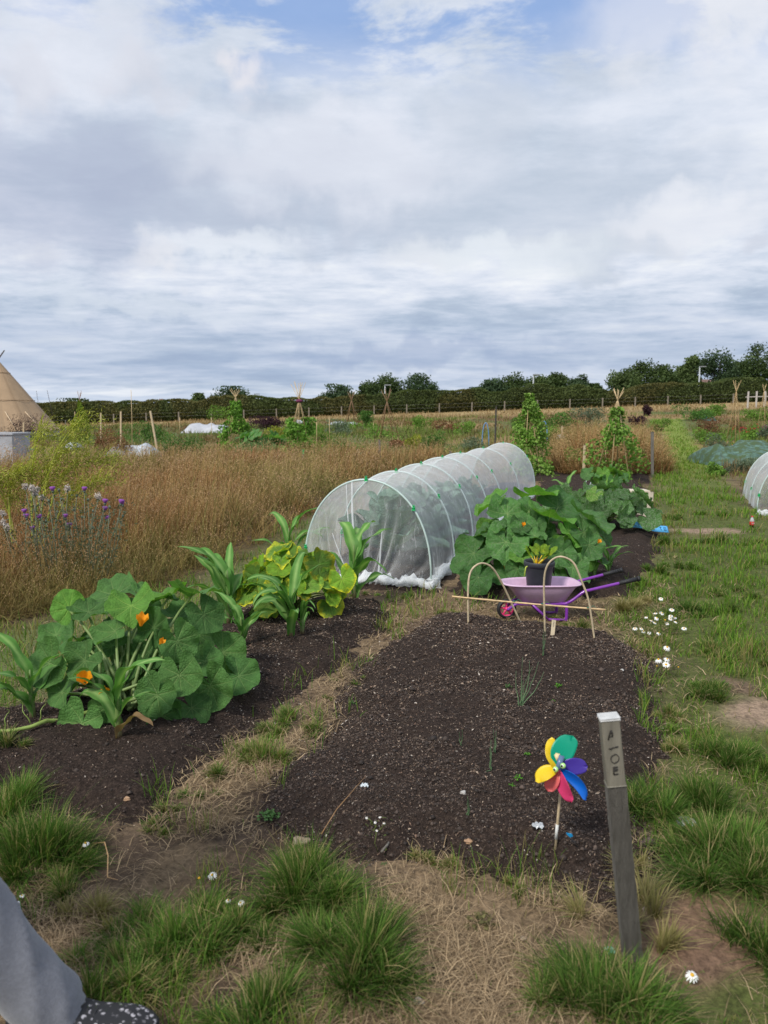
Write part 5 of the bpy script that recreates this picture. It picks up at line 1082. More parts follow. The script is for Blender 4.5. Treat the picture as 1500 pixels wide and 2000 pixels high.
daisies(414, 1752, [(415, 1724, .022)], 'open white daisy with yellow centre in the straw', leafn=24); daisies(392, 1745, [(389, 1715, .020)], 'side facing white daisy just left of the open daisy', leafn=12)
daisies(165, 1690, [(167, 1647, .019)], 'white daisy at the right edge of the left grass tuft', leafn=12); daisies(60, 1625, [(54, 1608, .02)], 'yellow white daisy on top of the left grass tuft', leafn=8)
daisies(460, 1785, [(446, 1766, .014), (470, 1763, .016)], 'two small yellowing daisies right of the open white daisy', leafn=12); daisies(1350, 1960, [(1350, 1938, .026)], 'daisy with drooping petals at the bottom right corner area', leafn=10)
daisies(40, 1775, [(34, 1763, .013), (44, 1763, .013)], 'pair of tiny white daisies beside the grey trouser leg', leafn=6); daisies(725, 1625, [(716, 1608, .007), (733, 1606, .008), (742, 1615, .008), (736, 1622, .007), (750, 1607, .007)], 'wilted cream daisies hanging over the front of the main bed', leafn=30)
# =================== thistles and feathery plant on the left
def thistle():
    b = V3(at(140, 1000, 6.7)); b = Vector((b.x, b.y, gnd(b.x, b.y))); root = empty('thistle_plant', b, 0, 'grey green thistle with purple flowers and fluffy white seed heads in dry grass', 'thistle')
    rr = random.Random(8); st = MB(); P = []; Yb = b.y; FL = []
    heads = [(103, 960, 'p'), (115, 957, 'x'), (165, 960, 'p'), (205, 984, 'p'), (48, 1003, 'p'), (52, 1013, 'p'), (78, 1014, 'p'), (128, 1013, 'p'), (65, 1037, 'p'), (204, 998, 'p'), (208, 1016, 'p'), (236, 985, 'p'), (136, 1030, 'p'), (50, 954, 'w'), (62, 958, 'w'), (72, 960, 'w'), (68, 967, 'w'), (132, 958, 'w'), (192, 974, 'w'), (240, 987, 'p'), (82, 976, 'w'),
             (5, 1007, 'w'), (7, 1025, 'w'), (14, 1034, 'w'), (150, 968, 'x'), (172, 976, 'x'), (182, 998, 'x'), (214, 990, 'x'), (95, 978, 'x'), (120, 975, 'x'), (240, 1008, 'x'), (112, 1000, 'x'), (160, 1010, 'x'), (90, 1018, 'x'), (145, 995, 'x'), (180, 1030, 'x')]
    pur = mats('thistle_purple', (.23, .06, .30), .8); fl = mats('thistle_down', (.62, .56, .52), .9); gr = mats('thistle_cup', (.10, .13, .09), .7)
    for (x, y, k) in heads:
        Y = Yb + rr.uniform(-.35, .35); p = V3(at(x, y, Y)) - b; g = Vector((p.x * .75 + rr.uniform(-.1, .1), p.y, gnd(p.x + b.x, p.y + b.y) - b.z)); st.tube([g, g.lerp(p, .55) + Vector((rr.uniform(-.04, .04), 0, 0)), p], [.006, .004, .003], 6, (.13, .15, .09))
        for _ in range(46): q = rr.random() ** .7; P.append(tuple(g.lerp(p, q) + Vector((rr.gauss(0, .045), rr.gauss(0, .05), rr.gauss(0, .03)))))
        c = MB(); c.sphere(p, .012, n=8, sq=(1, 1, 1.15)); c.build('cup', gr, root)
        if k == 'p': c = MB(); c.lathe([(.001, .005), (.011, .008), (.026, .036), (.018, .042), (.001, .038)], 10, p, M=Matrix.Rotation(rr.uniform(-.3, .3), 3, 'Y')); c.build('flower', pur, root)
        if k == 'w':
            n = 90; q = np.array(p) + np.array((0, 0, .02)) + rng.normal(size=(n, 3)) * .011; cards('seed_fluff', q, .030, cvar(n, (.60, .53, .47), (.75, .70, .66), .1), M['dryblade'], 4, parent=root)
    st.build('stems', M['stem'], root); P = np.array(P); cards('leaves', P, .035, cvar(len(P), (.085, .11, .07), (.14, .16, .10)), M['card'], 2.6, parent=root)
thistle()
def feathery():
    rr = random.Random(3)
    for k, (bx, by, Y, tops, lab) in enumerate([(60, 985, 8.3, [((60, 990), (55, 905), (68, 850), (84, 838)), ((70, 990), (80, 930), (104, 868), (160, 818)), ((78, 985), (100, 905), (150, 890), (215, 905)), ((20, 985), (10, 945), (20, 925), (45, 920)), ((90, 985), (115, 965), (150, 945), (205, 936)), ((30, 990), (15, 960), (-10, 935), (-40, 930)), ((62, 985), (70, 940), (90, 905), (140, 870))], 'tall feathery yellow green asparagus fern leaning right in the dry grass')]):
        g = V3(gp(bx, 962)); b = Vector((V3(at(bx, by, Y)).x, Y, gnd(V3(at(bx, by, Y)).x, Y))); root = empty('asparagus_fern', b, 0, lab, 'fern'); st = MB(); Pb = []; H_ = []; W_ = []; A_ = []; L_ = []
        for tp in tops:
            P = [V3(at(x, y, Y + rr.uniform(-.2, .2))) - b for (x, y) in tp]; P[0].z = min(P[0].z, .0)
            Q = [P[0] * (1 - s) ** 3 + P[1] * 3 * s * (1 - s) ** 2 + P[2] * 3 * s * s * (1 - s) + P[3] * s ** 3 for s in np.linspace(0, 1, 16)]
            st.tube(Q, [.014 - .0007 * i for i in range(16)], 6, (.38, .42, .06))
            for i in range(5, 16):
                for _ in range(9): Pb.append(tuple(Q[i] + Vector((rr.gauss(0, .03), rr.gauss(0, .05), rr.gauss(0, .03))))); H_.append(rr.uniform(.12, .40)); W_.append(.007); A_.append(rr.gauss(.0, .45)); L_.append(rr.uniform(.55, .98))
        st.build('stems', M['stem'], root); n = len(Pb); c = cvar(n, (.50, .50, .09), (.36, .38, .07), .2)
        o = blades('fronds', np.array(Pb), np.array(H_), np.array(W_), np.array(A_), np.array(L_), c, c, M['blade'], kind=None, parent=root)
        # fine side threads
        q = np.repeat(np.array(Pb), 7, 0) + rng.normal(size=(n * 7, 3)) * np.array((.09, .06, .035)) + np.array((.10, 0, .02)); c = cvar(len(q), (.48, .48, .10), (.30, .33, .07), .2); cards('needles', q, .05, c, M['card'], 11, up=.3, parent=root)
feathery()
# =================== middle distance: wigwams, stakes, shrubs, covers
def pY(x, y):
    p = gp(x, y); return p
def wigwam(px_, py_, topy, n, r, label, fol=1., fr=.45, fc=((.09, .20, .03), (.20, .36, .06)), flare=.12, nf=1500, lean=0., tie=None, ls=.085, cross=.84, group='bean wigwams of tied canes', Y=None, cr=.011, polec=(1, 1, 1)):
    g = gp(px_, py_); 
    if Y: g = at(px_, py_, Y); g[2] = float(H(g[0], g[1]))
    b = Vector((g[0], g[1], gnd(g[0], g[1]))); root = empty('bean_wigwam', b, 0, label, 'bean wigwam', group); topz = at(px_, topy, b.y)[2] - b.z; rr = random.Random(px_)
    for i in range(n):
        a = 2 * math.pi * i / n + rr.uniform(-.2, .2); foot = Vector((math.cos(a) * r, math.sin(a) * r, -.05)); nd = Vector((lean + math.cos(a) * .02, math.sin(a) * .02, topz * cross)); h = topz * rr.uniform(.95, 1.0)
        d = nd - foot; e = Vector((lean - math.cos(a) * (flare * rr.uniform(.6, 1.3)), -math.sin(a) * flare, h)); m = MB(); m.tube([foot, nd, e], [cr, cr * .85, cr * .6], 6, polec); m.build('pole', M['bamboo'], root)
    if tie: m = MB(); m.sphere((lean, 0, topz * cross), .07, n=10, sq=(1.6, 1.2, .8)); m.build('tie', tie, root)
    if nf:
        P = []
        while len(P) < nf:
            z = rr.random() ** .85 * topz * fol; a = rr.uniform(0, 6.283); k = 1 - z / (topz * cross); q = (r * max(k, 0.06) + fr * (.35 + .65 * max(k, .05)) * rr.random() ** .6) * (.72 + .30 * math.sin(a * 2 + z * 4.3 + px_) + .22 * math.sin(a * 5 + z * 11)); 
            if math.sin(a * 2 + z * 5 + px_) + math.sin(z * 9) < -.75: continue
            P.append((math.cos(a) * q + lean * z / topz, math.sin(a) * q, z))
        P = np.array(P); kk = .75 + .5 * vn(P[:, 0] * 5 + P[:, 2] * 3, P[:, 1] * 5 + P[:, 2] * 5)[:, None]; cards('vines', P, ls, cvar(len(P), *fc) * kk, M['card'], 1.25, flat=.6, parent=root)
    return root
purp = mats('purple_cloth_tie', (.14, .02, .07), .8)
wigwam(463, 888, 757, 6, .45, 'leafy bean wigwam of tan canes left of the squash plant', .80, .42, nf=2400, flare=.16, ls=.10)
wigwam(586, 893, 744, 8, .50, 'bean wigwam with flared bare cane tops and a dark red tie', .52, .50, nf=1900, flare=.20, tie=purp, cross=.74, ls=.10)
wigwam(160, 868, 762, 5, .30, 'narrow bean wigwam with a yellow green vine near the tipi tent', .80, .22, fc=((.16, .24, .03), (.26, .34, .06)), nf=1500, flare=.12, cross=.8, ls=.09, polec=(.45, .3, .3))
wigwam(687, 838, 762, 6, .6, 'bare dark wigwam of canes, left one of two before the hedge', .2, .3, nf=200, flare=.25, cross=.72, polec=(.45, .35, .32), cr=.02)
wigwam(756, 862, 757, 6, .6, 'bare dark wigwam of canes, right one of two before the hedge', .2, .3, nf=150, flare=.22, cross=.72, polec=(.45, .35, .32), cr=.017)
wigwam(1040, 930, 766, 5, .34, 'tall dense bean wigwam at the far end of the netting tunnel', .98, .40, fc=((.13, .25, .04), (.26, .40, .09)), nf=3600, flare=.05, cross=.95, lean=-.12, ls=.075)
wigwam(1200, 942, 757, 6, .42, 'bean wigwam of crossed tan canes beside the grass path', .78, .38, fc=((.10, .22, .035), (.22, .34, .07)), nf=1300, flare=.16, cross=.84, ls=.08)
wigwam(1432, 868, 742, 4, .28, 'bare cane wigwam on the right side of the grass path', .1, .3, nf=60, flare=.22, cross=.80, polec=(1.1, 1.05, 1))
wigwam(1487, 850, 748, 4, .28, 'second bare cane wigwam farther right beyond the path', .1, .3, nf=60, flare=.12, cross=.8, polec=(1.1, 1.05, 1))
def stake(px_, py_, topy, r, mat, label, dx=0, box=True, cat='stake', name='wooden_stake', col=(1, 1, 1), group=None, Y=None):
    g = gp(px_, py_); b = Vector((g[0], g[1], gnd(g[0], g[1])))
    if Y: q = at(px_, py_, Y); b = Vector((q[0], Y, gnd(q[0], Y)))
    t = V3(at(px_ + dx, topy, b.y)) - b; m = MB()
    if box:
        ax = t.normalized(); sx = Vector((0, 1, 0)).cross(ax).normalized(); m.box(t / 2, (r * 2, r * 2, t.length + .1), Matrix((sx, ax.cross(sx), ax)).transposed(), bev=r * .2, col=col)
    else: m.tube([(0, 0, -.05), t * .5 + Vector((r, 0, 0)), t], [r, r * .9, r * .7], 7, col)
    o = m.build(name, mat); o.location = b; return tag(o, label, cat, group)
B, G_ = M['bamboo'], M['greywood']
for a in [(308, 885, 805, .030, M['wood'], 'leaning pale stake left of the leafy bean wigwam', -14), (236, 885, 806, .026, M['wood'], 'brown stake right of the narrow yellow green wigwam', 0), (258, 885, 762, .012, B, 'tall thin cane behind the grey fleece cover', -2), (46, 885, 828, .022, M['wood'], 'thin brown stake beside the white tub', 0),
          (197, 862, 808, .03, M['wood'], 'short stake half hidden behind reddish weeds', 0), (146, 830, 805, .03, M['wood'], 'short post left of the narrow wigwam', 0), (128, 845, 822, .025, G_, 'small grey peg between the tipi and the narrow wigwam', 0), (320, 885, 868, .03, M['white'] if False else G_, 'short pale peg by the low soil bed on the left', 0),
          (592, 905, 882, .028, G_, 'grey peg with a green cap below the flared wigwam', 0), (742, 905, 862, .028, G_, 'grey stake behind the meadow grass in front of the bare wigwams', -1), (967, 868, 796, .030, mats('tarred_wood', (.05, .045, .04), .8), 'dark post near the blue hoops', 2), (1274, 932, 848, .028, G_, 'grey post standing at the left edge of the grass path', 0),
          (1139, 940, 874, .026, M['wood'], 'pale wooden stake left of the crossed cane wigwam', 3), (1182, 935, 872, .014, B, 'thin orange tipped cane in front of the crossed wigwam', 0), (880, 905, 885, .03, G_, 'stubby grey post just behind the netting tunnel', 0), (1098, 880, 835, .03, M['wood'], 'stake behind the brown dock patch', 0),
          (618, 878, 815, .014, B, 'thin upright cane right of the flared wigwam', 0), (643, 868, 812, .016, B, 'upright cane in the middle vegetable plot', 0), (729, 855, 825, .02, B, 'short cane at the far middle plot', 0), (412, 862, 815, .014, B, 'thin cane between the stakes and the leafy wigwam', 1), (350, 850, 815, .02, B, 'short cane in front of the white sheeting', 1), (108, 838, 762, .02, mats('dark_branch', (.05, .035, .03), .8), 'dark branch leaning up beside the tipi edge', -16), (80, 822, 763, .02, mats('dark_branch2', (.05, .035, .03), .8), 'second thin dark branch just behind the tipi slope', -9)]:
    stake(*a[:6], dx=a[6], box=a[3] > .021)
cap = MB(); cap.box((0, 0, 0), (.07, .07, .12), bev=.01); g = gp(592, 905); o = cap.build('stake_cap', M['clip']); o.location = at(592, 882, g[1]); tag(o, 'bright green plastic cap on the grey peg below the flared wigwam', 'stake cap')
def hoopthing(px_, py_, w, topy, mat, label, r=.018, name='blue_hoop', cat='hoop', group=None, dy=0.):
    g = gp(px_, py_); b = Vector((g[0], g[1], gnd(g[0], g[1]))); W2 = w / F * g[1] / 2; h = at(px_, topy, g[1])[2] - b.z; m = MB()
    m.tube([(math.cos(t) * -W2, dy * math.cos(t), h * math.sin(t) ** .8 if 0 < t < math.pi else -.05) for t in np.linspace(0, math.pi, 22)], r, 8); o = m.build(name, mat); o.location = b; tag(o, label, cat, group)
blue = mats('blue_water_pipe', (.10, .26, .50), .4)
hoopthing(948, 870, 13, 826, blue, 'blue pipe hoop left of the dark post'); hoopthing(1062, 862, 13, 823, blue, 'blue pipe hoop right of the dense bean wigwam')
for i, (x, w, ty) in enumerate([(1172, 60, 926), (1178, 54, 930), (1184, 60, 934)]): hoopthing(x, 962 + i * 2, w, ty, M['hoop'], ['rear thin pale hoop over the low squash plant', 'middle thin pale hoop over the low squash plant', 'front thin pale hoop over the low squash plant'][i], .008, 'plant_hoop', group='pale hoops over the low squash')
# shrubs and vegetable clumps
def shrub(px_, py_, wpx, topy, c0, c1, label, cat='shrub', name='leafy_bush', n=700, ls=None, asp=1.6, shape=1., stems=True, group=None, flowers=None, Y=None, dpt=.8):
    g = gp(px_, py_)
    if Y: g = at(px_, py_, Y); g[2] = H(g[0], g[1])
    b = Vector((g[0], g[1], gnd(g[0], g[1]) - .02)); rx = wpx / F * g[1] / 2; h = 1.1 * max(.15, at(px_, topy, g[1])[2] - b.z); rx *= 1.2; n = int(n * 1.6); ls = ls or max(.05, 3.2 / F * g[1]); root = empty(name, b, 0, label, cat, group)
    nb = 9; rr = np.random.default_rng(int(px_ * 7 + py_)); cb = rr.uniform(-1, 1, (nb, 3)); cb[:, 2] = rr.uniform(.15, .8, nb); cb[:, :2] *= .62; k = rr.integers(0, nb, n); d = rr.normal(size=(n, 3)); d /= np.linalg.norm(d, axis=1)[:, None]; q = rr.uniform(.3, 1, n)[:, None] ** .5
    P = cb[k] + d * q * np.array((.42, .42, .30)); P[:, 2] = np.clip(P[:, 2], .02, 1.05); lum = (.65 + .6 * rr.random(nb))[k][:, None]; P = P * np.array((rx, rx * dpt, h))
    cards('foliage', P, ls, cvar(n, c0, c1) * lum, M['card'], asp, up=shape, parent=root)
    if stems:
        m = MB()
        for i in range(7): e = cb[i] * np.array((rx, rx * dpt, h)); m.tube([(e[0] * .15, e[1] * .15, -.03), tuple(e * .55 + np.array((0, 0, .05 * h))), tuple(e)], [.016, .011, .006], 5, (.12, .10, .06))
        m.build('stems', M['stem'], root)
    if flowers: P2 = P[rr.choice(n, flowers[1])] * 1.03; P2[:, 2] = np.abs(P2[:, 2]) * .5 + h * .55; cards('flowers', P2, ls * .9, cvar(len(P2), flowers[0], np.array(flowers[0]) * 1.3), M['card'], 1.1, parent=root)
    return root
DG = ((.06, .14, .028), (.12, .24, .05)); MG = ((.11, .21, .035), (.20, .34, .06)); YG = ((.22, .25, .03), (.34, .35, .05)); RD = ((.07, .02, .02), (.12, .035, .03)); GG = ((.10, .14, .09), (.18, .22, .14)); TN = ((.22, .14, .07), (.32, .22, .12)); PU = ((.035, .018, .025), (.075, .03, .045)); RB = ((.16, .07, .04), (.24, .12, .06))
for a in [(678, 893, 52, 860, DG, 'dark green bush between flared wigwam and tunnel', 900), (706, 885, 40, 868, MG, 'low light green clump right of the dark bush', 400), (805, 880, 40, 852, YG, 'bright yellow green bush behind the tunnel', 700), (843, 878, 50, 846, DG, 'dark green low bush right of the yellow bush', 800), (715, 835, 30, 806, DG, 'rounded dark green bush near the bare wigwams', 600),
          (525, 838, 82, 812, PU, 'long low dark purple hedge plant in the left plot', 1100), (545, 862, 60, 835, YG, 'pale yellow grass clump in front of the dark purple plant', 500), (365, 888, 90, 848, DG, 'wide dark green potato row left of the leafy wigwam', 1300), (290, 868, 90, 828, DG, 'dense green vegetable row behind the stakes', 1200), (205, 885, 40, 835, RB, 'reddish seed stalks beside the narrow wigwam', 700), (235, 895, 50, 850, RB, 'brownish red weeds in front of the grey fleece cover', 700), (625, 868, 50, 832, MG, 'green bean row right of the flared wigwam', 700), (665, 850, 60, 822, GG, 'grey green vegetable row in the middle plot', 800),
          (735, 856, 50, 830, MG, 'light green plants between the bare wigwams', 500), (825, 838, 40, 812, MG, 'green clump in the far plot left of the dark post', 400), (870, 842, 60, 822, RB, 'rusty brown dock clump in the far plot', 500), (905, 850, 40, 826, MG, 'fresh green clump left of the blue hoop', 400), (925, 880, 60, 855, GG, 'mixed green weeds behind the netting arches', 600), (1008, 845, 40, 815, DG, 'green bush left of the dense bean wigwam', 500), (1100, 838, 70, 805, DG, 'dark feathery green bush behind the dock patch', 1000), (1145, 838, 60, 800, GG, 'tall grey green bush behind the crossed wigwam', 900), (1085, 858, 50, 832, MG, 'leafy low plants in front of the feathery bush', 500),
          (1130, 862, 30, 828, TN, 'pale straw tuft at the back of the dock patch', 500), (1265, 812, 22, 788, PU, 'dark purple upright shrub left of the path end', 500), (1248, 832, 34, 810, PU, 'low dark purple shrub beside the upright one', 500), (1290, 842, 40, 818, MG, 'green plants at the far left edge of the path', 500), (1352, 822, 80, 792, DG, 'large green bush right of the path end', 1000), (1395, 812, 40, 790, MG, 'green bush next to the large one near the hedge', 500), (1380, 850, 60, 820, RB, 'brown low shrub with dry top right of the path', 600), (1385, 868, 50, 838, MG, 'green comfrey clump along the right of the path', 700), (1405, 895, 60, 850, GG, 'grey lavender clump beside the bare cane wigwam', 900),
          (1475, 822, 60, 795, MG, 'bright leafy vegetable row at the far right', 700), (1530, 850, 60, 815, DG, 'leafy bush at the right edge of the plot', 500), (1465, 925, 90, 895, GG, 'weedy green growth in front of the green netted bed', 1200), (1400, 930, 40, 905, MG, 'low weeds at the path side of the green netted bed', 500), (1125, 925, 60, 878, MG, 'feathery green carrots left of the crossed wigwam', 900), (1235, 925, 50, 870, DG, 'dark leafy growth at the right foot of the crossed wigwam', 900), (15, 905, 90, 868, MG, 'light green bush in front of the white tub', 700), (1010, 905, 40, 870, MG, 'low greenery at the base of the dense bean wigwam', 500),
          (430, 815, 60, 795, MG, 'pale green row before the hedge on the left', 400), (1440, 845, 40, 822, TN, 'straw coloured patch behind the bare cane wigwam', 400), (780, 875, 50, 860, RB, 'rusty low weeds in front of the right bare wigwam', 400), (565, 872, 40, 850, MG, 'low salad row in front of the flared wigwam', 400), (1180, 868, 60, 840, RB, 'brown seeded dock plants behind the crossed wigwam', 600)]:
    shrub(*a[:4], a[4][0], a[4][1], a[5], n=a[6])
shrub(1452, 862, 50, 832, *MG, 'tall plants with red and pink flowers at the right', 'flowering plant', 'flowering_plant', 800, flowers=((.45, .03, .05), 60)); shrub(1492, 858, 40, 832, *GG, 'flowering plants with mauve pink blooms at the right edge', 'flowering plant', 'flowering_plant', 700, flowers=((.35, .10, .22), 60))
shrub(1428, 888, 20, 868, *MG, 'low orange marigolds left of the green netted bed', 'flowering plant', 'flowering_plant', 300, flowers=((.80, .28, .01), 14)); shrub(40, 858, 100, 815, *PU, 'dark red upright amaranth spikes behind the white tub', 'flowering plant', 'flowering_plant', 900, asp=4, shape=2.5)
# covers, tubs and other small far things
def cloth(px0, px1, base, topy, mat, name, label, cat, depth=1.2, seed=1, nx=26, ny=12, amp=.12, Y=None, fr=.5):
    g0 = gp(px0, base); Y = Y or g0[1]; a = at(px0, base, Y); c = at(px1, base, Y); h = at((px0 + px1) / 2, topy, Y)[2] - float(H((a[0] + c[0]) / 2, Y)); mb = MB(); V = []; rr = np.random.default_rng(seed); b = Vector(((a[0] + c[0]) / 2, Y, gnd((a[0] + c[0]) / 2, Y))); W2 = (c[0] - a[0])
    for j in range(ny + 1):
        v = j / ny
        for i in range(nx + 1):
            u = i / nx; e = min(u, 1 - u) * 6; z = h * min(1, e) ** .5 * math.sin(math.pi * min(max(v, .0), 1)) ** fr * (1 - amp + 2 * amp * float(vn(u * 7 + seed, v * 4))) * (.75 + .5 * float(vn(u * 3 + seed, 3.3)))
            V.append((W2 * (u - .5), depth * v + .1 * math.sin(u * 9 + seed), z - .01))
    mb.add(V, [(j * (nx + 1) + i, j * (nx + 1) + i + 1, (j + 1) * (nx + 1) + i + 1, (j + 1) * (nx + 1) + i) for j in range(ny) for i in range(nx)]); o = mb.build(name, mat); o.location = b; return tag(o, label, cat)
fleece = mats('grey_fleece', (.42, .46, .50), .7, var=.25, vscale=3); wsheet = mats('white_sheeting', (.42, .43, .46), .6, var=.2, vscale=2); gnet = mats('green_net_fabric', (.075, .14, .11), .8, var=.6, vscale=9, dirt=((.05, .085, .03), 5, .45, .55)); teal = mats('teal_sheet', (.03, .38, .30), .6)
cloth(195, 300, 897, 872, fleece, 'fleece_cover', 'grey fleece cloche sloping in the plot on the left', 'fleece cover', 1.6, 2); cloth(120, 150, 878, 866, fleece, 'fleece_cover', 'small grey fleece pile behind the asparagus fern', 'fleece cover', .8, 5)
cloth(352, 440, 846, 829, wsheet, 'plastic_sheeting', 'heap of white plastic sheeting in the far left plot', 'plastic sheeting', 3.0, 3, amp=.3); cloth(-10, 46, 882, 872, teal, 'plastic_sheeting', 'teal plastic sheet at the far left edge', 'plastic sheeting', 1.0, 4)
cloth(1398, 1560, 912, 868, gnet, 'netted_bed', 'vegetable bed covered by crumpled dark green netting', 'netted bed', 2.2, 7, amp=.25); cloth(1375, 1400, 822, 812, mats('teal_net', (.12, .25, .22), .8), 'netted_bed', 'small teal netted frame near the far green bush', 'netted bed', 1.5, 8); cloth(575, 600, 828, 820, wsheet, 'plastic_sheeting', 'small white sheet beside the flared wigwam', 'plastic sheeting', 1.5, 9); cloth(640, 700, 830, 824, wsheet, 'plastic_sheeting', 'long low pale sheet before the hedge', 'plastic sheeting', 2, 10)
cloth(695, 712, 892, 882, teal, 'plastic_sheeting', 'teal plastic scrap in the grass before the flared wigwam plot', 'plastic sheeting', .5, 11); cloth(1090, 1108, 865, 850, fleece, 'fleece_cover', 'folded pale fleece beside the right blue hoop', 'fleece cover', .6, 12)
def tub():
    g = at(5, 876, 20.); b = Vector((g[0], g[1], gnd(g[0], g[1]))); root = empty('planter_tub', b, 0, 'white square tub planter in front of the tipi', 'planter'); h = at(5, 848, 20.)[2] - b.z; m = MB(); w = .5
    for (r0, r1, z0, z1) in ((w * .92, w, 0, h),):
        V = [(sx * r, sy * r, z) for (r, z) in ((r0, 0), (r1, h), (r1 + .03, h), (r1 + .03, h + .04), (r1 - .02, h + .04), (r0 - .05, .1)) for (sx, sy) in ((1, 1), (-1, 1), (-1, -1), (1, -1))]
        m.add(V, [(i * 4 + k, i * 4 + (k + 1) % 4, (i + 1) * 4 + (k + 1) % 4, (i + 1) * 4 + k) for i in range(5) for k in range(4)], smooth=False)
    m.build('wall', wsheet, root); s = MB(); s.box((0, 0, h - .05), (w * 1.85, w * 1.85, .05)); s.build('compost', M['soil'], root)
tub()
def planter():
    b = V3(gpS(1258, 1012)); b.y += .1; root = empty('pallet_planter', b, 0, 'pale wooden pallet planter at the corner of the mottled courgette plant', 'planter'); w = material('pallet_wood', (.62, .54, .42), .7, .25, 14, .3, 60, attr=False); k = b.y / F
    for (x0, x1, y0, y1, z) in ((1205, 1276, 961, 978, 0), (1205, 1272, 1003, 1016, 0), (1230, 1262, 984, 996, .02)):
        a = at(x0, y1, b.y) - b; c = at(x1, y0, b.y) - b; m = MB(); m.box(((a[0] + c[0]) / 2, z, (a[2] + c[2]) / 2), (c[0] - a[0], .022, c[2] - a[2]), bev=.003); m.build('slat', w, root)
    a = at(1205, 962, b.y) - b; c = at(1272, 960, b.y) - b
    m = MB(); m.box(((a[0] + c[0]) / 2, .15, a[2] + .012), (c[0] - a[0] - .02, .28, .022), bev=.003); m.build('top_board', w, root)
    a = at(1262, 1030, b.y) - b; c = at(1272, 978, b.y) - b; m = MB(); m.box(((a[0] + c[0]) / 2, .035, (c[2] + a[2]) / 2), (.07, .045, c[2] - a[2]), bev=.003); m.build('corner_leg', w, root); m = MB(); m.box(((a[0] + c[0]) / 2, .27, (c[2] + a[2]) / 2), (.07, .045, c[2] - a[2]), bev=.003); m.build('corner_leg', w, root)
planter()
def strip():
    a = V3(gpS(1236, 1036)); c = V3(gpS(1306, 1047)); d = c - a; root = empty('blue_strip', a, 0, 'bright blue plastic strip with dark lettering lying in the grass by the mottled plant', 'plastic strip'); ax = d.normalized(); L = d.length; n = Vector((0, -.75, .65)).normalized(); sx = ax; uy = n.cross(sx).normalized(); uy = -uy if uy.z < 0 else uy; n = sx.cross(uy); RM = Matrix((sx, uy, n)).transposed(); m = MB(); V = []; NX = 24
    for i in range(NX + 1):
        for s in (0, 1): x = L * i / NX; V.append(RM @ Vector((x, .01 + s * .095, .012 * math.sin(x * 14))) + Vector((0, 0, .03)))
    m.add(V, [(i * 2, i * 2 + 2, i * 2 + 3, i * 2 + 1) for i in range(NX)]); o = m.build('strip', mats('sky_blue_plastic', (.10, .42, .78), .4), root); o.modifiers.new('thickness', 'SOLIDIFY').thickness = .002
    ink = MB(); GL_ = {'E': [[(1, 0), (0, 0), (0, 2), (1, 2)], [(0, 1), (.8, 1)]], 'R': [[(0, 0), (0, 2), (1, 2), (1, 1), (0, 1), (1, 0)]], 'N': [[(0, 0), (0, 2), (1, 0), (1, 2)]], 'I': [[(.5, 0), (.5, 2)]], 'S': [[(0, 0), (1, 0), (1, 1), (0, 1), (0, 2), (1, 2)]], 'L': [[(0, 2), (0, 0), (1, 0)]], 'T': [[(.5, 0), (.5, 2)], [(0, 2), (1, 2)]], 'O': [[(0, 0), (1, 0), (1, 2), (0, 2), (0, 0)]]}
    for i, ch in enumerate('LERNIS TO'):
        for stv in GL_.get(ch, []): ink.tube([RM @ Vector((.03 + i * L * .104 + x * .024, .032 + z * .024, .012 * math.sin((.03 + i * L * .104) * 14) + .006)) + Vector((0, 0, .03)) for (x, z) in stv], .0035, 5)
    ink.build('lettering', mats('navy_ink', (.01, .03, .10), .6), root)
strip()
def bottle():
    b = V3(gpS(1468, 1031)); h = at(1468, 1007, b.y)[2] - b.z; s = h / .22; root = empty('drink_bottle', b, 0, 'small cola bottle with red cap and red label standing on the grass path', 'bottle'); m = MB()
    pr = [(.001, .004), (.022, 0), (.029, .008), (.031, .05), (.028, .075), (.0285, .085), (.0325, .10), (.0325, .128), (.024, .160), (.013, .185), (.012, .196)]
    col = [(.03, .012, .008)] * 5 + [(.05, .02, .012), (.35, .34, .33), (.42, .42, .42), (.45, .46, .46), (.45, .46, .46), (.45, .46, .46)]
    m.lathe([(r * s * 1.15, z * s) for r, z in pr], 20, cols=col); m.build('body', mats('bottle_plastic', (1, 1, 1), .15) if False else material('bottle_plastic', (1, 1, 1), .15, .03, 5, coat=.6), root)
    m = MB(); m.lathe([(.0328 * s * 1.15, .055 * s), (.0334 * s * 1.15, .058 * s), (.0334 * s * 1.15, .112 * s), (.0328 * s * 1.15, .115 * s)], 24); m.build('label', mats('red_label', (.60, .012, .02), .35), root)
    m = MB(); R0 = .0338 * s * 1.15
    for (z0, am, w0) in ((.092, .004, 9), (.078, .003, 14)): m.tube([(R0 * math.sin(a), -R0 * math.cos(a), (z0 + am * math.sin(a * w0)) * s) for a in np.linspace(-.9, .9, 26)], .0018 * s, 5)
    m.build('script_mark', M['white'], root); m = MB(); m.lathe([(.001, .214 * s), (.0165 * s, .213 * s), (.017 * s, .195 * s), (.016 * s, .193 * s)], 18); m.build('cap', mats('red_cap', (.60, .02, .02), .4), root)
bottle()
# right hand netting tunnel, mostly outside the frame
RA = gp(1478, 1003); tunnel((RA[0] + 1.22, RA[1] - .45), np.array((.35, .937)), np.array((-.937, .35)), [0, 1.2, 2.4], 1.3, .85, 'low white netting tunnel at the right edge beyond the bottle')
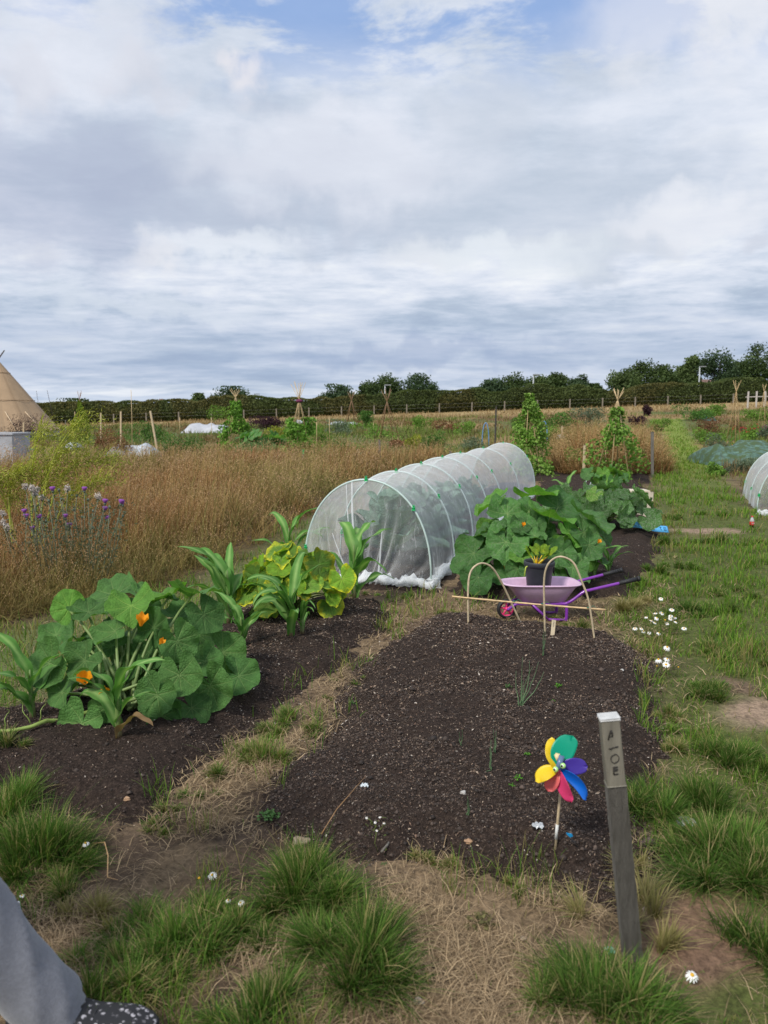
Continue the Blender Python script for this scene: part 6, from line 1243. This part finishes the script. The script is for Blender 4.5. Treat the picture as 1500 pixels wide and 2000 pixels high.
# =================== tipi
def tipi():
    g = at(3, 858, 42.); b = Vector((g[0], 42., float(H(g[0], 42.)))); root = empty('tipi_tent', b, 0, 'large tan canvas tipi tent with poles crossing at its top', 'tipi tent'); ztop = at(3, 704, 42.)[2] - b.z; R0 = 2.95; z0 = at(110, 838, 42.)[2] - b.z
    canvas = material('tan_canvas', (.42, .29, .175), .8, .10, 1.5, .2, 8, trans=.12, tcol=(1.1, 1, .8)); m = MB(); n = 72; V = []; C = []; rows = 26
    for j in range(rows + 1):
        s = j / rows; z = ztop + (z0 - ztop) * s
        for k in range(n):
            a = 2 * math.pi * k / n; fac = abs((a * 9 / (2 * math.pi)) % 1 - .5) * 2; r = (R0 * s ** 1.0 + .10 * (1 - s)) * (1 - .045 * (1 - fac) * s) + .10 * s ** 5; V.append((r * math.cos(a), r * math.sin(a), z - .10 * (1 - fac) * s ** 4)); C.append((1, 1, 1) if fac < .93 else (.82, .8, .78))
    m.add(V, [(j * n + k, (j + 1) * n + k, (j + 1) * n + (k + 1) % n, j * n + (k + 1) % n) for j in range(rows) for k in range(n)], C, smooth=False); m.build('canvas', canvas, root)
    m = MB(); zc = z0 + (ztop - z0) * .42; rc = R0 * .58
    for zz in (.42, .82): m.tube([((R0 * (1 - zz) + .11 * zz + .02) * math.cos(a), (R0 * (1 - zz) + .11 * zz + .02) * math.sin(a), z0 + (ztop - z0) * zz) for a in np.linspace(0, 2 * math.pi, 40)], .012, 6, (.6, .55, .5))
    m.build('seam', canvas, root)
    m = MB(); 
    for k in range(36):
        a0, a1 = 2 * math.pi * k / 36, 2 * math.pi * (k + 1) / 36; r = R0 * .985; m.add([(r * math.cos(a0), r * math.sin(a0), -.1), (r * math.cos(a1), r * math.sin(a1), -.1), (r * math.cos(a1), r * math.sin(a1), z0 - .03 if k % 4 else z0 - .1), (r * math.cos(a0), r * math.sin(a0), z0 - .03)], [(0, 1, 2, 3)])
    m.build('side_wall', material('off_white_canvas', (.40, .38, .35), .8, .2, 2, attr=False), root); dk = mats('pole_wood', (.06, .045, .035), .7)
    for k in range(4):
        a = k * 1.57 + .5; m = MB(); m.tube([(math.cos(a) * 1.6, math.sin(a) * 1.6, 0), (0, 0, ztop - .05), (-math.cos(a) * .42, -math.sin(a) * .42, ztop + .55)], [.045, .04, .03], 7); m.build('pole', dk, root)
    for k, (a, zc) in enumerate([(-.55, .3), (-1.0, .25), (-1.35, .4)]):
        m = MB(); r0 = R0 * .75; m.tube([(r0 * .99 * math.cos(a) * 1.02, r0 * math.sin(a) * 1.02, z0 + (ztop - z0) * .25 + .02), (R0 * 1.03 * math.cos(a + .12), R0 * 1.03 * math.sin(a + .12), z0 + .02)], .022, 6, (1.6, 1.8, 2)); m.build('rope', canvas, root)
tipi()
# =================== hedge, trees, fence and houses on the skyline
def far_hedge():
    root = empty('field_hedge', (0, 84, 1.), 0, 'long clipped dark green hedge running across the far end of the allotments', 'hedge'); n = 64000; x = U(n, -62, 80); top = 2.15 + .95 * (fbm(x, x * 0, .22, 3, 111) - .5) * 2 + .25 * (vn(x, 0 * x, 1.4, 5) - .5) + .5 * sstep(-10, -40, x)
    side = U(n) < .6; ph = U(n); z = np.where(side, ph * top, top - U(n) ** 2 * .2); y = np.where(side, 82.9 - .9 * np.sin(ph * math.pi) * .6 - .35 * vn(x, z, .9, 2) + U(n, -.1, .25), U(n, 82.3, 85.5)); zz = H(x, y * 0 + 83) + z
    k = (.62 + .55 * fbm(x, z * 1.5, .8, 3, 113))[:, None]; t = sstep(.45, .6, fbm(x, z, .25, 2, 117))[:, None]; c = (cvar(n, (.065, .090, .030), (.12, .15, .048)) * (1 - t) + cvar(n, (.11, .105, .036), (.15, .14, .05)) * t) * k
    cards('foliage', np.stack([x, y - 84, zz - 1], 1), .21, c, M['card'], 1.4, parent=root); m = MB(); xs = np.arange(-62, 80.1, 1.); V = []
    for xx in xs:
        g = float(H(xx, 83)); tp = float(2.15 + .95 * (fbm(np.array([xx]), np.array([0.]), .22, 3, 111)[0] - .5) * 2 + .5 * sstep(-10, -40, xx)); V += [(xx, -1.0, g - 1.2), (xx, -1.3, g + tp * .5 - 1), (xx, -.9, g + tp - 1.25), (xx, 1.4, g + tp - 1.25), (xx, 1.6, g - 1.2)]
    m.add(V, [(i * 5 + k, (i + 1) * 5 + k, (i + 1) * 5 + k + 1, i * 5 + k + 1) for i in range(len(xs) - 1) for k in range(4)], (.05, .065, .022), smooth=False); m.build('filler_core', M['card'], root)  # added solid dark core, keeps the leaf cards from being seen through
far_hedge()
def tree(px_, topy, wpx, Y, label, c=((.048, .078, .028), (.095, .135, .045)), low=.12, n=2600, seed=0, gaps=1., group='trees on the skyline'):
    rr = np.random.default_rng(seed + 300); X = at(px_, topy, Y)[0]; g = float(H(X, Y)); h = at(px_, topy, Y)[2] - g; w = wpx * 1.32 / F * Y; b = Vector((X, Y, g - .1)); root = empty('broadleaf_tree', b, 0, label, 'tree', group); nb = 30
    cb = rr.normal(size=(nb, 3)); cb /= np.linalg.norm(cb, axis=1)[:, None]; cb *= rr.uniform(.35, .88, (nb, 1)); cb[:, 2] = cb[:, 2] * .5 + .5; cb[:, 2] = np.clip(cb[:, 2], .02, .90); taper = 1 - .45 * np.clip(cb[:, 2] - .5, 0, 1) ** 1.2; cb[:, 0] *= taper; cb[:, 1] *= taper
    C_ = cb * np.array((w * .44, w * .40, h * (1 - low))) + np.array((0, 0, h * low)); sz = rr.uniform(.15, .27, nb) * gaps * (w + h) * .5; k = rr.integers(0, nb, n); d = rr.normal(size=(n, 3)); d /= np.linalg.norm(d, axis=1)[:, None]; q = rr.uniform(.2, 1, (n, 1)) ** .45; P = C_[k] + d * q * sz[k][:, None] * np.array((1, 1, .75)) * (1 + .2 * rr.normal(size=(n, 1)))
    P[:, 2] = np.clip(P[:, 2], .1, h); lum = (.7 + .55 * rr.random(nb))[k][:, None]; cards('crown', P, .26 * Y / 90, cvar(n, *c) * lum, M['card'], 1.4, parent=root); m = MB(); m.tube([(0, 0, -.3), (.1, 0, h * low * .8), (0, 0, h * .7)], [.24, .18, .07], 7, (.10, .08, .06))
    for i in range(9): m.tube([(0, 0, h * low * (.5 + .08 * i)), tuple(C_[i] * np.array((.5, .5, .85))), tuple(C_[i])], [.10, .07, .03], 5, (.10, .08, .06))
    m.build('trunk', M['stem'], root)
D2 = ((.042, .072, .036), (.08, .12, .058)); L2 = ((.07, .105, .038), (.125, .17, .058))
for i, a in enumerate([(658, 749, 52, 105, 'small round dark tree left of the two tall centre trees', D2), (722, 741, 44, 102, 'medium tree joined to the tall centre tree', None), (762, 728, 56, 104, 'tallest of the centre trees above the hedge', None), (824, 727, 64, 104, 'broad dense tree right of the tallest centre tree', D2), (148, 777, 84, 92, 'wide leafy tree just right of the tipi tent', None), (388, 767, 28, 100, 'thin small tree beside the leafy bean wigwam', L2), (446, 753, 72, 100, 'dark tree behind the tops of the leafy wigwam canes', D2),
                       (285, 786, 40, 98, 'low rounded tree on the left skyline', None), (215, 789, 24, 110, 'little pointed tree on the left skyline', L2), (495, 776, 26, 110, 'small bush like tree right of the leafy wigwam', None), (526, 776, 28, 112, 'small bush like tree left of the flared wigwam', D2), (560, 782, 24, 112, 'lowest small tree close to the flared wigwam', None), (880, 770, 50, 98, 'low tree at the start of the right tree group', L2), (930, 755, 44, 100, 'rounded low tree left of the long tree row', None),
                       (962, 735, 52, 104, 'first full tree of the middle right row', D2), (1012, 724, 66, 106, 'tallest tree of the middle right row', None), (1050, 730, 46, 104, 'tree beside the pale lamp post in the row', L2), (1083, 726, 52, 106, 'dense last tree of the middle right row', None), (1132, 728, 36, 112, 'lone dark conifer shaped tree', D2), (1160, 748, 40, 108, 'low shrubby tree right of the lone dark tree', None), (1218, 712, 60, 108, 'left part of the big tree clump on the right', L2), (1252, 700, 66, 110, 'domed tree in the big clump on the right', None),
                       (1298, 710, 50, 108, 'loose tree with gaps right of the domed tree', None), (1332, 712, 40, 110, 'smaller loose tree in the right clump', L2), (1354, 690, 30, 108, 'slim tall tree beside the white lamp post', L2), (1408, 675, 66, 106, 'large dark tree second from the right edge', D2), (1446, 690, 40, 108, 'narrow tree between the two largest trees', None), (1486, 668, 76, 106, 'tallest tree at the right edge of the photo', None), (1545, 672, 70, 106, 'tree just past the right edge of the photo', None), (30, 790, 60, 100, 'tree hidden behind the tipi tent', None)]):
    tree(*a[:5], **({'c': a[5]} if a[5] else {}), seed=i, n=4200, gaps=.8 if i in (22, 23, 24, 25, 27) else 1.0)
def fence():
    root = empty('wire_fence', (0, 79, 1.), 0, 'low post and wire fence in front of the far hedge', 'fence'); gw = material('fence_timber', (.22, .19, .15), .8, .3, 5, attr=False); wr = mats('fence_wire', (.22, .22, .2), .6); xs = np.arange(-34, 42, 3.3)
    for x in xs: m = MB(); g = float(H(x, 79)); m.box((x, 0, g - 1 + .45), (.11, .11, 1.1), bev=.01); m.build('post', gw, root)
    for hz in (.55, .9): m = MB(); m.tube([(x, 0, float(H(x, 79)) - 1 + hz) for x in xs], .007, 4); m.build('wire', wr, root)
    root = empty('picket_fence', (36, 70, float(H(36, 70))), 0, 'pale picket fence at the far right behind the bare canes', 'fence'); pw = mats('pale_fence_wood', (.50, .46, .42), .7)
    for i in range(14): x = -3.4 + i * .75; m = MB(); m.box((x, 0, float(H(36 + x, 70) - H(36, 70)) + .75), (.14, .08, 1.5), bev=.01); m.build('picket', pw, root)
    m = MB(); m.tube([(-3.6, .06, .9), (7, .06, 1.2)], .05, 4); m.build('rail', pw, root)
fence()
def house(px_, ridge, wpx, Y, label, rc, wc=(.35, .24, .18)):
    p = at(px_, ridge, Y); g = float(H(p[0], Y)); h = p[2] - g; w = wpx / F * Y; root = empty('house', (p[0], Y, g), 0, label, 'house'); e = h * .62; m = MB(); m.box((0, 0, e / 2), (w, 6, e)); m.add([(-w / 2, -3, e), (-w / 2, 3, e), (-w / 2, 0, h - .1)], [(0, 2, 1)]); m.add([(w / 2, -3, e), (w / 2, 3, e), (w / 2, 0, h - .1)], [(0, 1, 2)]); m.build('wall', mats('house_wall', wc, .85), root); rf = MB(); 
    for s in (-1, 1): rf.add([(-w / 2 - .3, s * 3.4, e - .12), (w / 2 + .3, s * 3.4, e - .12), (w / 2 + .3, 0, h), (-w / 2 - .3, 0, h), (-w / 2 - .3, s * 3.4, e - .27), (w / 2 + .3, s * 3.4, e - .27), (w / 2 + .3, 0, h - .15), (-w / 2 - .3, 0, h - .15)], [(0, 1, 2, 3), (7, 6, 5, 4), (0, 4, 5, 1), (1, 5, 6, 2), (3, 7, 4, 0)], smooth=False)
    r_ = rf.build('roof', mats('roof_tiles', rc, .85), root); m = MB(); m.box((w * .3, .4, h + .25), (.6, .5, 1.0), bev=.02); m.build('chimney', mats('chimney_brick', (.30, .16, .11), .85), r_)
    for k in (-.3, .1, .35):
        m = MB(); m.box((w * k, -3.02, e * .55), (1.1, .08, 1.0)); f = m.build('window', mats('window_frame', (.7, .7, .68), .5), root); m = MB(); m.box((w * k, -3.07, e * .55), (.9, .03, .8)); m.build('pane', mats('window_glass', (.04, .05, .06), .1), f)
house(1408, 741, 80, 122, 'low house with a dull red brown roof behind the right hedge', (.16, .095, .075)); house(300, 788, 46, 130, 'distant grey roofed house above the hedge on the left', (.14, .14, .15), (.3, .28, .25)); house(560, 784, 30, 132, 'distant red roofed house behind the hedge at left centre', (.20, .10, .07))
def lamp(px_, topy, Y, label, arm=1):
    p = at(px_, topy, Y); g = float(H(p[0], Y)); h = p[2] - g; root = empty('street_lamp', (p[0], Y, g), 0, label, 'street lamp'); m = MB(); m.tube([(0, 0, 0), (0, 0, h * .5), (0, 0, h)], [.12, .09, .07], 8); m.build('post', mats('galvanised_post', (.42, .44, .46), .5), root); m = MB(); m.box((arm * .35, 0, h + .02), (.8, .25, .12), bev=.03); m.build('lamp_head', mats('lamp_head_grey', (.30, .31, .32), .5), root)
lamp(1042, 732, 98, 'pale street lamp among the middle right trees'); lamp(1367, 716, 98, 'white street lamp left of the brown roofed house'); lamp(752, 752, 98, 'pale street lamp before the tallest centre trees'); lamp(497, 770, 118, 'distant street lamp right of the leafy bean wigwam')
# =================== the person at the left edge, only one leg in view
def skin(name, J, E, mat, parent, lv=2, root=0):
    me = bpy.data.meshes.new(name); me.from_pydata([j[:3] for j in J], E, []); o = bpy.data.objects.new(name, me); COL.objects.link(o); md = o.modifiers.new('skin', 'SKIN'); md.use_smooth_shade = True; sub = o.modifiers.new('sub', 'SUBSURF'); sub.levels = lv; sub.render_levels = lv
    for i, j in enumerate(J): r = j[3]; me.skin_vertices[0].data[i].radius = r if hasattr(r, '__len__') else (r, r)
    me.skin_vertices[0].data[root].use_root = True; bpy.context.view_layer.update(); dg = bpy.context.evaluated_depsgraph_get(); m2 = bpy.data.meshes.new_from_object(o.evaluated_get(dg)); m2.name = name; bpy.data.objects.remove(o); m2.materials.clear(); m2.materials.append(mat)
    return link(name, m2, None, parent)
def person():
    ak = V3(gp(134, 2030)); b = Vector((ak.x - .50, ak.y + .02, 0)); root = empty('person', b, 0, 'person in grey jogging trousers and black patterned shoes stepping in from the left edge', 'person')
    A = ak + Vector((-.03, 0, .10)) - b; A.z = .10; K = A + Vector((-.265, -.01, .36)); Hp = Vector((0, .02 + A.y * 0 - .08, .86)); Hl = Vector((0, .10, .86)); K2 = Vector((-.05, .12, .46)); A2 = Vector((-.42, .12, .14))
    skinm = material('warm_skin', (.50, .31, .23), .5, .06, 20, attr=False); P0 = (0, .01, .90)
    J = [(0, .01, .90, .12), (0, .01, 1.10, (.11, .14)), (.01, .01, 1.32, (.10, .16)), (.01, .01, 1.42, .06), (.02, .01, 1.49, .055), (.03, .01, 1.60, (.085, .075)), (.035, .01, 1.68, (.08, .07)),
         (*Hp, .085), (*K, .058), (A.x - .02, A.y, A.z, .034), (A.x + .08, A.y, .030, .018), (*Hl, .085), (*K2, .058), (*A2, .04), (A2.x + .12, A2.y, .05, .03),
         (.01, -.17, 1.37, .055), (-.10, -.22, 1.10, .042), (-.14, -.22, .88, .03), (-.14, -.21, .80, .033), (.01, .19, 1.37, .055), (-.10, .25, 1.10, .042), (-.12, .25, .88, .03), (-.12, .24, .80, .033)]
    E = [(0, 1), (1, 2), (2, 3), (3, 4), (4, 5), (5, 6), (0, 7), (7, 8), (8, 9), (9, 10), (0, 11), (11, 12), (12, 13), (13, 14), (2, 15), (15, 16), (16, 17), (17, 18), (2, 19), (19, 20), (20, 21), (21, 22)]
    for (hx, hy, hz) in ((-.14, -.21, .80), (-.12, .24, .80)):
        base = len(J); src = 18 if hy < 0 else 22
        for f in range(4): J += [(hx + .015 + .01 * f, hy - .02 + .013 * f, hz - .045, .009), (hx + .025 + .008 * f, hy - .02 + .013 * f, hz - .085 + .004 * abs(f - 1), .0075)]; E += [(src, base + f * 2), (base + f * 2, base + f * 2 + 1)]
        J += [(hx + .045, hy + .01 * (1 if hy < 0 else -1), hz - .02, .010), (hx + .055, hy + .012, hz - .05, .008)]; E += [(src, base + 8), (base + 8, base + 9)]
    skin('body', J, E, skinm, root)
    tm = material('grey_marl_jersey', (.155, .162, .188), .9, .12, 90, .3, 250, attr=False, sheen=.3)
    # trousers: lofted rings with soft folds, wide at the cuff
    def leg(Hh, Kk, Aa, seed):
        m = MB(); V = []; n = 40; rows = 60
        for j in range(rows):
            s = j / (rows - 1)
            if s < .5: p = Hh.lerp(Kk, s * 2)
            else: p = Kk.lerp(Aa + Vector((0, 0, .0)), (s - .5) * 2)
            k = math.exp(-((s - .5) / .10) ** 2); p = p + (Hh - Kk * 2 + Aa) * .06 * k; t = ((Kk - Hh) * (1 - sstep(.4, .6, s)) + (Aa - Kk) * sstep(.4, .6, s)); t = Vector(t).normalized(); u = Vector((0, 1, 0)); w = t.cross(u).normalized(); r = .118 - .026 * s * 2 if s < .5 else .092 - .014 * (s - .5) * 2; r = r if s < .97 else r * .93
            for q in range(n):
                a = 2 * math.pi * q / n; f = r * (1 + .075 * (1 - abs(math.sin(s * 15 + a * 1.5 + 1.2 * math.sin(a * 2 + s * 9) + seed))) ** 1.6 * sstep(.5, .8, s) * 2 - .05 * sstep(.5, .8, s) + .035 * math.sin(a * 3 + s * 11) + .035 * math.sin(s * 60 + 3 * math.sin(a)) * sstep(.75, 1, s)); V.append(p + u * math.sin(a) * f + w * math.cos(a) * f)
        m.add(V, [(j * n + q, j * n + (q + 1) % n, (j + 1) * n + (q + 1) % n, (j + 1) * n + q) for j in range(rows - 1) for q in range(n)])
        last = (rows - 1) * n; c = sum((Vector(v) for v in V[-n:]), Vector()) / n; V2 = [Vector(v).lerp(c, .25) + (c - V[0]).normalized() * -.02 for v in V[-n:]]; m.add(V[-n:] + V2, [(q, (q + 1) % n, n + (q + 1) % n, n + q) for q in range(n)]); return m
    m = leg(Hp, K, A + Vector((.012, 0, -.055)), 1); m2 = leg(Hl, K2, A2 + Vector((-.02, 0, .0)), 2); b0 = len(m.v); m.v += m2.v; m.c += m2.c; m.sm += m2.sm; m.f += [tuple(i + b0 for i in f) for f in m2.f]
    m.lathe([(.10, .80), (.155, .84), (.16, .92), (.15, 1.0), (.145, 1.02)], 32, (0, .01, 0)); m.build('trousers', tm, root)
    skin('jumper', [(0, .01, 1.0, .135), (0, .01, 1.15, (.125, .165)), (.01, .01, 1.33, (.12, .18)), (.01, .01, 1.42, .075), (.01, -.17, 1.37, .07), (-.10, -.225, 1.10, .056), (-.14, -.22, .91, .042), (.01, .19, 1.37, .07), (-.10, .255, 1.10, .056), (-.12, .25, .91, .042)], [(0, 1), (1, 2), (2, 3), (2, 4), (4, 5), (5, 6), (2, 7), (7, 8), (8, 9)], mats('navy_jumper', (.03, .04, .08), .9), root)
    h = MB(); h.sphere((.005, .01, 1.665), .112, n=16, sq=(1, .92, 1.05)); h.sphere((-.05, .01, 1.60), .075, n=12, sq=(1, 1, 1.3)); h.build('hair', mats('brown_hair', (.06, .035, .02), .7, bump=.4, bscale=90), root)
    f = MB(); f.tube([(.112, .01, 1.64), (.132, .01, 1.61), (.118, .01, 1.60)], [.010, .014, .010], 8); f.tube([(.110, -.015, 1.575), (.116, .01, 1.572), (.110, .035, 1.575)], [.004, .006, .004], 6, (1.1, .6, .55))
    for s in (-1, 1): f.sphere((.105, .01 + s * .03, 1.645), .011, (1.6, 2.2, 2.8), n=8); f.sphere((.114, .01 + s * .03, 1.645), .005, (.05, .05, .05), n=8); f.sphere((.02, .01 + s * .078, 1.62), .022, n=8, sq=(.8, .3, 1.3))
    f.build('face', material('warm_skin_detail', (.50, .31, .23), .5, .06, 20), root)
    # shoes: black with a pale flower print
    sm = bpy.data.materials.new('flower_print_canvas'); sm.use_nodes = True; t = NT(sm.node_tree); bs = t.n['Principled BSDF']; v = t.new('ShaderNodeTexCoord').outputs['Object']; vo = t.new('ShaderNodeTexVoronoi'); t.lk(t.vmath('ADD', v, t.vmath('SCALE', t.new('ShaderNodeTexNoise').outputs['Color'], sc=.004)), vo.inputs['Vector']); vo.inputs['Scale'].default_value = 62
    ng = t.noise(v, 120, 3, .6); big = t.noise(v, 22, 3, .6); fl = t.math('MULTIPLY', t.math('MULTIPLY', t.mapr(vo.outputs['Distance'], .42, .28), t.mapr(ng, .40, .55)), t.mapr(big, .38, .50)); t.lk(t.mix(fl, (.014, .014, .017), (.42, .40, .43)), bs.inputs['Base Color']); bs.inputs['Roughness'].default_value = .8
    for (A_, lift) in ((A, 0), (A2, .03)):
        o = Vector((A_.x - .02, A_.y, lift + float(H(b.x + A_.x, b.y + A_.y)) + .005)); so_ = MB(); m = MB(); V = []; n = 24; st = []
        for j in range(24):
            s = j / 23; x = -.09 + .365 * s; hw = (.033 + .016 * math.sin(math.pi * min(1, s * .9 + .1)) + .004 * s) * (1 if s < .86 else math.sqrt(max(.02, 1 - ((s - .86) / .145) ** 2))) * (1 if s > .06 else .75 + s * 4); hh = .082 - .036 * sstep(.28, .62, s) - .02 * sstep(.8, 1, s) - (.025 if s < .02 else 0)
            for q in range(n): a = 2 * math.pi * q / n; V.append(o + Vector((x, math.copysign(abs(math.cos(a)) ** .7, math.cos(a)) * hw, .022 + hh / 2 + hh / 2 * math.copysign(abs(math.sin(a)) ** .75, math.sin(a)))))
            st.append((x, hw))
        m.add(V, [(j * n + q, (j + 1) * n + q, (j + 1) * n + (q + 1) % n, j * n + (q + 1) % n) for j in range(23) for q in range(n)] + [tuple(range(n)), tuple(23 * n + q for q in range(n))[::-1]]); sh = m.build('shoe', sm, root)
        V = []; ring = [(x, hw + .004) for x, hw in st] + [(x, -hw - .004) for x, hw in reversed(st)]; k = len(ring)
        for z in (0, .026): V += [o + Vector((x, y, z)) for x, y in ring]
        so_.add(V, [(i, (i + 1) % k, k + (i + 1) % k, k + i) for i in range(k)] + [tuple(range(k))[::-1], tuple(range(k, 2 * k))], smooth=False); so_.build('sole', M['black'], sh)
        lc = MB()
        for i in range(5): xx = .045 + i * .018; zz = .022 + .082 - .036 * float(sstep(.28, .62, (xx + .075) / .32)) + .001; lc.tube([o + Vector((xx, -.022, zz - .006)), o + Vector((xx + .004, 0, zz + .002)), o + Vector((xx + .008, .022, zz - .006))], .003, 6)
        lc.build('laces', M['black'], sh)
person()
